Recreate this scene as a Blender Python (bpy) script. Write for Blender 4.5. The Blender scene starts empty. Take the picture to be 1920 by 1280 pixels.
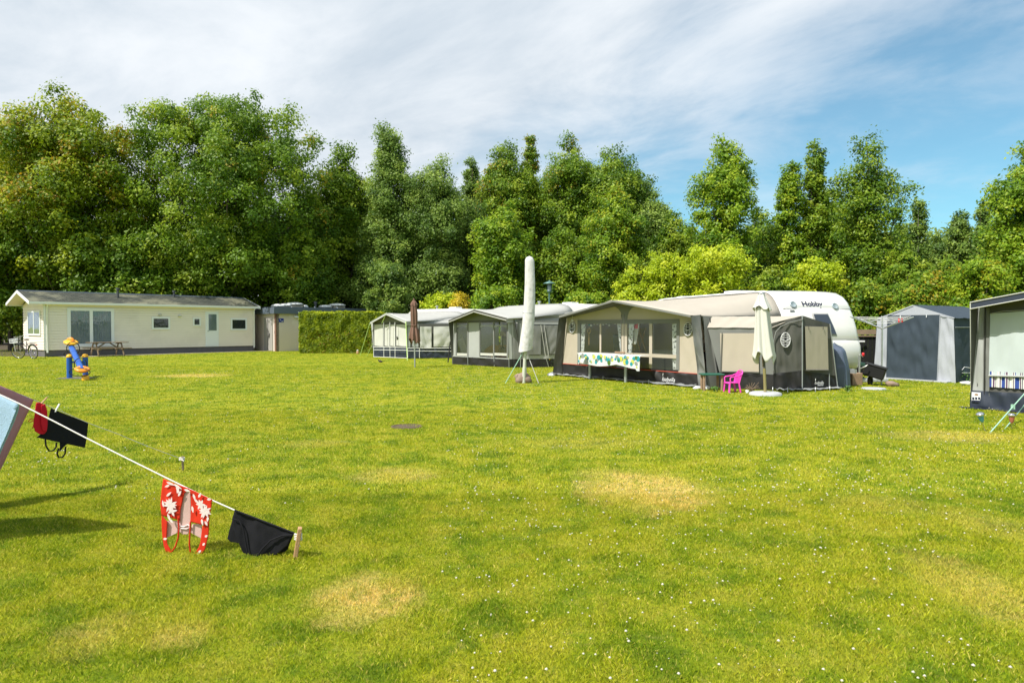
import bpy, bmesh, math, random
import numpy as np
from mathutils import Vector, Matrix, noise
R_ = math.radians
rnd = random.Random(7)
scene = bpy.context.scene
COL = scene.collection

# ---------------------------------------------------------------- camera, world, sun, exposure
CAMZ = 1.6
F = 1280.0
PITCH = math.atan(28 / F)                       # looking slightly down
cam = bpy.data.cameras.new("camera")
cam.lens = 24; cam.sensor_width = 36; cam.clip_start = .05; cam.clip_end = 2000
cam.dof.use_dof = True; cam.dof.focus_distance = 16; cam.dof.aperture_fstop = 9.0
camo = bpy.data.objects.new("camera", cam); COL.objects.link(camo)
camo.location = (0, 0, CAMZ); camo.rotation_euler = (math.pi / 2 - PITCH, 0, 0)
scene.camera = camo
SUN_EL = R_(54); SUN_AZ = math.atan2(-.6, -.8)  # the sun stands left of and behind the camera
sd = Vector((math.cos(SUN_AZ) * math.cos(SUN_EL), math.sin(SUN_AZ) * math.cos(SUN_EL), math.sin(SUN_EL)))
sun = bpy.data.lights.new("sun", 'SUN'); sun.energy = 4.3; sun.angle = R_(.55); sun.color = (1, .955, .88)
suno = bpy.data.objects.new("sun", sun); COL.objects.link(suno)
suno.rotation_euler = (-sd).to_track_quat('-Z', 'Y').to_euler()
scene.view_settings.view_transform = 'Standard'; scene.view_settings.look = 'None'
scene.view_settings.exposure = 0.55; scene.view_settings.gamma = 1
scene.cycles.max_bounces = 8; scene.cycles.transparent_max_bounces = 12
scene.cycles.diffuse_bounces = 4

class NT:
    "small helper to write node trees"
    def __init__(s, tree): s.t = tree; s.n = tree.nodes; s.l = tree.links
    def add(s, typ, ins=None, **props):
        nd = s.n.new(typ)
        for k, v in props.items(): setattr(nd, k, v)
        for k, v in (ins or {}).items():
            sock = nd.inputs[k]
            if hasattr(v, 'is_output') or isinstance(v, bpy.types.NodeSocket): s.l.new(v, sock)
            else: sock.default_value = v
        return nd
    def math(s, op, a, b=0.0, c=0.0, clamp=False):
        nd = s.n.new('ShaderNodeMath'); nd.operation = op; nd.use_clamp = clamp
        for i, v in enumerate((a, b, c)):
            if isinstance(v, bpy.types.NodeSocket): s.l.new(v, nd.inputs[i])
            else: nd.inputs[i].default_value = v
        return nd.outputs[0]
    def mix(s, f, a, b, blend='MIX'):
        nd = s.n.new('ShaderNodeMix'); nd.data_type = 'RGBA'; nd.blend_type = blend
        for i, v in ((0, f), (6, a), (7, b)):
            if isinstance(v, bpy.types.NodeSocket): s.l.new(v, nd.inputs[i])
            else: nd.inputs[i].default_value = v if i == 0 or len(v) == 4 else (*v, 1)
        return nd.outputs[2]
    def sstep(s, v, a, b):
        nd = s.n.new('ShaderNodeMapRange'); nd.interpolation_type = 'SMOOTHSTEP'
        s.l.new(v, nd.inputs[0]); nd.inputs[1].default_value = a; nd.inputs[2].default_value = b
        return nd.outputs[0]
    def noise(s, vec, scale, detail=4, rough=.55, dist=0):
        nd = s.add('ShaderNodeTexNoise', {'Scale': scale, 'Detail': detail, 'Roughness': rough, 'Distortion': dist})
        if vec is not None: s.l.new(vec, nd.inputs['Vector'])
        return nd.outputs[0]

world = bpy.data.worlds.new("World"); scene.world = world; world.use_nodes = True
w = NT(world.node_tree); w.n.clear()
sky = w.add('ShaderNodeTexSky', sky_type='NISHITA', sun_disc=False, sun_elevation=SUN_EL,
            sun_rotation=math.pi / 2 - SUN_AZ, air_density=1.0, dust_density=.4, ozone_density=2.0)
tc = w.add('ShaderNodeTexCoord')
sep = w.add('ShaderNodeSeparateXYZ', {0: tc.outputs['Generated']})
dx, dy, dz = sep.outputs
zz = w.math('ADD', w.math('MAXIMUM', dz, 0.0), .22)
cx = w.math('DIVIDE', dx, zz); cy = w.math('DIVIDE', dy, zz)
cv = w.add('ShaderNodeCombineXYZ', {0: w.math('ADD', w.math('MULTIPLY', cx, .95), w.math('MULTIPLY', cy, .1)), 1: w.math('ADD', w.math('MULTIPLY', cy, 1.0), w.math('MULTIPLY', cx, .28)), 2: 0.3}).outputs[0]
n1 = w.noise(cv, .8, 9, .52, .35)
n2 = w.noise(cv, 1.9, 10, .62, .35)
n3 = w.noise(cv, .6, 3, .5)
fb = w.math('SUBTRACT', dx, w.math('MULTIPLY', w.math('SUBTRACT', dz, .24), 1.5))
fb = w.math('ADD', fb, w.math('MULTIPLY', w.math('SUBTRACT', n1, .5), -1.5))
fb = w.math('ADD', fb, w.math('MULTIPLY', w.math('SUBTRACT', n2, .5), -.55))
blue = w.math('MULTIPLY', w.sstep(fb, -.24, .46), w.math('ADD', .80, w.math('MULTIPLY', w.sstep(n2, .62, .42), .20)))
shade = w.sstep(w.math('ADD', w.math('MULTIPLY', n2, .6), w.math('MULTIPLY', n3, .4)), .3, .68)
cloud = w.mix(shade, (3.8, 4.5, 5.2), (6.5, 6.8, 7.1))
skyc = w.mix(1.0, sky.outputs[0], (.60, 1.04, 1.02), 'MULTIPLY')
thick = w.math('SUBTRACT', 1.0, w.math('MULTIPLY', blue, .86))
skyfin = w.mix(thick, skyc, cloud)
bg = w.add('ShaderNodeBackground', {'Color': skyfin, 'Strength': .10})
w.l.new(bg.outputs[0], w.add('ShaderNodeOutputWorld').inputs[0])

# ---------------------------------------------------------------- measuring helpers
def ray(px, py):
    a = (px - 960) / F; b = -(py - 640) / F
    c, s = math.cos(PITCH), math.sin(PITCH)
    return Vector((a, c + b * s, -s + b * c))
def G(px, py):
    r = ray(px, py); t = -CAMZ / r.z
    return Vector((r.x * t, r.y * t, 0))
def V(px, py, d):
    r = ray(px, py); t = d / r.y
    return Vector((r.x * t, d, CAMZ + r.z * t))
class Plane:
    "an upright plane through a ground point, u along it, z up, off outward"
    def __init__(s, O, P=None, U=None, flip=False):
        s.O = Vector((O[0], O[1], 0)); s.U = Vector(((P[0] - O[0]), (P[1] - O[1]), 0)).normalized() if P is not None else Vector((U[0], U[1], 0)).normalized()
        s.N = Vector((s.U.y, -s.U.x, 0))
        if flip: s.N = -s.N
    def uz(s, px, py, off=0.0):
        r = ray(px, py); C = Vector((0, 0, CAMZ)); o = s.O + s.N * off
        t = (o - C).dot(s.N) / r.dot(s.N); p = C + r * t
        return (p - o).dot(s.U), p.z
    def pt(s, u, z, off=0.0): return s.O + s.U * u + s.N * off + Vector((0, 0, z))
    def px(s, px, py, off=0.0): u, z = s.uz(px, py, off); return s.pt(u, z, off)
    def R(s, x0, y0, x1, y1, off=0.0):
        xm = (x0 + x1) / 2
        return s.uz(x0, y0, off)[0], s.uz(x1, y0, off)[0], s.uz(xm, y1, off)[1], s.uz(xm, y0, off)[1]

# ---------------------------------------------------------------- object helpers
def clean(o, label=None, cat=None, group=None, kind=None):
    if label: o["label"] = label
    if cat: o["category"] = cat
    if group: o["group"] = group
    if kind: o["kind"] = kind
    return o
def thing(name, label, cat, loc=(0, 0, 0), rz=0, group=None):
    o = bpy.data.objects.new(name, None); COL.objects.link(o)
    o.empty_display_size = .2; o.location = loc; o.rotation_euler = (0, 0, rz)
    return clean(o, label, cat, group)
class MB:
    def __init__(s): s.v = []; s.f = []; s.m = []; s.sm = []; s.uv = None
    def _add(s, vs, fs, mi=0, smooth=False):
        b = len(s.v); s.v += [tuple(v) for v in vs]
        for f in fs: s.f.append(tuple(i + b for i in f)); s.m.append(mi); s.sm.append(smooth)
    def poly(s, pts, mi=0): s._add(pts, [range(len(pts))], mi)
    def box(s, c, sz, rz=0, mi=0, mat=None):
        x, y, z = (q / 2 for q in sz); M = mat or Matrix.Rotation(rz, 4, 'Z')
        vs = [Vector(c) + M @ Vector((a * x, b * y, e * z)) for a in (-1, 1) for b in (-1, 1) for e in (-1, 1)]
        s._add(vs, [(0, 1, 3, 2), (4, 6, 7, 5), (0, 4, 5, 1), (2, 3, 7, 6), (0, 2, 6, 4), (1, 5, 7, 3)], mi)
    def bevbox(s, c, sz, b=.01, rz=0, mi=0, mat=None):
        bm = bmesh.new(); bmesh.ops.create_cube(bm, size=1)
        for v in bm.verts: v.co = Vector((v.co.x * sz[0], v.co.y * sz[1], v.co.z * sz[2]))
        bmesh.ops.bevel(bm, geom=bm.edges[:], offset=b, segments=2, affect='EDGES', profile=.5)
        M = mat or Matrix.Rotation(rz, 4, 'Z')
        bm.verts.index_update()
        s._add([Vector(c) + M @ v.co for v in bm.verts], [[v.index for v in f.verts] for f in bm.faces], mi, False); bm.free()
    def pbox(s, P, u0, u1, z0, z1, o0, o1, mi=0):
        vs = [P.pt(u, z, o) for u in (u0, u1) for z in (z0, z1) for o in (o0, o1)]
        s._add(vs, [(0, 1, 3, 2), (4, 6, 7, 5), (0, 4, 5, 1), (2, 3, 7, 6), (0, 2, 6, 4), (1, 5, 7, 3)], mi)
    def beam(s, a, b, w, h, mi=0):
        a = Vector(a); b = Vector(b); d = (b - a); L = d.length
        q = d.to_track_quat('X', 'Z').to_matrix().to_4x4()
        s.box((a + b) / 2, (L, w, h), mat=q, mi=mi)
    def tube(s, pts, r, n=8, mi=0, cap=True, closed=False):
        pts = [Vector(p) for p in pts]; rs = r if isinstance(r, (list, tuple)) else [r] * len(pts)
        rings = []; up = Vector((0, 0, 1)); prev = None
        for i, p in enumerate(pts):
            if closed: t = (pts[(i + 1) % len(pts)] - pts[i - 1])
            else: t = (pts[min(i + 1, len(pts) - 1)] - pts[max(i - 1, 0)])
            t.normalize()
            if prev is None:
                a = t.cross(up)
                if a.length < .05: a = t.cross(Vector((1, 0, 0)))
            else: a = prev - t * prev.dot(t)
            a.normalize(); prev = a; c = t.cross(a)
            rings.append([p + (a * math.cos(2 * math.pi * k / n) + c * math.sin(2 * math.pi * k / n)) * rs[i] for k in range(n)])
        vs = [q for rg in rings for q in rg]; fs = []
        m = len(pts)
        for i in range(m if closed else m - 1):
            j = (i + 1) % m
            for k in range(n): fs.append((i * n + k, i * n + (k + 1) % n, j * n + (k + 1) % n, j * n + k))
        s._add(vs, fs, mi, True)
        if cap and not closed:
            s._add(rings[0], [range(n - 1, -1, -1)], mi); s._add(rings[-1], [range(n)], mi)
    def lathe(s, c, prof, n=24, mi=0, axis=None, smooth=True, wob=0):
        M = axis or Matrix.Identity(4); vs = []; fs = []; m = len(prof)
        for (r, z) in prof:
            for k in range(n):
                a = 2 * math.pi * k / n; rr = r * (1 + wob * math.sin(a * 3 + z * 4))
                vs.append(Vector(c) + M @ Vector((rr * math.cos(a), rr * math.sin(a), z)))
        for i in range(m - 1):
            for k in range(n): fs.append((i * n + k, i * n + (k + 1) % n, (i + 1) * n + (k + 1) % n, (i + 1) * n + k))
        s._add(vs, fs, mi, smooth)
    def grid(s, fn, nu, nv, mi=0, smooth=True, keep=None):
        vs = [fn(i / nu, j / nv) for j in range(nv + 1) for i in range(nu + 1)]
        fs = [(j * (nu + 1) + i, j * (nu + 1) + i + 1, (j + 1) * (nu + 1) + i + 1, (j + 1) * (nu + 1) + i) for j in range(nv) for i in range(nu) if keep is None or keep((i + .5) / nu, (j + .5) / nv)]
        s._add(vs, fs, mi, smooth)
    def cloth(s, p00, p10, p11, p01, n, amp=.012, mi=0, nu=14, nv=14, seed=0, diag=.0, freq=2.3):
        "a stretched fabric panel with creases; p00,p10 bottom, p01,p11 top; n outward"
        p00, p10, p11, p01, n = (Vector(q) for q in (p00, p10, p11, p01, n))
        wd = (p10 - p00).length; ht = (p01 - p00).length
        def fn(a, b):
            p = (p00 * (1 - a) + p10 * a) * (1 - b) + (p01 * (1 - a) + p11 * a) * b
            x, y = a * wd, b * ht
            f = noise.noise(Vector((x * freq * 2.3 + y * diag * 2, y * freq * .7 - x * diag, seed * 3.7)))
            g = noise.noise(Vector((x * freq * 5 + y * diag * 4, y * freq * 1.3, seed * 1.3 + 9)))
            e = min(1, 6 * min(a, 1 - a) + .25) * min(1, 6 * min(b, 1 - b) + .25)
            return p + n * (amp * 1.9 * (f + .5 * g) * e)
        s.grid(fn, nu, nv, mi)
    def build(s, name, mats, parent=None, loc=None, solid=0):
        me = bpy.data.meshes.new(name); me.from_pydata(s.v, [], s.f)
        for m in (mats if isinstance(mats, (list, tuple)) else [mats]): me.materials.append(m)
        me.polygons.foreach_set('material_index', s.m); me.polygons.foreach_set('use_smooth', s.sm)
        me.update(); me.validate()
        o = bpy.data.objects.new(name, me); COL.objects.link(o)
        if parent is not None:
            o.parent = parent
            if loc is None:                    # world coordinates were given: take the parent's place out
                M = Matrix.Translation(parent_loc(parent)) @ Matrix.Rotation(parent_rz(parent), 4, 'Z')
                me.transform(M.inverted())
            else: o.location = loc
        elif loc == 'center':
            pass
        if solid:
            md = o.modifiers.new('thickness', 'SOLIDIFY'); md.thickness = solid; md.offset = 0
        return o
def parent_loc(p):
    l = Vector((0, 0, 0))
    while p is not None:
        l = l + Vector(p.location); p = p.parent
    return l
def parent_rz(p):
    while p.parent is not None: p = p.parent
    return p.rotation_euler[2]
def recenter(o):
    "put the origin of a one-mesh thing at its base"
    me = o.data; vs = [v.co for v in me.vertices]
    c = Vector((sum(v.x for v in vs) / len(vs), sum(v.y for v in vs) / len(vs), min(v.z for v in vs)))
    me.transform(Matrix.Translation(-c)); o.location = c; return o
def mesh_np(name, verts, faces, mats, attrs=None, parent=None, smooth=False):
    me = bpy.data.meshes.new(name); n = len(verts); k = faces.shape[1]; m = len(faces)
    me.vertices.add(n); me.vertices.foreach_set('co', verts.astype(np.float32).ravel())
    me.loops.add(m * k); me.loops.foreach_set('vertex_index', faces.astype(np.int32).ravel())
    me.polygons.add(m); me.polygons.foreach_set('loop_start', np.arange(0, m * k, k, dtype=np.int32))
    me.polygons.foreach_set('loop_total', np.full(m, k, dtype=np.int32))
    if smooth: me.polygons.foreach_set('use_smooth', np.ones(m, dtype=bool))
    me.update(calc_edges=True)
    for an, av in (attrs or {}).items():
        a = me.attributes.new(an, 'FLOAT', 'POINT'); a.data.foreach_set('value', av.astype(np.float32))
    for q in (mats if isinstance(mats, (list, tuple)) else [mats]): me.materials.append(q)
    o = bpy.data.objects.new(name, me); COL.objects.link(o)
    if parent is not None: o.parent = parent
    return o

# ---------------------------------------------------------------- materials
def mat(name, col, rough=.6, var=.08, vscale=6, bump=0, bscale=60, spec=.5, metal=0, coat=0, col2=None, c2scale=3, c2edge=(.5, .65), trans=0):
    m = bpy.data.materials.new(name); m.use_nodes = True; t = NT(m.node_tree); t.n.clear()
    tcn = t.add('ShaderNodeTexCoord').outputs['Object']
    n = t.noise(tcn, vscale, 5)
    lo = tuple(c * (1 - var) for c in col); hi = tuple(min(1, c * (1 + var)) for c in col)
    c = t.mix(n, lo, hi)
    nm = t.n[-1]
    if col2 is not None:
        c = t.mix(t.sstep(t.noise(tcn, c2scale, 6, .6), *c2edge), c, col2)
    p = t.add('ShaderNodeBsdfPrincipled', {'Base Color': c, 'Roughness': rough, 'Metallic': metal, 'Specular IOR Level': spec, 'Coat Weight': coat})
    if bump:
        b = t.add('ShaderNodeBump', {'Strength': bump, 'Distance': .01, 'Height': t.noise(tcn, bscale, 4)})
        t.l.new(b.outputs[0], p.inputs['Normal'])
    out = p.outputs[0]
    if trans:
        tr = t.add('ShaderNodeBsdfTranslucent', {'Color': c})
        out = t.add('ShaderNodeMixShader', {0: trans, 1: out, 2: tr.outputs[0]}).outputs[0]
    t.l.new(out, t.add('ShaderNodeOutputMaterial').inputs[0])
    return m
def fabric(name, col, var=.07, rough=.85, trans=.0, bump=.25): return mat(name, col, rough, var, 2.2, bump, 220, spec=.25, trans=trans)
def glass(name, tint=(.55, .6, .6), clear=.55, rough=.03):
    m = bpy.data.materials.new(name); m.use_nodes = True; t = NT(m.node_tree); t.n.clear()
    fc = t.add('ShaderNodeLayerWeight', {'Blend': .5}).outputs['Facing']
    f = t.math('ADD', t.math('MULTIPLY', t.math('POWER', fc, 4.0), .9), .05, clamp=True)
    tr = t.add('ShaderNodeBsdfTransparent', {'Color': (*tint, 1)})
    df = t.add('ShaderNodeBsdfDiffuse', {'Color': (.16, .17, .17, 1)})
    a = t.add('ShaderNodeMixShader', {0: clear, 1: df.outputs[0], 2: tr.outputs[0]})
    tcn = t.add('ShaderNodeTexCoord').outputs['Object']
    b = t.add('ShaderNodeBump', {'Strength': .25, 'Distance': .02, 'Height': t.noise(tcn, 2.5, 2)})
    g = t.add('ShaderNodeBsdfGlossy', {'Color': (.9, .95, 1, 1), 'Roughness': rough, 'Normal': b.outputs[0]})
    o = t.add('ShaderNodeMixShader', {0: f, 1: a.outputs[0], 2: g.outputs[0]})
    t.l.new(o.outputs[0], t.add('ShaderNodeOutputMaterial').inputs[0]); return m
M = {}
M['siding'] = mat('cream_siding', (.88, .79, .70), .5, .04, 1.2, .1, 30, col2=(.82, .735, .65), c2scale=.7)
M['plinth'] = mat('grey_plinth', (.13, .12, .125), .85, .25, 4, .4, 30)
M['white'] = mat('white_paint', (.80, .81, .82), .35, .02, 3)
M['white_plastic'] = mat('white_plastic', (.82, .82, .80), .3, .03, 3)
M['curtain'] = fabric('grey_curtain', (.62, .65, .66))
M['glass'] = glass('window_glass', (.74, .78, .80), .9)
M['film'] = glass('window_film', (.93, .94, .93), .97, .15)
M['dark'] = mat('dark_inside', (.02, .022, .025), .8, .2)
M['roofpipe'] = mat('dark_pipe', (.06, .065, .07), .5)
M['render'] = mat('pale_render', (.68, .58, .53), .8, .04, 1, .1, 50, col2=(.74, .65, .60), c2scale=.8)
M['fascia'] = mat('slate_fascia', (.10, .125, .16), .55, .12, 2)
M['doorgrey'] = mat('door_grey', (.36, .34, .32), .6, .08)
M['brick'] = mat('brown_brick', (.20, .10, .07), .8, .3, 20)
M['bluesign'] = mat('blue_enamel', (.01, .03, .30), .3)
M['beige'] = fabric('beige_canvas', (.46, .405, .32))
M['beigeroof'] = fabric('beige_roof', (.58, .53, .45), trans=.30)
M['dgrey'] = fabric('dark_grey_canvas', (.105, .105, .092))
M['mgrey'] = fabric('mid_grey_canvas', (.19, .195, .18))
M['mud'] = mat('black_mud_flap', (.016, .015, .0145), .6, .35, 3, .2, 80)
M['red'] = mat('red_piping', (.45, .06, .03), .5)
M['blindcloth'] = fabric('pale_blind_cloth', (.47, .53, .52))
M['lgrey'] = fabric('light_grey_canvas', (.38, .395, .375))
M['cream'] = fabric('cream_canvas', (.54, .54, .49))
M['greyroof'] = fabric('grey_roof_canvas', (.56, .56, .53), trans=.30)
M['navy'] = mat('navy_canvas', (.025, .034, .055), .6, .2, 3, .2, 120)
M['slate'] = fabric('slate_blue_canvas', (.045, .062, .08))
M['silver'] = fabric('pale_grey_canvas', (.40, .42, .46))
M['groundsheet'] = mat('groundsheet', (.27, .285, .28), .5, .15, 4, .3, 20)
M['alu'] = mat('aluminium', (.55, .56, .56), .35, .06, metal=.85)
M['steel'] = mat('galvanised_steel', (.42, .44, .44), .45, .12, metal=.6)
M['black'] = mat('black_plastic', (.012, .012, .013), .55, .2, spec=.3)
M['caravan'] = mat('white_gelcoat', (.74, .73, .69), .22, .02, 2, coat=.3)
M['seam'] = mat('grey_seam', (.32, .32, .31), .5)
M['text'] = mat('dark_lettering', (.012, .016, .05), .4)
M['whitetext'] = mat('white_lettering', (.75, .75, .75), .6)
M['lens'] = mat('marker_lens', (.30, .36, .38), .15)
M['wood'] = mat('weathered_wood', (.22, .16, .105), .8, .3, 9, .5, 40)
M['wood_new'] = mat('pale_wood', (.46, .27, .13), .7, .15, 12, .4, 60)
M['rope'] = mat('white_rope', (.78, .74, .70), .8, .06, 30, .5, 300)
M['guy'] = mat('lime_guy_rope', (.50, .70, .22), .7)
M['guygreen'] = mat('mint_guy_rope', (.35, .58, .45), .6)
M['brown'] = fabric('brown_parasol', (.20, .115, .085))
M['offwhite'] = fabric('offwhite_parasol', (.68, .67, .61), trans=.12)
M['cover'] = mat('parasol_cover', (.64, .62, .62), .6, .1, 8, .6, 45, col2=(.54, .52, .51), c2scale=9)
M['pink'] = mat('pink_plastic', (.80, .06, .45), .35, .03)
M['green'] = mat('dark_green_plastic', (.02, .12, .08), .4, .1)
M['barkpost'] = mat('bark_post', (.30, .20, .13), .9, .35, 12, .6, 30)
M['orange'] = mat('orange_plastic', (.85, .28, .02), .35, .04)
M['yellow'] = mat('yellow_plastic', (.85, .42, .01), .35, .03)
M['blue'] = mat('blue_paint', (.015, .10, .42), .3, .05)
M['rock'] = mat('brown_rock', (.28, .20, .155), .85, .25, 9, .8, 20)
M['slab'] = mat('concrete_slab', (.42, .43, .44), .8, .12, 6, .4, 30)
M['paving'] = mat('pale_paving', (.42, .36, .28), .85, .15, 2, .3, 20)
M['tarp'] = mat('bluegrey_tarpaulin', (.085, .11, .16), .5, .12, 3, .3, 40)
M['lampgreen'] = mat('green_lamp_metal', (.10, .20, .18), .5, metal=.3)
M['tyre'] = mat('black_rubber', (.02, .02, .02), .7)
M['chrome'] = mat('chrome', (.7, .7, .72), .15, metal=1)
M['pinktowel'] = fabric('dusty_pink_cloth', (.66, .34, .38), bump=.5, trans=.4)
M['bluetowel'] = mat('pale_blue_terry', (.50, .70, .90), .95, .08, 30, .9, 160, trans=.2)
M['redcloth'] = fabric('red_cloth', (.62, .012, .03), .12)
M['blackcloth'] = fabric('black_swim_cloth', (.010, .010, .013), .2)
M['floralred'] = fabric('scarlet_swim_cloth', (.62, .032, .010), .08)
M['petal'] = fabric('white_petals', (.78, .66, .64), .08)
M['lining'] = fabric('pale_pink_lining', (.62, .42, .38), .06)
M['wicker'] = mat('wicker', (.50, .30, .13), .7, .2, 30)
M['shade'] = mat('lamp_shade_cloth', (.62, .56, .42), .8)
M['redplastic'] = mat('red_plastic', (.7, .02, .03), .35)
M['bird'] = mat('dark_feathers', (.03, .025, .02), .7)
M['leafgreen'] = mat('small_plant_leaves', (.07, .16, .02), .6, .3, 8)
M['yflower'] = mat('yellow_petals', (.75, .50, .02), .6)
M['teal'] = mat('teal_print', (.02, .28, .32), .7)
M['lime'] = mat('lime_print', (.55, .55, .10), .7)
M['clothwhite'] = fabric('white_tablecloth', (.58, .60, .58), .04)
M['solarblue'] = mat('turquoise_glass', (.08, .32, .42), .2)
M['solarred'] = mat('rose_glass', (.5, .16, .12), .2)
# ---------------------------------------------------------------- lawn
PATCH = [(690, 1118, 95, 42), (1215, 918, 110, 34), (330, 1188, 60, 26), (745, 889, 75, 13), (1850, 1110, 90, 70), (362, 704, 60, 3.2), (1790, 818, 110, 10), (1130, 888, 50, 9), (590, 832, 60, 7), (1650, 945, 80, 16), (1100, 830, 120, 10), (1840, 980, 60, 30), (180, 1190, 60, 40)]
PW = [1, 1, .6, .5, .5, .9, .55, .4, .35, .3, .25, .35, .4]
def lawn_color(t, pos, fine):
    "colour of the turf at a place: green, yellowing and scorched patches"
    sx = t.add('ShaderNodeSeparateXYZ', {0: pos})
    nA = t.noise(pos, .55, 5, .6); nB = t.noise(pos, 2.3, 5, .65); nC = t.noise(pos, 9, 4, .7)
    g = t.mix(t.sstep(nA, .34, .66), (.180, .256, .005), (.310, .330, .010))
    g = t.mix(t.math('MULTIPLY', t.sstep(nB, .42, .66), .75), g, (.36, .34, .03))
    g = t.mix(t.math('MULTIPLY', t.sstep(nB, .52, .34), .75), g, (.085, .150, .006))
    g = t.mix(t.math('MULTIPLY', t.sstep(nC, .54, .74), .4), g, (.44, .36, .12))
    tot = None
    for (px, py, rx, ry), wt in zip(PATCH, PW):
        c = G(px, py); ex = rx / F * c.y; ey = abs(G(px, py - ry).y - G(px, py + ry).y) / 2
        a = t.math('MULTIPLY', t.math('SUBTRACT', sx.outputs[0], c.x), 1 / ex)
        b = t.math('MULTIPLY', t.math('SUBTRACT', sx.outputs[1], c.y), 1 / ey)
        r = t.math('ADD', t.math('MULTIPLY', a, a), t.math('MULTIPLY', b, b))
        r = t.math('ADD', r, t.math('MULTIPLY', t.math('SUBTRACT', nB, .5), 5.0))
        r = t.math('ADD', r, t.math('MULTIPLY', t.math('SUBTRACT', nC, .5), 4.5))
        v = t.math('MULTIPLY', t.math('SUBTRACT', 1.0, t.sstep(r, .25, 1.9)), wt)
        tot = v if tot is None else t.math('MAXIMUM', tot, v)
    tot = t.math('MULTIPLY', tot, t.math('ADD', .35, t.math('MULTIPLY', t.sstep(nC, .35, .6), .65)))
    g = t.mix(t.math('MULTIPLY', tot, .92), g, (.68, .49, .16))
    return g
def lawn_material():
    m = bpy.data.materials.new('lawn_turf'); m.use_nodes = True; t = NT(m.node_tree); t.n.clear()
    pos = t.add('ShaderNodeNewGeometry').outputs['Position']
    g = lawn_color(t, pos, 0)
    st = t.add('ShaderNodeMapping', {'Vector': pos, 'Scale': (1, .7, 1)}).outputs[0]
    f = t.noise(st, 38, 6, .75); f2 = t.noise(st, 11, 5, .7)
    g = t.mix(t.math('MULTIPLY', t.sstep(f, .55, .35), .55), g, (.045, .08, .004))
    g = t.mix(t.math('MULTIPLY', t.sstep(f2, .55, .72), .35), g, (.38, .38, .035))
    p = t.add('ShaderNodeBsdfPrincipled', {'Base Color': g, 'Roughness': .9, 'Specular IOR Level': .15})
    h = t.math('ADD', t.math('MULTIPLY', f, .6), f2)
    b = t.add('ShaderNodeBump', {'Strength': .8, 'Distance': .05, 'Height': h}); t.l.new(b.outputs[0], p.inputs['Normal'])
    t.l.new(p.outputs[0], t.add('ShaderNodeOutputMaterial').inputs[0]); return m
def blade_material():
    m = bpy.data.materials.new('grass_blades'); m.use_nodes = True; t = NT(m.node_tree); t.n.clear()
    pos = t.add('ShaderNodeNewGeometry').outputs['Position']
    g = lawn_color(t, pos, 1)
    a = t.add('ShaderNodeAttribute', attribute_name='tint').outputs['Fac']
    g = t.mix(t.math('MULTIPLY', t.sstep(a, .5, .85), .55), g, (.40, .43, .02)); g = t.mix(t.math('MULTIPLY', t.sstep(a, .88, .97), .75), g, (.50, .40, .11))
    g = t.mix(t.math('MULTIPLY', t.sstep(a, .45, .05), .85), g, (.07, .14, .005))
    k = t.add('ShaderNodeMix', data_type='RGBA', blend_type='MULTIPLY')
    k.inputs[0].default_value = 1; t.l.new(g, k.inputs[6]); k.inputs[7].default_value = (1.55, 1.5, 1.4, 1)
    g = k.outputs[2]
    d = t.add('ShaderNodeBsdfPrincipled', {'Base Color': g, 'Roughness': .55, 'Specular IOR Level': .3})
    tr = t.add('ShaderNodeBsdfTranslucent', {'Color': g})
    o = t.add('ShaderNodeMixShader', {0: .35, 1: d.outputs[0], 2: tr.outputs[0]})
    t.l.new(o.outputs[0], t.add('ShaderNodeOutputMaterial').inputs[0]); return m
mb = MB()
N_ = 60
mb.grid(lambda a, b: Vector((-600 + 1200 * a, -300 + 1200 * b, 0)), 6, 6, smooth=False)
lawn = clean(mb.build('lawn', lawn_material()), kind='structure')
M['soil'] = mat('leaf_litter_soil', (.075, .05, .032), .95, .35, 3, .8, 12, col2=(.05, .07, .015), c2scale=.8)
mb = MB()
pts = [G(-60, 667), G(86, 668.6), Vector((-25.2, 37.5, 0)), Vector((-16, 47.2, 0)), Vector((-10, 47, 0)), Vector((-2, 44, 0)), Vector((12, 33, 0)), Vector((16, 27, 0)), Vector((30, 24, 0)), Vector((90, 24, 0)), Vector((90, 120, 0)), Vector((-120, 120, 0)), Vector((-120, 36, 0))]
mb.poly([p + Vector((0, 0, .004)) for p in pts])
clean(mb.build('soil', M['soil']), kind='structure')

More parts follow.
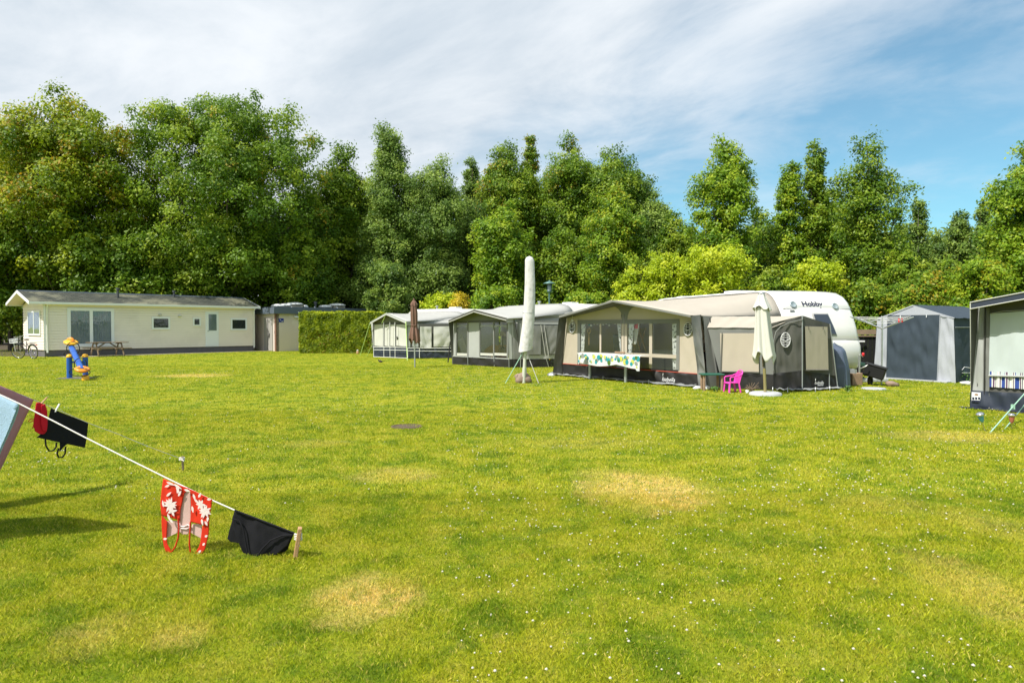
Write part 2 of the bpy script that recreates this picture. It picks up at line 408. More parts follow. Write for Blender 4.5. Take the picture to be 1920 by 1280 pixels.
rg = np.random.default_rng(5)
def blades(n, y0, y1, wmin, wmax, hmin, hmax, spread=.84):
    "n blades between two distances, inside the wedge of ground around the view"
    y = np.sqrt(rg.uniform(y0 ** 2, y1 ** 2, n)); x = rg.uniform(-1, 1, n) * (y * spread + 2.4)
    clump = np.sin(x * 7.1 + np.sin(y * 5.3) * 2) * np.sin(y * 6.7 + np.cos(x * 4.1) * 2)
    h = rg.uniform(hmin, hmax, n) * (1 + .35 * clump); wd = rg.uniform(wmin, wmax, n)
    ang = rg.uniform(0, 2 * np.pi, n); la = rg.uniform(0, 2 * np.pi, n); lean = rg.uniform(.15, 1.0, n) * h
    c, s = np.cos(ang) * wd / 2, np.sin(ang) * wd / 2
    lx, ly = np.cos(la) * lean, np.sin(la) * lean
    v = np.zeros((n, 4, 3))
    v[:, 0] = np.stack([x - c, y - s, np.zeros(n)], 1); v[:, 1] = np.stack([x + c, y + s, np.zeros(n)], 1)
    v[:, 2] = np.stack([x + lx * .4 + c * .7, y + ly * .4 + s * .7, h * .62], 1)
    v[:, 3] = np.stack([x + lx, y + ly, h], 1)
    f = np.arange(n)[:, None] * 4 + np.array([[0, 1, 2, 3]])
    tint = np.clip(rg.normal(.42, .24, n) + .08 * clump, 0, .85); tint = np.where(rg.random(n) < (.10 if y0 < 12 else .035), rg.uniform(.9, 1, n), tint)
    return v.reshape(-1, 3), f, np.repeat(tint, 4)
sets = [blades(760000, 2.0, 6.5, .0020, .0046, .010, .025), blades(370000, 6.5, 13, .006, .010, .014, .030), blades(230000, 13, 28, .012, .022, .014, .030), blades(110000, 28, 47, .02, .04, .014, .028)]
vv = []; ff = []; tt = []; off = 0
for v, f, tn in sets:
    vv.append(v); ff.append(f + off); tt.append(tn); off += len(v)
clean(mesh_np('grass', np.concatenate(vv), np.concatenate(ff), blade_material(), {'tint': np.concatenate(tt)}),
      'short green grass blades of the mown lawn', 'grass', kind='stuff')
# clover heads: small white balls on the turf, in drifts
def clover():
    oc = np.array([[1, 0, 0], [-1, 0, 0], [0, 1, 0], [0, -1, 0], [0, 0, 1], [0, 0, -.4], [.7, .7, .3], [-.7, .7, .3], [.7, -.7, .3], [-.7, -.7, .3]])
    of = np.array([[0, 6, 4], [6, 2, 4], [2, 7, 4], [7, 1, 4], [1, 9, 4], [9, 3, 4], [3, 8, 4], [8, 0, 4], [6, 0, 5], [2, 6, 5], [7, 2, 5], [1, 7, 5], [9, 1, 5], [3, 9, 5], [8, 3, 5], [0, 8, 5]])
    P = []
    r = random.Random(11)
    while len(P) < 7600:
        y = math.sqrt(r.uniform(2.6 ** 2, 26 ** 2)) if r.random() < .86 else r.uniform(2.7, 9)
        x = r.uniform(-1, 1) * (y * .82 + 1.6)
        d = noise.noise(Vector((x * .45, y * .45, 3))) + .6 * noise.noise(Vector((x * 1.6, y * 1.6, 7)))
        right = .35 if x > -.1 * y else -.1
        if y < 6 and x < -.12 * y: right = -.65
        if d + right + r.uniform(-.3, .3) > .16: P.append((x, y))
    P = np.array(P); n = len(P); r_ = (.003 + .0068 * rg.random(n) ** 1.6) * np.where(P[:, 1] < 6, 1, 1.15)
    z = rg.uniform(.022, .045, n)
    v = oc[None] * r_[:, None, None] + np.stack([P[:, 0], P[:, 1], z], 1)[:, None, :]
    f = np.arange(n)[:, None, None] * 10 + of[None]
    return v.reshape(-1, 3), f.reshape(-1, 3)
v, f = clover()
M['clover'] = mat('clover_white', (.72, .68, .56), .8, .12, 40, trans=.2)
clean(mesh_np('clover_flowers', v, f, M['clover'], smooth=True), 'small white clover flower heads scattered over the lawn', 'flowers', kind='stuff')

# ---------------------------------------------------------------- trees
def leaf_mat(name, c0, c1, c2, tip=None, trans=.42):
    m = bpy.data.materials.new(name); m.use_nodes = True; t = NT(m.node_tree); t.n.clear()
    a = t.add('ShaderNodeAttribute', attribute_name='tint').outputs['Fac']
    b = t.add('ShaderNodeAttribute', attribute_name='tip').outputs['Fac']
    g = t.mix(t.sstep(a, .0, .5), c0, c1); g = t.mix(t.sstep(a, .5, 1.0), g, c2)
    if tip: g = t.mix(b, g, tip)
    d = t.add('ShaderNodeBsdfPrincipled', {'Base Color': g, 'Roughness': .5, 'Specular IOR Level': .35})
    tr = t.add('ShaderNodeBsdfTranslucent', {'Color': g})
    o = t.add('ShaderNodeMixShader', {0: trans, 1: d.outputs[0], 2: tr.outputs[0]})
    t.l.new(o.outputs[0], t.add('ShaderNodeOutputMaterial').inputs[0]); return m
L = {
 'maple':  leaf_mat('maple_leaves', (0.0805, 0.166, 0.00429), (0.234, 0.32, 0.00858), (0.444, 0.486, 0.0172), (0.508, 0.289, 0.0172)),
 'dark':   leaf_mat('deep_green_leaves', (0.069, 0.152, 0.00699), (0.161, 0.277, 0.0116), (0.345, 0.442, 0.0256), (0.591, 0.404, 0.035)),
 'poplar': leaf_mat('grey_green_leaves', (0.0837, 0.163, 0.0256), (0.185, 0.291, 0.0408), (0.368, 0.48, 0.0814)),
 'mid':    leaf_mat('mid_green_leaves', (0.0685, 0.157, 0.00708), (0.182, 0.296, 0.0122), (0.362, 0.44, 0.0304), (0.514, 0.33, 0.0204)),
 'bright': leaf_mat('fresh_green_leaves', (0.0821, 0.186, 0.00689), (0.217, 0.353, 0.0129), (0.419, 0.504, 0.0257), (0.436, 0.372, 0.0172)),
 'gold':   leaf_mat('golden_leaves', (.26, .37, .006), (.44, .54, .012), (.58, .62, .03), (.62, .46, .02), .4),
 'amber':  leaf_mat('amber_leaves', (.34, .30, .006), (.56, .43, .014), (.64, .50, .03), None, .4),
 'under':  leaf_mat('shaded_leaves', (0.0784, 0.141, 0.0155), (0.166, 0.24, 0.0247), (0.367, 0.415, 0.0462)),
}
M['bark'] = mat('tree_bark', (.085, .065, .048), .9, .35, 6, .9, 18)
M['palebark'] = mat('pale_bark', (.22, .20, .16), .9, .3, 5, .8, 18)
SEED = [100]; NLEAF = [0]
def crown_points(shape, H, R, zb, r, npuff, lob):
    "puff centres sitting on a handful of boughs (sub-crowns), so that outline and light stay lumpy"
    ch = H - zb; subs = []; ph = [r.uniform(0, 6.28) for _ in range(4)]
    def prof(t):
        if shape == 'dome': return min(1, (t + .4) / .5) * math.sqrt(max(0, 1 - t ** 3.2))
        if shape == 'spire': return min(1, (t + .3) / .45) * (1 - t ** 1.5) ** .8
        if shape == 'bush': return math.sqrt(max(0, 1 - t ** 2.4))
        return min(1, (t + .35) / .5) * (1 - t ** 2.8) ** .6
    if shape in ('dome', 'oval'):
        n = 58 if shape == 'dome' else int(max(26, min(60, 9 * ch / R))); fr = .29 if shape == 'dome' else .40
        cz, hz = zb + ch * (.40 if shape == 'dome' else .50), ch * (.60 if shape == 'dome' else .50)
        for k in range(n):
            zc = 1 - 1.55 * (k + .5) / n if shape == 'dome' else 1 - 2 * (k + .5) / n; zc = max(-.98, min(.98, zc + r.uniform(-.09, .09)))
            a = k * 2.39996 + r.uniform(-.3, .3); h = (1 - abs(zc) ** (4 if shape == 'dome' else 3.2)) ** .5
            rs = fr * R * r.uniform(.75, 1.2); q = 1 - lob * (.5 + .9 * noise.noise(Vector((h * math.cos(a) * 1.6 + ph[0], h * math.sin(a) * 1.6, zc * 2.2 * ch / R / 2)))) * r.uniform(.4, 1)
            q2 = q if zc > -.2 else q * .95
            subs.append((max(0, R * h * q2 - rs) * math.cos(a), max(0, R * h * q2 - rs) * math.sin(a), min(H - rs * .88, max(zb + rs * .4, cz + zc * (hz - rs * .9) * (q if zc > 0 else 1))), rs, (zc + 1) / 2))
        for k in range(n // 2):
            a = r.uniform(0, 6.28); q = R * .45 * r.random(); subs.append((q * math.cos(a), q * math.sin(a), zb + ch * r.uniform(.1, .8), fr * R * 1.1, .5))
    K = 0 if subs else int(max(10, min(70, ch / R * {'dome': 44, 'spire': 4.6, 'bush': 10}.get(shape, 8.5))))
    for k in range(K):
        t = (k + .5) / K * .93; rt = prof(t) * R; a = k * 2.4 + r.uniform(-.5, .5)
        rs = (.32 if shape == 'dome' else .46 if shape != 'spire' else .5) * R * r.uniform(.7, 1.25) * (.55 + .45 * prof(t))
        rs = max(rs, .10 * R + .25); q = max(0, rt - rs * r.uniform(.45, 1.1)) * (1 - lob * .6 * r.random())
        subs.append((q * math.cos(a), q * math.sin(a), min(zb + t * ch, H - rs * .88), rs, t))
    tr_ = R * (.2 if shape != 'dome' else .3)
    if shape != 'dome': subs.append((r.uniform(-.1, .1) * R, r.uniform(-.1, .1) * R, H - tr_ * 1.35, tr_ * 1.2, .97))
    if shape == 'bush':
        for k in range(5):
            a = k * 1.256 + r.random(); rs = R * r.uniform(.28, .38); subs.append((R * .5 * math.cos(a), R * .5 * math.sin(a), min(zb + ch * r.uniform(.74, .86), H - rs), rs, .85))
    W = [s_[3] ** 2 for s_ in subs]; out = []
    for i in range(npuff):
        sx, sy, sz, rs, t = r.choices(subs, W)[0]
        th = r.uniform(0, 6.28); zc = r.uniform(-.55, 1); h = math.sqrt(1 - zc * zc); k = r.uniform(.4, 1.15)
        x, y, z = sx + rs * h * math.cos(th) * k, sy + rs * h * math.sin(th) * k, sz + rs * zc * k * .85
        if z < zb * .6: z = zb * .6 + r.random() * .4
        out.append((x, y, min(z, H), min(1, max(0, (z - zb) / ch)), math.atan2(y, x)))
    return out
def tree(name, label, cat, px, top, hw, d, kind, shape='oval', bot=.12, dens=1.0, leaf=.2, puff=None, lob=.25, tip=0.0, trunk='bark', trunks=1, group=None, flat=None, seed=None, tipz=.0):
    SEED[0] += 1; r = random.Random(seed or SEED[0]); g = np.random.default_rng(seed or SEED[0])
    X = (px - 960) / F * d; H = CAMZ + (612 - top) / F * d; R = hw / F * d * (1.0 if shape == 'bush' else 1.3 if shape != 'dome' else 1.15); zb = H * bot
    leaf = leaf * .72
    flat = flat or 1.0
    root = thing(name, label, cat, (X, d, 0), 0, group)
    pr0 = puff or max(.26, min(.62, R * .15))
    area = (H - zb) * R * 2
    npf = int(max(24, min(1700, 3.9 * area / (pr0 * pr0 * 3.2) * 1.25 * (dens ** .5))))
    P = crown_points(shape, H - pr0 * .6, R - pr0 * .5, zb + pr0 * .4, r, npf, lob)
    if shape not in ('bush', 'dome'):
        for q in range(4): P.append((r.uniform(-.2, .2) * R, r.uniform(-.12, .12) * R, H - pr0 * (.4 + .5 * q), .98, r.uniform(0, 6.28)))
    allv = []; tin = []; tipa = []
    for (x, y, z, t, a) in P:
        pr = pr0 * r.uniform(.65, 1.35); n = int(dens * 84 * (pr / leaf / 3.2) ** 2 * 1.25) + 6; NLEAF[0] += n
        dr = g.normal(size=(n, 3)); dr /= np.linalg.norm(dr, axis=1)[:, None]
        dr[:, 2] = np.where((dr[:, 2] < -.1) & (g.random(n) < .45), -dr[:, 2], dr[:, 2])
        dr /= np.linalg.norm(dr, axis=1)[:, None]
        rad = pr * (.25 + .92 * g.random(n) ** .8)
        stray = g.random(n) < .12; rad = np.where(stray, rad * 1.3, rad)
        c = np.array([x, y, z]) + dr * rad[:, None] * np.array([1, 1, flat])
        out = np.array([math.cos(a), math.sin(a), .0])
        nm = dr * .6 + np.array([-.12, -.22, .55]) + out * .35 + g.normal(size=(n, 3)) * .55
        nm /= np.linalg.norm(nm, axis=1)[:, None]
        tv = np.cross(nm, g.normal(size=(n, 3))); tv /= np.linalg.norm(tv, axis=1)[:, None]
        bv = np.cross(nm, tv); s = leaf * g.uniform(.6, 1.25, n)[:, None]
        q = np.stack([c - tv * s * .62, c + bv * s * .34 - nm * s * .1, c + tv * s * .62, c - bv * s * .34 - nm * s * .1], 1)
        allv.append(q.reshape(-1, 3))
        pt = r.gauss(.46, .27)
        tin.append(np.repeat(np.clip(pt + g.normal(0, .16, n), 0, 1), 4))
        tp = 1.0 if (r.random() < tip and t > tipz) else 0.0
        tipa.append(np.repeat(tp * (g.random(n) < .55) * g.random(n), 4))
    v = np.concatenate(allv); nf = len(v) // 4; f = np.arange(nf)[:, None] * 4 + np.array([[0, 1, 2, 3]])
    v[:, 2] = np.maximum(v[:, 2], .03)
    mesh_np('crown', v, f, L[kind], {'tint': np.concatenate(tin), 'tip': np.concatenate(tipa)}, root)
    mb = MB(); tr = max(.04, H * .016)
    for k in range(trunks):
        a = r.uniform(0, 6.28); o = Vector((math.cos(a), math.sin(a), 0)) * (0 if trunks == 1 else R * .22)
        lean = Vector((r.uniform(-.05, .05), r.uniform(-.05, .05), 0)) * H
        pt = [o * (.5 + .5 * q) + lean * q * q + Vector((r.uniform(-.05, .05), r.uniform(-.05, .05), 0)) * (tr * 3) + Vector((0, 0, H * .93 * q - .05 * (q == 0))) for q in (0, .1, .25, .45, .65, .85, 1)]
        mb.tube(pt, [tr * 1.25, tr, tr * .85, tr * .62, tr * .42, tr * .22, tr * .08], 7)
        for (x, y, z, t, aa) in r.sample(P, min(len(P), int(18 if H > 6 else 8))):
            z0 = max(.3, z * r.uniform(.4, .7)); q = z0 / (H * .93)
            b = o * .8 + lean * q * q; b = Vector((b.x, b.y, z0)); e = Vector((x, y, z)); mm = (b + e) / 2 + Vector((0, 0, -.06 * (e - b).length))
            mb.tube([b, mm, e], [tr * .36, tr * .22, tr * .06], 5, cap=False)
    mb.build('trunk', M[trunk], root, loc=(0, 0, 0))
    return root
GT = 'trees of the belt behind the pitches'
GB = 'shrubs and low growth at the foot of the tree belt'
def T(lab, px, top, hw, d, kind, **k): return tree(k.pop('name', 'broadleaf_tree'), lab, k.pop('cat', 'tree'), px, top, hw, d, kind, group=GT, **k)
def S(lab, px, top, hw, d, kind, **k):
    k.setdefault('bot', .03); k.setdefault('shape', 'bush'); k.setdefault('trunks', 2)
    return tree(k.pop('name', 'shrub'), lab, 'shrub', px, top, hw, d, kind, group=GB, **k)
T('big maple with orange-tinged yellow-green crown above the left end of the chalet', 132, 160, 168, 47, 'maple', name='maple_tree', shape='dome', tip=.3, tipz=.4, bot=.1, leaf=.27, lob=.22)
T('huge round-topped dark green dome tree standing behind the middle of the cream chalet', 425, 160, 195, 50, 'dark', name='dome_tree', shape='dome', bot=.1, leaf=.25, lob=.08, tip=.05)
T('grey-green tree peeping out behind the orange-tinged maple at the left edge', -5, 205, 70, 60, 'poplar', shape='dome', leaf=.26)
T('shaded deep green tree low down left of the cream chalet gable', 20, 380, 100, 45, 'dark', shape='dome', bot=.04, leaf=.26)
T('leafy low tree with drooping layered boughs over the left half of the chalet roof', 215, 415, 120, 45.5, 'dark', shape='dome', bot=.08, leaf=.26)
T('light-topped low tree spreading over the right half of the chalet roof', 400, 400, 110, 48, 'mid', shape='dome', bot=.08, leaf=.24)
T('dark low tree above the flat-roofed toilet building', 560, 400, 90, 51, 'dark', shape='dome', bot=.06, leaf=.25)
T('yellow-green tree with a ragged top just right of the dark dome tree', 645, 272, 62, 54, 'mid', bot=.1, leaf=.24, lob=.35)
T('slender grey-green poplar with a pointed top, tallest left of the brown parasol', 732, 240, 62, 52, 'poplar', name='poplar_tree', shape='spire', bot=.06, leaf=.21, dens=1.1, trunk='palebark')
T('soft grey-green willow-like tree above the brown parasol', 820, 300, 82, 53, 'poplar', name='willow_tree', bot=.05, leaf=.2, lob=.2)
T('thin grey spire of a tree just right of the willow-like tree', 886, 297, 34, 58, 'poplar', shape='spire', leaf=.22)
T('brown-tinged green tree with twin tips left of the tall covered parasol', 950, 268, 62, 55, 'mid', bot=.08, leaf=.23, tip=.15, trunk='palebark')
T('narrow brownish upright tree rising directly above the tall covered parasol', 993, 256, 30, 56, 'mid', shape='spire', leaf=.23, tip=.4)
T('full green tree with a high knobbly top above the street lamp', 1068, 260, 62, 55, 'dark', bot=.08, leaf=.23, tip=.05)
T('broad green tree with a rounded shoulder above the ridge of the beige awning', 1150, 282, 72, 54, 'dark', bot=.08, leaf=.23)
T('sloping dark tree at the right end of the centre clump', 1213, 335, 56, 53, 'poplar', bot=.06, leaf=.22)
T('yellow-green tree in the front row left of the tall covered parasol', 945, 378, 62, 47, 'bright', bot=.05, leaf=.23, lob=.3)
T('low leafy green tree behind the street lamp', 1060, 425, 66, 47, 'mid', bot=.04, leaf=.23)
T('green tree with orange-tipped top above the left slope of the beige awning', 1152, 350, 66, 45, 'bright', bot=.05, leaf=.21, tip=.25, tipz=.6, lob=.3)
T('small round-topped tree in the dip between centre clump and the lone maple', 1265, 398, 42, 48, 'mid', bot=.05, leaf=.22)
T('lone upright fresh green maple rising above the golden shrub by the white caravan', 1357, 266, 68, 38, 'bright', name='maple_tree', bot=.18, leaf=.2, lob=.28, dens=.95)
T('slim pale tree with a feathery top right of the lone upright maple', 1478, 305, 42, 39, 'bright', shape='spire', bot=.12, leaf=.19, lob=.35)
T('narrow maple with a pointed tip just left of the open-branched oak', 1525, 272, 36, 39, 'mid', shape='spire', bot=.1, leaf=.19, lob=.35)
T('open-branched dark oak with sky showing through, highest tree right of the caravan', 1625, 256, 76, 38, 'dark', name='oak_tree', bot=.12, leaf=.19, dens=.62, lob=.4)
T('bushy tree filling in below the slim pale tree behind the caravan roof', 1450, 400, 62, 42, 'mid', bot=.06, leaf=.22)
T('leafy tree filling in below the open-branched oak, behind the grey tent', 1600, 400, 76, 42, 'mid', bot=.05, leaf=.22)
T('thin grey spire of a poplar right of the open-branched oak', 1720, 376, 30, 44, 'poplar', name='poplar_tree', shape='spire', bot=.05, leaf=.2, trunk='palebark')
T('grey-brown pointed tree above the right half of the grey tent', 1797, 396, 34, 45, 'poplar', shape='spire', bot=.05, leaf=.2)
T('thin pointed tree left of the tall maple at the right edge', 1838, 374, 22, 44, 'poplar', shape='spire', bot=.05, leaf=.2)
T('tall fresh green maple cut by the right edge of the picture', 1945, 240, 84, 31, 'bright', name='maple_tree', bot=.1, leaf=.18, lob=.3)
T('lower yellowing maple at the right edge above the navy-edged awning', 1880, 380, 50, 33, 'bright', name='maple_tree', bot=.1, leaf=.18, lob=.3, tip=.1)
T('low round tree right behind the grey tent with orange-tinged leaves', 1780, 470, 70, 34, 'mid', shape='dome', bot=.05, leaf=.19, tip=.3)
T('low shaded tree between the grey tent roof and the open-branched oak', 1690, 455, 55, 36, 'mid', shape='dome', bot=.05, leaf=.2)
T('full green tree filling the gap between the dome tree and the slender poplar', 585, 345, 75, 57, 'dark', bot=.05, leaf=.26)
T('rounded back-row tree filling the gap left of the slender poplar', 690, 335, 60, 60, 'mid', bot=.05, leaf=.26)
T('back-row tree filling the gap right of the slender poplar', 775, 330, 55, 60, 'poplar', bot=.05, leaf=.26)
T('back-row tree between the willow-like tree and the twin-tipped tree', 905, 340, 60, 61, 'dark', bot=.05, leaf=.26)
T('back-row tree filling the gap above the street lamp', 1030, 320, 60, 61, 'mid', bot=.05, leaf=.26)
T('back-row tree between the knobbly-topped tree and the rounded-shoulder tree', 1108, 305, 60, 60, 'dark', bot=.05, leaf=.26)
T('back-row tree behind the right end of the centre clump', 1185, 325, 60, 60, 'dark', bot=.05, leaf=.26)
T('low back-row tree left of the lone upright maple', 1290, 425, 50, 50, 'poplar', bot=.05, leaf=.22)
T('small back-row tree between the lone upright maple and the slim pale tree', 1420, 395, 45, 47, 'mid', bot=.05, leaf=.22)
T('back-row tree filling between the slim pale tree and the oak', 1560, 350, 50, 45, 'dark', bot=.05, leaf=.22)
T('low dark back-row tree right of the oak', 1680, 420, 50, 46, 'dark', bot=.05, leaf=.22)
T('low back-row tree right of the thin poplar spire', 1755, 440, 45, 47, 'poplar', bot=.05, leaf=.22)
S('largest golden-green shrub, behind the roof of the beige awning', 1338, 450, 92, 30, 'gold', name='golden_shrub', leaf=.15, lob=.3, flat=.9)
S('golden-green shrub rising behind the middle of the beige awning roof', 1250, 468, 62, 31, 'gold', name='golden_shrub', leaf=.15, lob=.3, flat=.9)
S('small golden-green shrub above the peak of the beige awning', 1184, 502, 48, 31.5, 'gold', name='golden_shrub', leaf=.15, lob=.3, flat=.9)
S('golden shrub above the nose of the white caravan', 1530, 476, 66, 30, 'gold', name='golden_shrub', leaf=.15, lob=.35, flat=.9)
S('bright yellow-green shrub just right of the brown parasol top', 822, 546, 44, 42, 'gold', name='golden_shrub', leaf=.17)
S('amber-yellow shrub between the two far awning roofs', 862, 548, 28, 41, 'amber', name='amber_shrub', leaf=.17)
S('grey-green shrub above the right end of the clipped hedge', 730, 484, 56, 47, 'poplar', leaf=.2)
S('green shrub behind the roof of the middle awning', 930, 530, 60, 40, 'bright', leaf=.19)
S('yellowish low shrub right of the street lamp', 1100, 542, 56, 37, 'bright', leaf=.18, tip=.1)
S('green low growth between the golden shrub and the caravan nose', 1445, 500, 48, 34, 'mid', leaf=.18)
S('leafy shrub behind the black fence beside the caravan', 1625, 520, 60, 29, 'mid', leaf=.16, tip=.1)
S('mixed green and orange shrub behind the ridge of the grey tent', 1720, 505, 70, 28, 'mid', leaf=.16, tip=.25)
S('leafy shrub with yellow leaves between the grey tent and the navy-edged awning', 1840, 480, 70, 27, 'bright', leaf=.15, tip=.25)
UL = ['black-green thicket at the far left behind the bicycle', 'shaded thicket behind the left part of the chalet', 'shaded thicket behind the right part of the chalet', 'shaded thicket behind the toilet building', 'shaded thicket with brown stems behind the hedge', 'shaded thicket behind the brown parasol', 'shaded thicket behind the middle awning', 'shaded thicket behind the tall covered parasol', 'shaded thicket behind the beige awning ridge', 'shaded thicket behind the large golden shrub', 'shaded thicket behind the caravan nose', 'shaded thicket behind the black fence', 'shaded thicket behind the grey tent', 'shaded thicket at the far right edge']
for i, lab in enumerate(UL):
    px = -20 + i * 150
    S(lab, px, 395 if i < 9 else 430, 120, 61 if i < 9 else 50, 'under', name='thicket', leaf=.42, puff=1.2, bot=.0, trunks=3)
# extra trees out of frame on both sides keep the belt going when the camera moves a step
print('leaves', NLEAF[0])
# ---------------------------------------------------------------- small builders
UPV = Vector((0, 0, 1))
def text_mb(mb, s, P, u, z, size, off, mi=0, bold=0.0, wide=1.0, shear=0.0, fn=None):
    "lettering laid on plane P (or mapped by fn(x, y)) as a thin raised mesh"
    c = bpy.data.curves.new('t', 'FONT'); c.body = s; c.size = size; c.extrude = 0.002; c.offset = bold; c.shear = shear
    c.resolution_u = 3
    o = bpy.data.objects.new('t', c); COL.objects.link(o)
    me = bpy.data.meshes.new_from_object(o)
    b = [(v.co.x * wide, v.co.y, v.co.z) for v in me.vertices]
    vs = [(fn(x, y, q) if fn else P.pt(u + x, z + y, off + q)) for x, y, q in b]
    mb._add(vs, [tuple(p.vertices) for p in me.polygons], mi)
    bpy.data.objects.remove(o); bpy.data.curves.remove(c); bpy.data.meshes.remove(me)
    return max(x for x, _, _ in b)
def window(P, rect, parent, fw=.06, out=.05, off=0.0, name='window', framemat='white', curtain=False, mull=0, glassm='glass', back=True):
    u0, u1, z0, z1 = rect
    mb = MB()
    mb.pbox(P, u0, u1, z1 - fw, z1, off, off + out); mb.pbox(P, u0, u1, z0, z0 + fw, off, off + out)
    mb.pbox(P, u0, u0 + fw, z0 + fw, z1 - fw, off, off + out - .002); mb.pbox(P, u1 - fw, u1, z0 + fw, z1 - fw, off, off + out - .002)
    for k in range(mull):
        um = u0 + (u1 - u0) * (k + 1) / (mull + 1); mb.pbox(P, um - fw * .5, um + fw * .5, z0 + fw, z1 - fw, off, off + out - .004)
    w = mb.build(name, M[framemat], parent)
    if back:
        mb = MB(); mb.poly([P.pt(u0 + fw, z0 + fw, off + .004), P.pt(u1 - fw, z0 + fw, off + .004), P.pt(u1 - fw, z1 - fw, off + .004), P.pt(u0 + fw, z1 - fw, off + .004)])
        w2 = mb.build('shade_backing', M['dark'], w)  # flat dark sheet on the wall, the room's shade put into its colour
    if curtain:
        mb = MB()
        mb.grid(lambda a, b: P.pt(u0 + fw + (u1 - u0 - 2 * fw) * a, z0 + fw + (z1 - z0 - 2 * fw) * b, off + .016 + .008 * math.sin(a * 95 + 2 * math.sin(a * 17))), 160, 2)
        mb.build('curtain', M['curtain'], w)
    mb = MB(); mb.pbox(P, u0 + fw, u1 - fw, z0 + fw, z1 - fw, off + out * .6, off + out * .6 + .006)
    mb.build('pane', M[glassm], w)
    return w

# ---------------------------------------------------------------- cream chalet
A = Vector((-24.6, 35.9, 0)); LD = Vector((.655, .757, 0)).normalized(); HL = 11.75; HW = 3.7
PF = Plane(A, U=LD); PE = Plane(A + Vector((-LD.y, LD.x, 0)) * HW, U=(LD.y, -LD.x, 0))  # long wall, left end wall
chal = thing('chalet', 'long cream clapboard mobile home with low grey tiled roof at the left of the lawn', 'mobile home', PF.pt(HL / 2, 0, -HW / 2))
ZP, ZE = .34, 2.78
def boards(P, u0, u1, z0, z1, name, gable=None):
    mb = MB(); n = 17; hh = (z1 - z0) / n
    for i in range(n):
        a, b = z0 + i * hh, z0 + (i + 1) * hh
        mb.poly([P.pt(u0, a + .022, .030), P.pt(u1, a + .022, .030), P.pt(u1, b, .024), P.pt(u0, b, .024)]); mb.poly([P.pt(u0, a, .024), P.pt(u0, a, -.012), P.pt(u1, a, -.012), P.pt(u1, a, .024)])
        mb.poly([P.pt(u0, a + .022, -.012), P.pt(u1, a + .022, -.012), P.pt(u1, a + .022, .030), P.pt(u0, a + .022, .030)]); mb.poly([P.pt(u0, a, -.012), P.pt(u1, a, -.012), P.pt(u1, a + .022, -.012), P.pt(u0, a + .022, -.012)])
    if gable:
        mb.poly([P.pt(u0, z1, .002), P.pt(u1, z1, .002), P.pt((u0 + u1) / 2, gable, .002)])
    return mb.build(name, M['siding'], chal)
boards(PF, 0, HL, ZP, ZE, 'wall'); boards(PE, 0, HW, ZP, ZE, 'end_wall', 3.4)
mb = MB(); PB = Plane(PF.pt(HL, 0, -HW), P=PF.pt(0, 0, -HW)); PR = Plane(PF.pt(HL, 0), P=PF.pt(HL, 0, -HW))
mb.poly([PB.pt(0, ZP), PB.pt(HL, ZP), PB.pt(HL, ZE), PB.pt(0, ZE)]); mb.poly([PR.pt(0, ZP), PR.pt(HW, ZP), PR.pt(HW, ZE), PR.pt(HW / 2, 3.4), PR.pt(0, ZE)])
mb.build('back_wall', M['siding'], chal)
mb = MB(); mb.pbox(PF, .02, HL - .02, -.02, ZP - .003, -HW + .02, -.03)
mb.build('plinth', M['plinth'], chal)
for u in (.02, HL - .02): mb = MB(); mb.pbox(PF, u - .05, u + .05, ZP, ZE - .02, .031, .045); mb.build('corner_trim', M['white_plastic'], chal)
def roof_mat():
    m = bpy.data.materials.new('chalet_tiles'); m.use_nodes = True; t = NT(m.node_tree); t.n.clear()
    uv = t.add('ShaderNodeUVMap').outputs[0]; pos = t.add('ShaderNodeNewGeometry').outputs['Position']
    b = t.add('ShaderNodeTexBrick', {'Vector': uv, 'Color1': (.085, .095, .08, 1), 'Color2': (.15, .155, .125, 1), 'Mortar': (.02, .02, .016, 1), 'Scale': 1.0, 'Mortar Size': .012, 'Mortar Smooth': .3, 'Brick Width': .32, 'Row Height': .2})
    c = t.mix(t.sstep(t.noise(pos, .45, 6, .65), .48, .62), b.outputs[0], (.28, .27, .19))
    c = t.mix(t.math('MULTIPLY', t.sstep(t.noise(pos, 6, 5, .7), .55, .65), .7), c, (.05, .055, .03))
    p = t.add('ShaderNodeBsdfPrincipled', {'Base Color': c, 'Roughness': .85})
    bp = t.add('ShaderNodeBump', {'Strength': .6, 'Distance': .03, 'Height': b.outputs['Fac']}); bp.invert = True
    t.l.new(bp.outputs[0], p.inputs['Normal']); t.l.new(p.outputs[0], t.add('ShaderNodeOutputMaterial').inputs[0]); return m
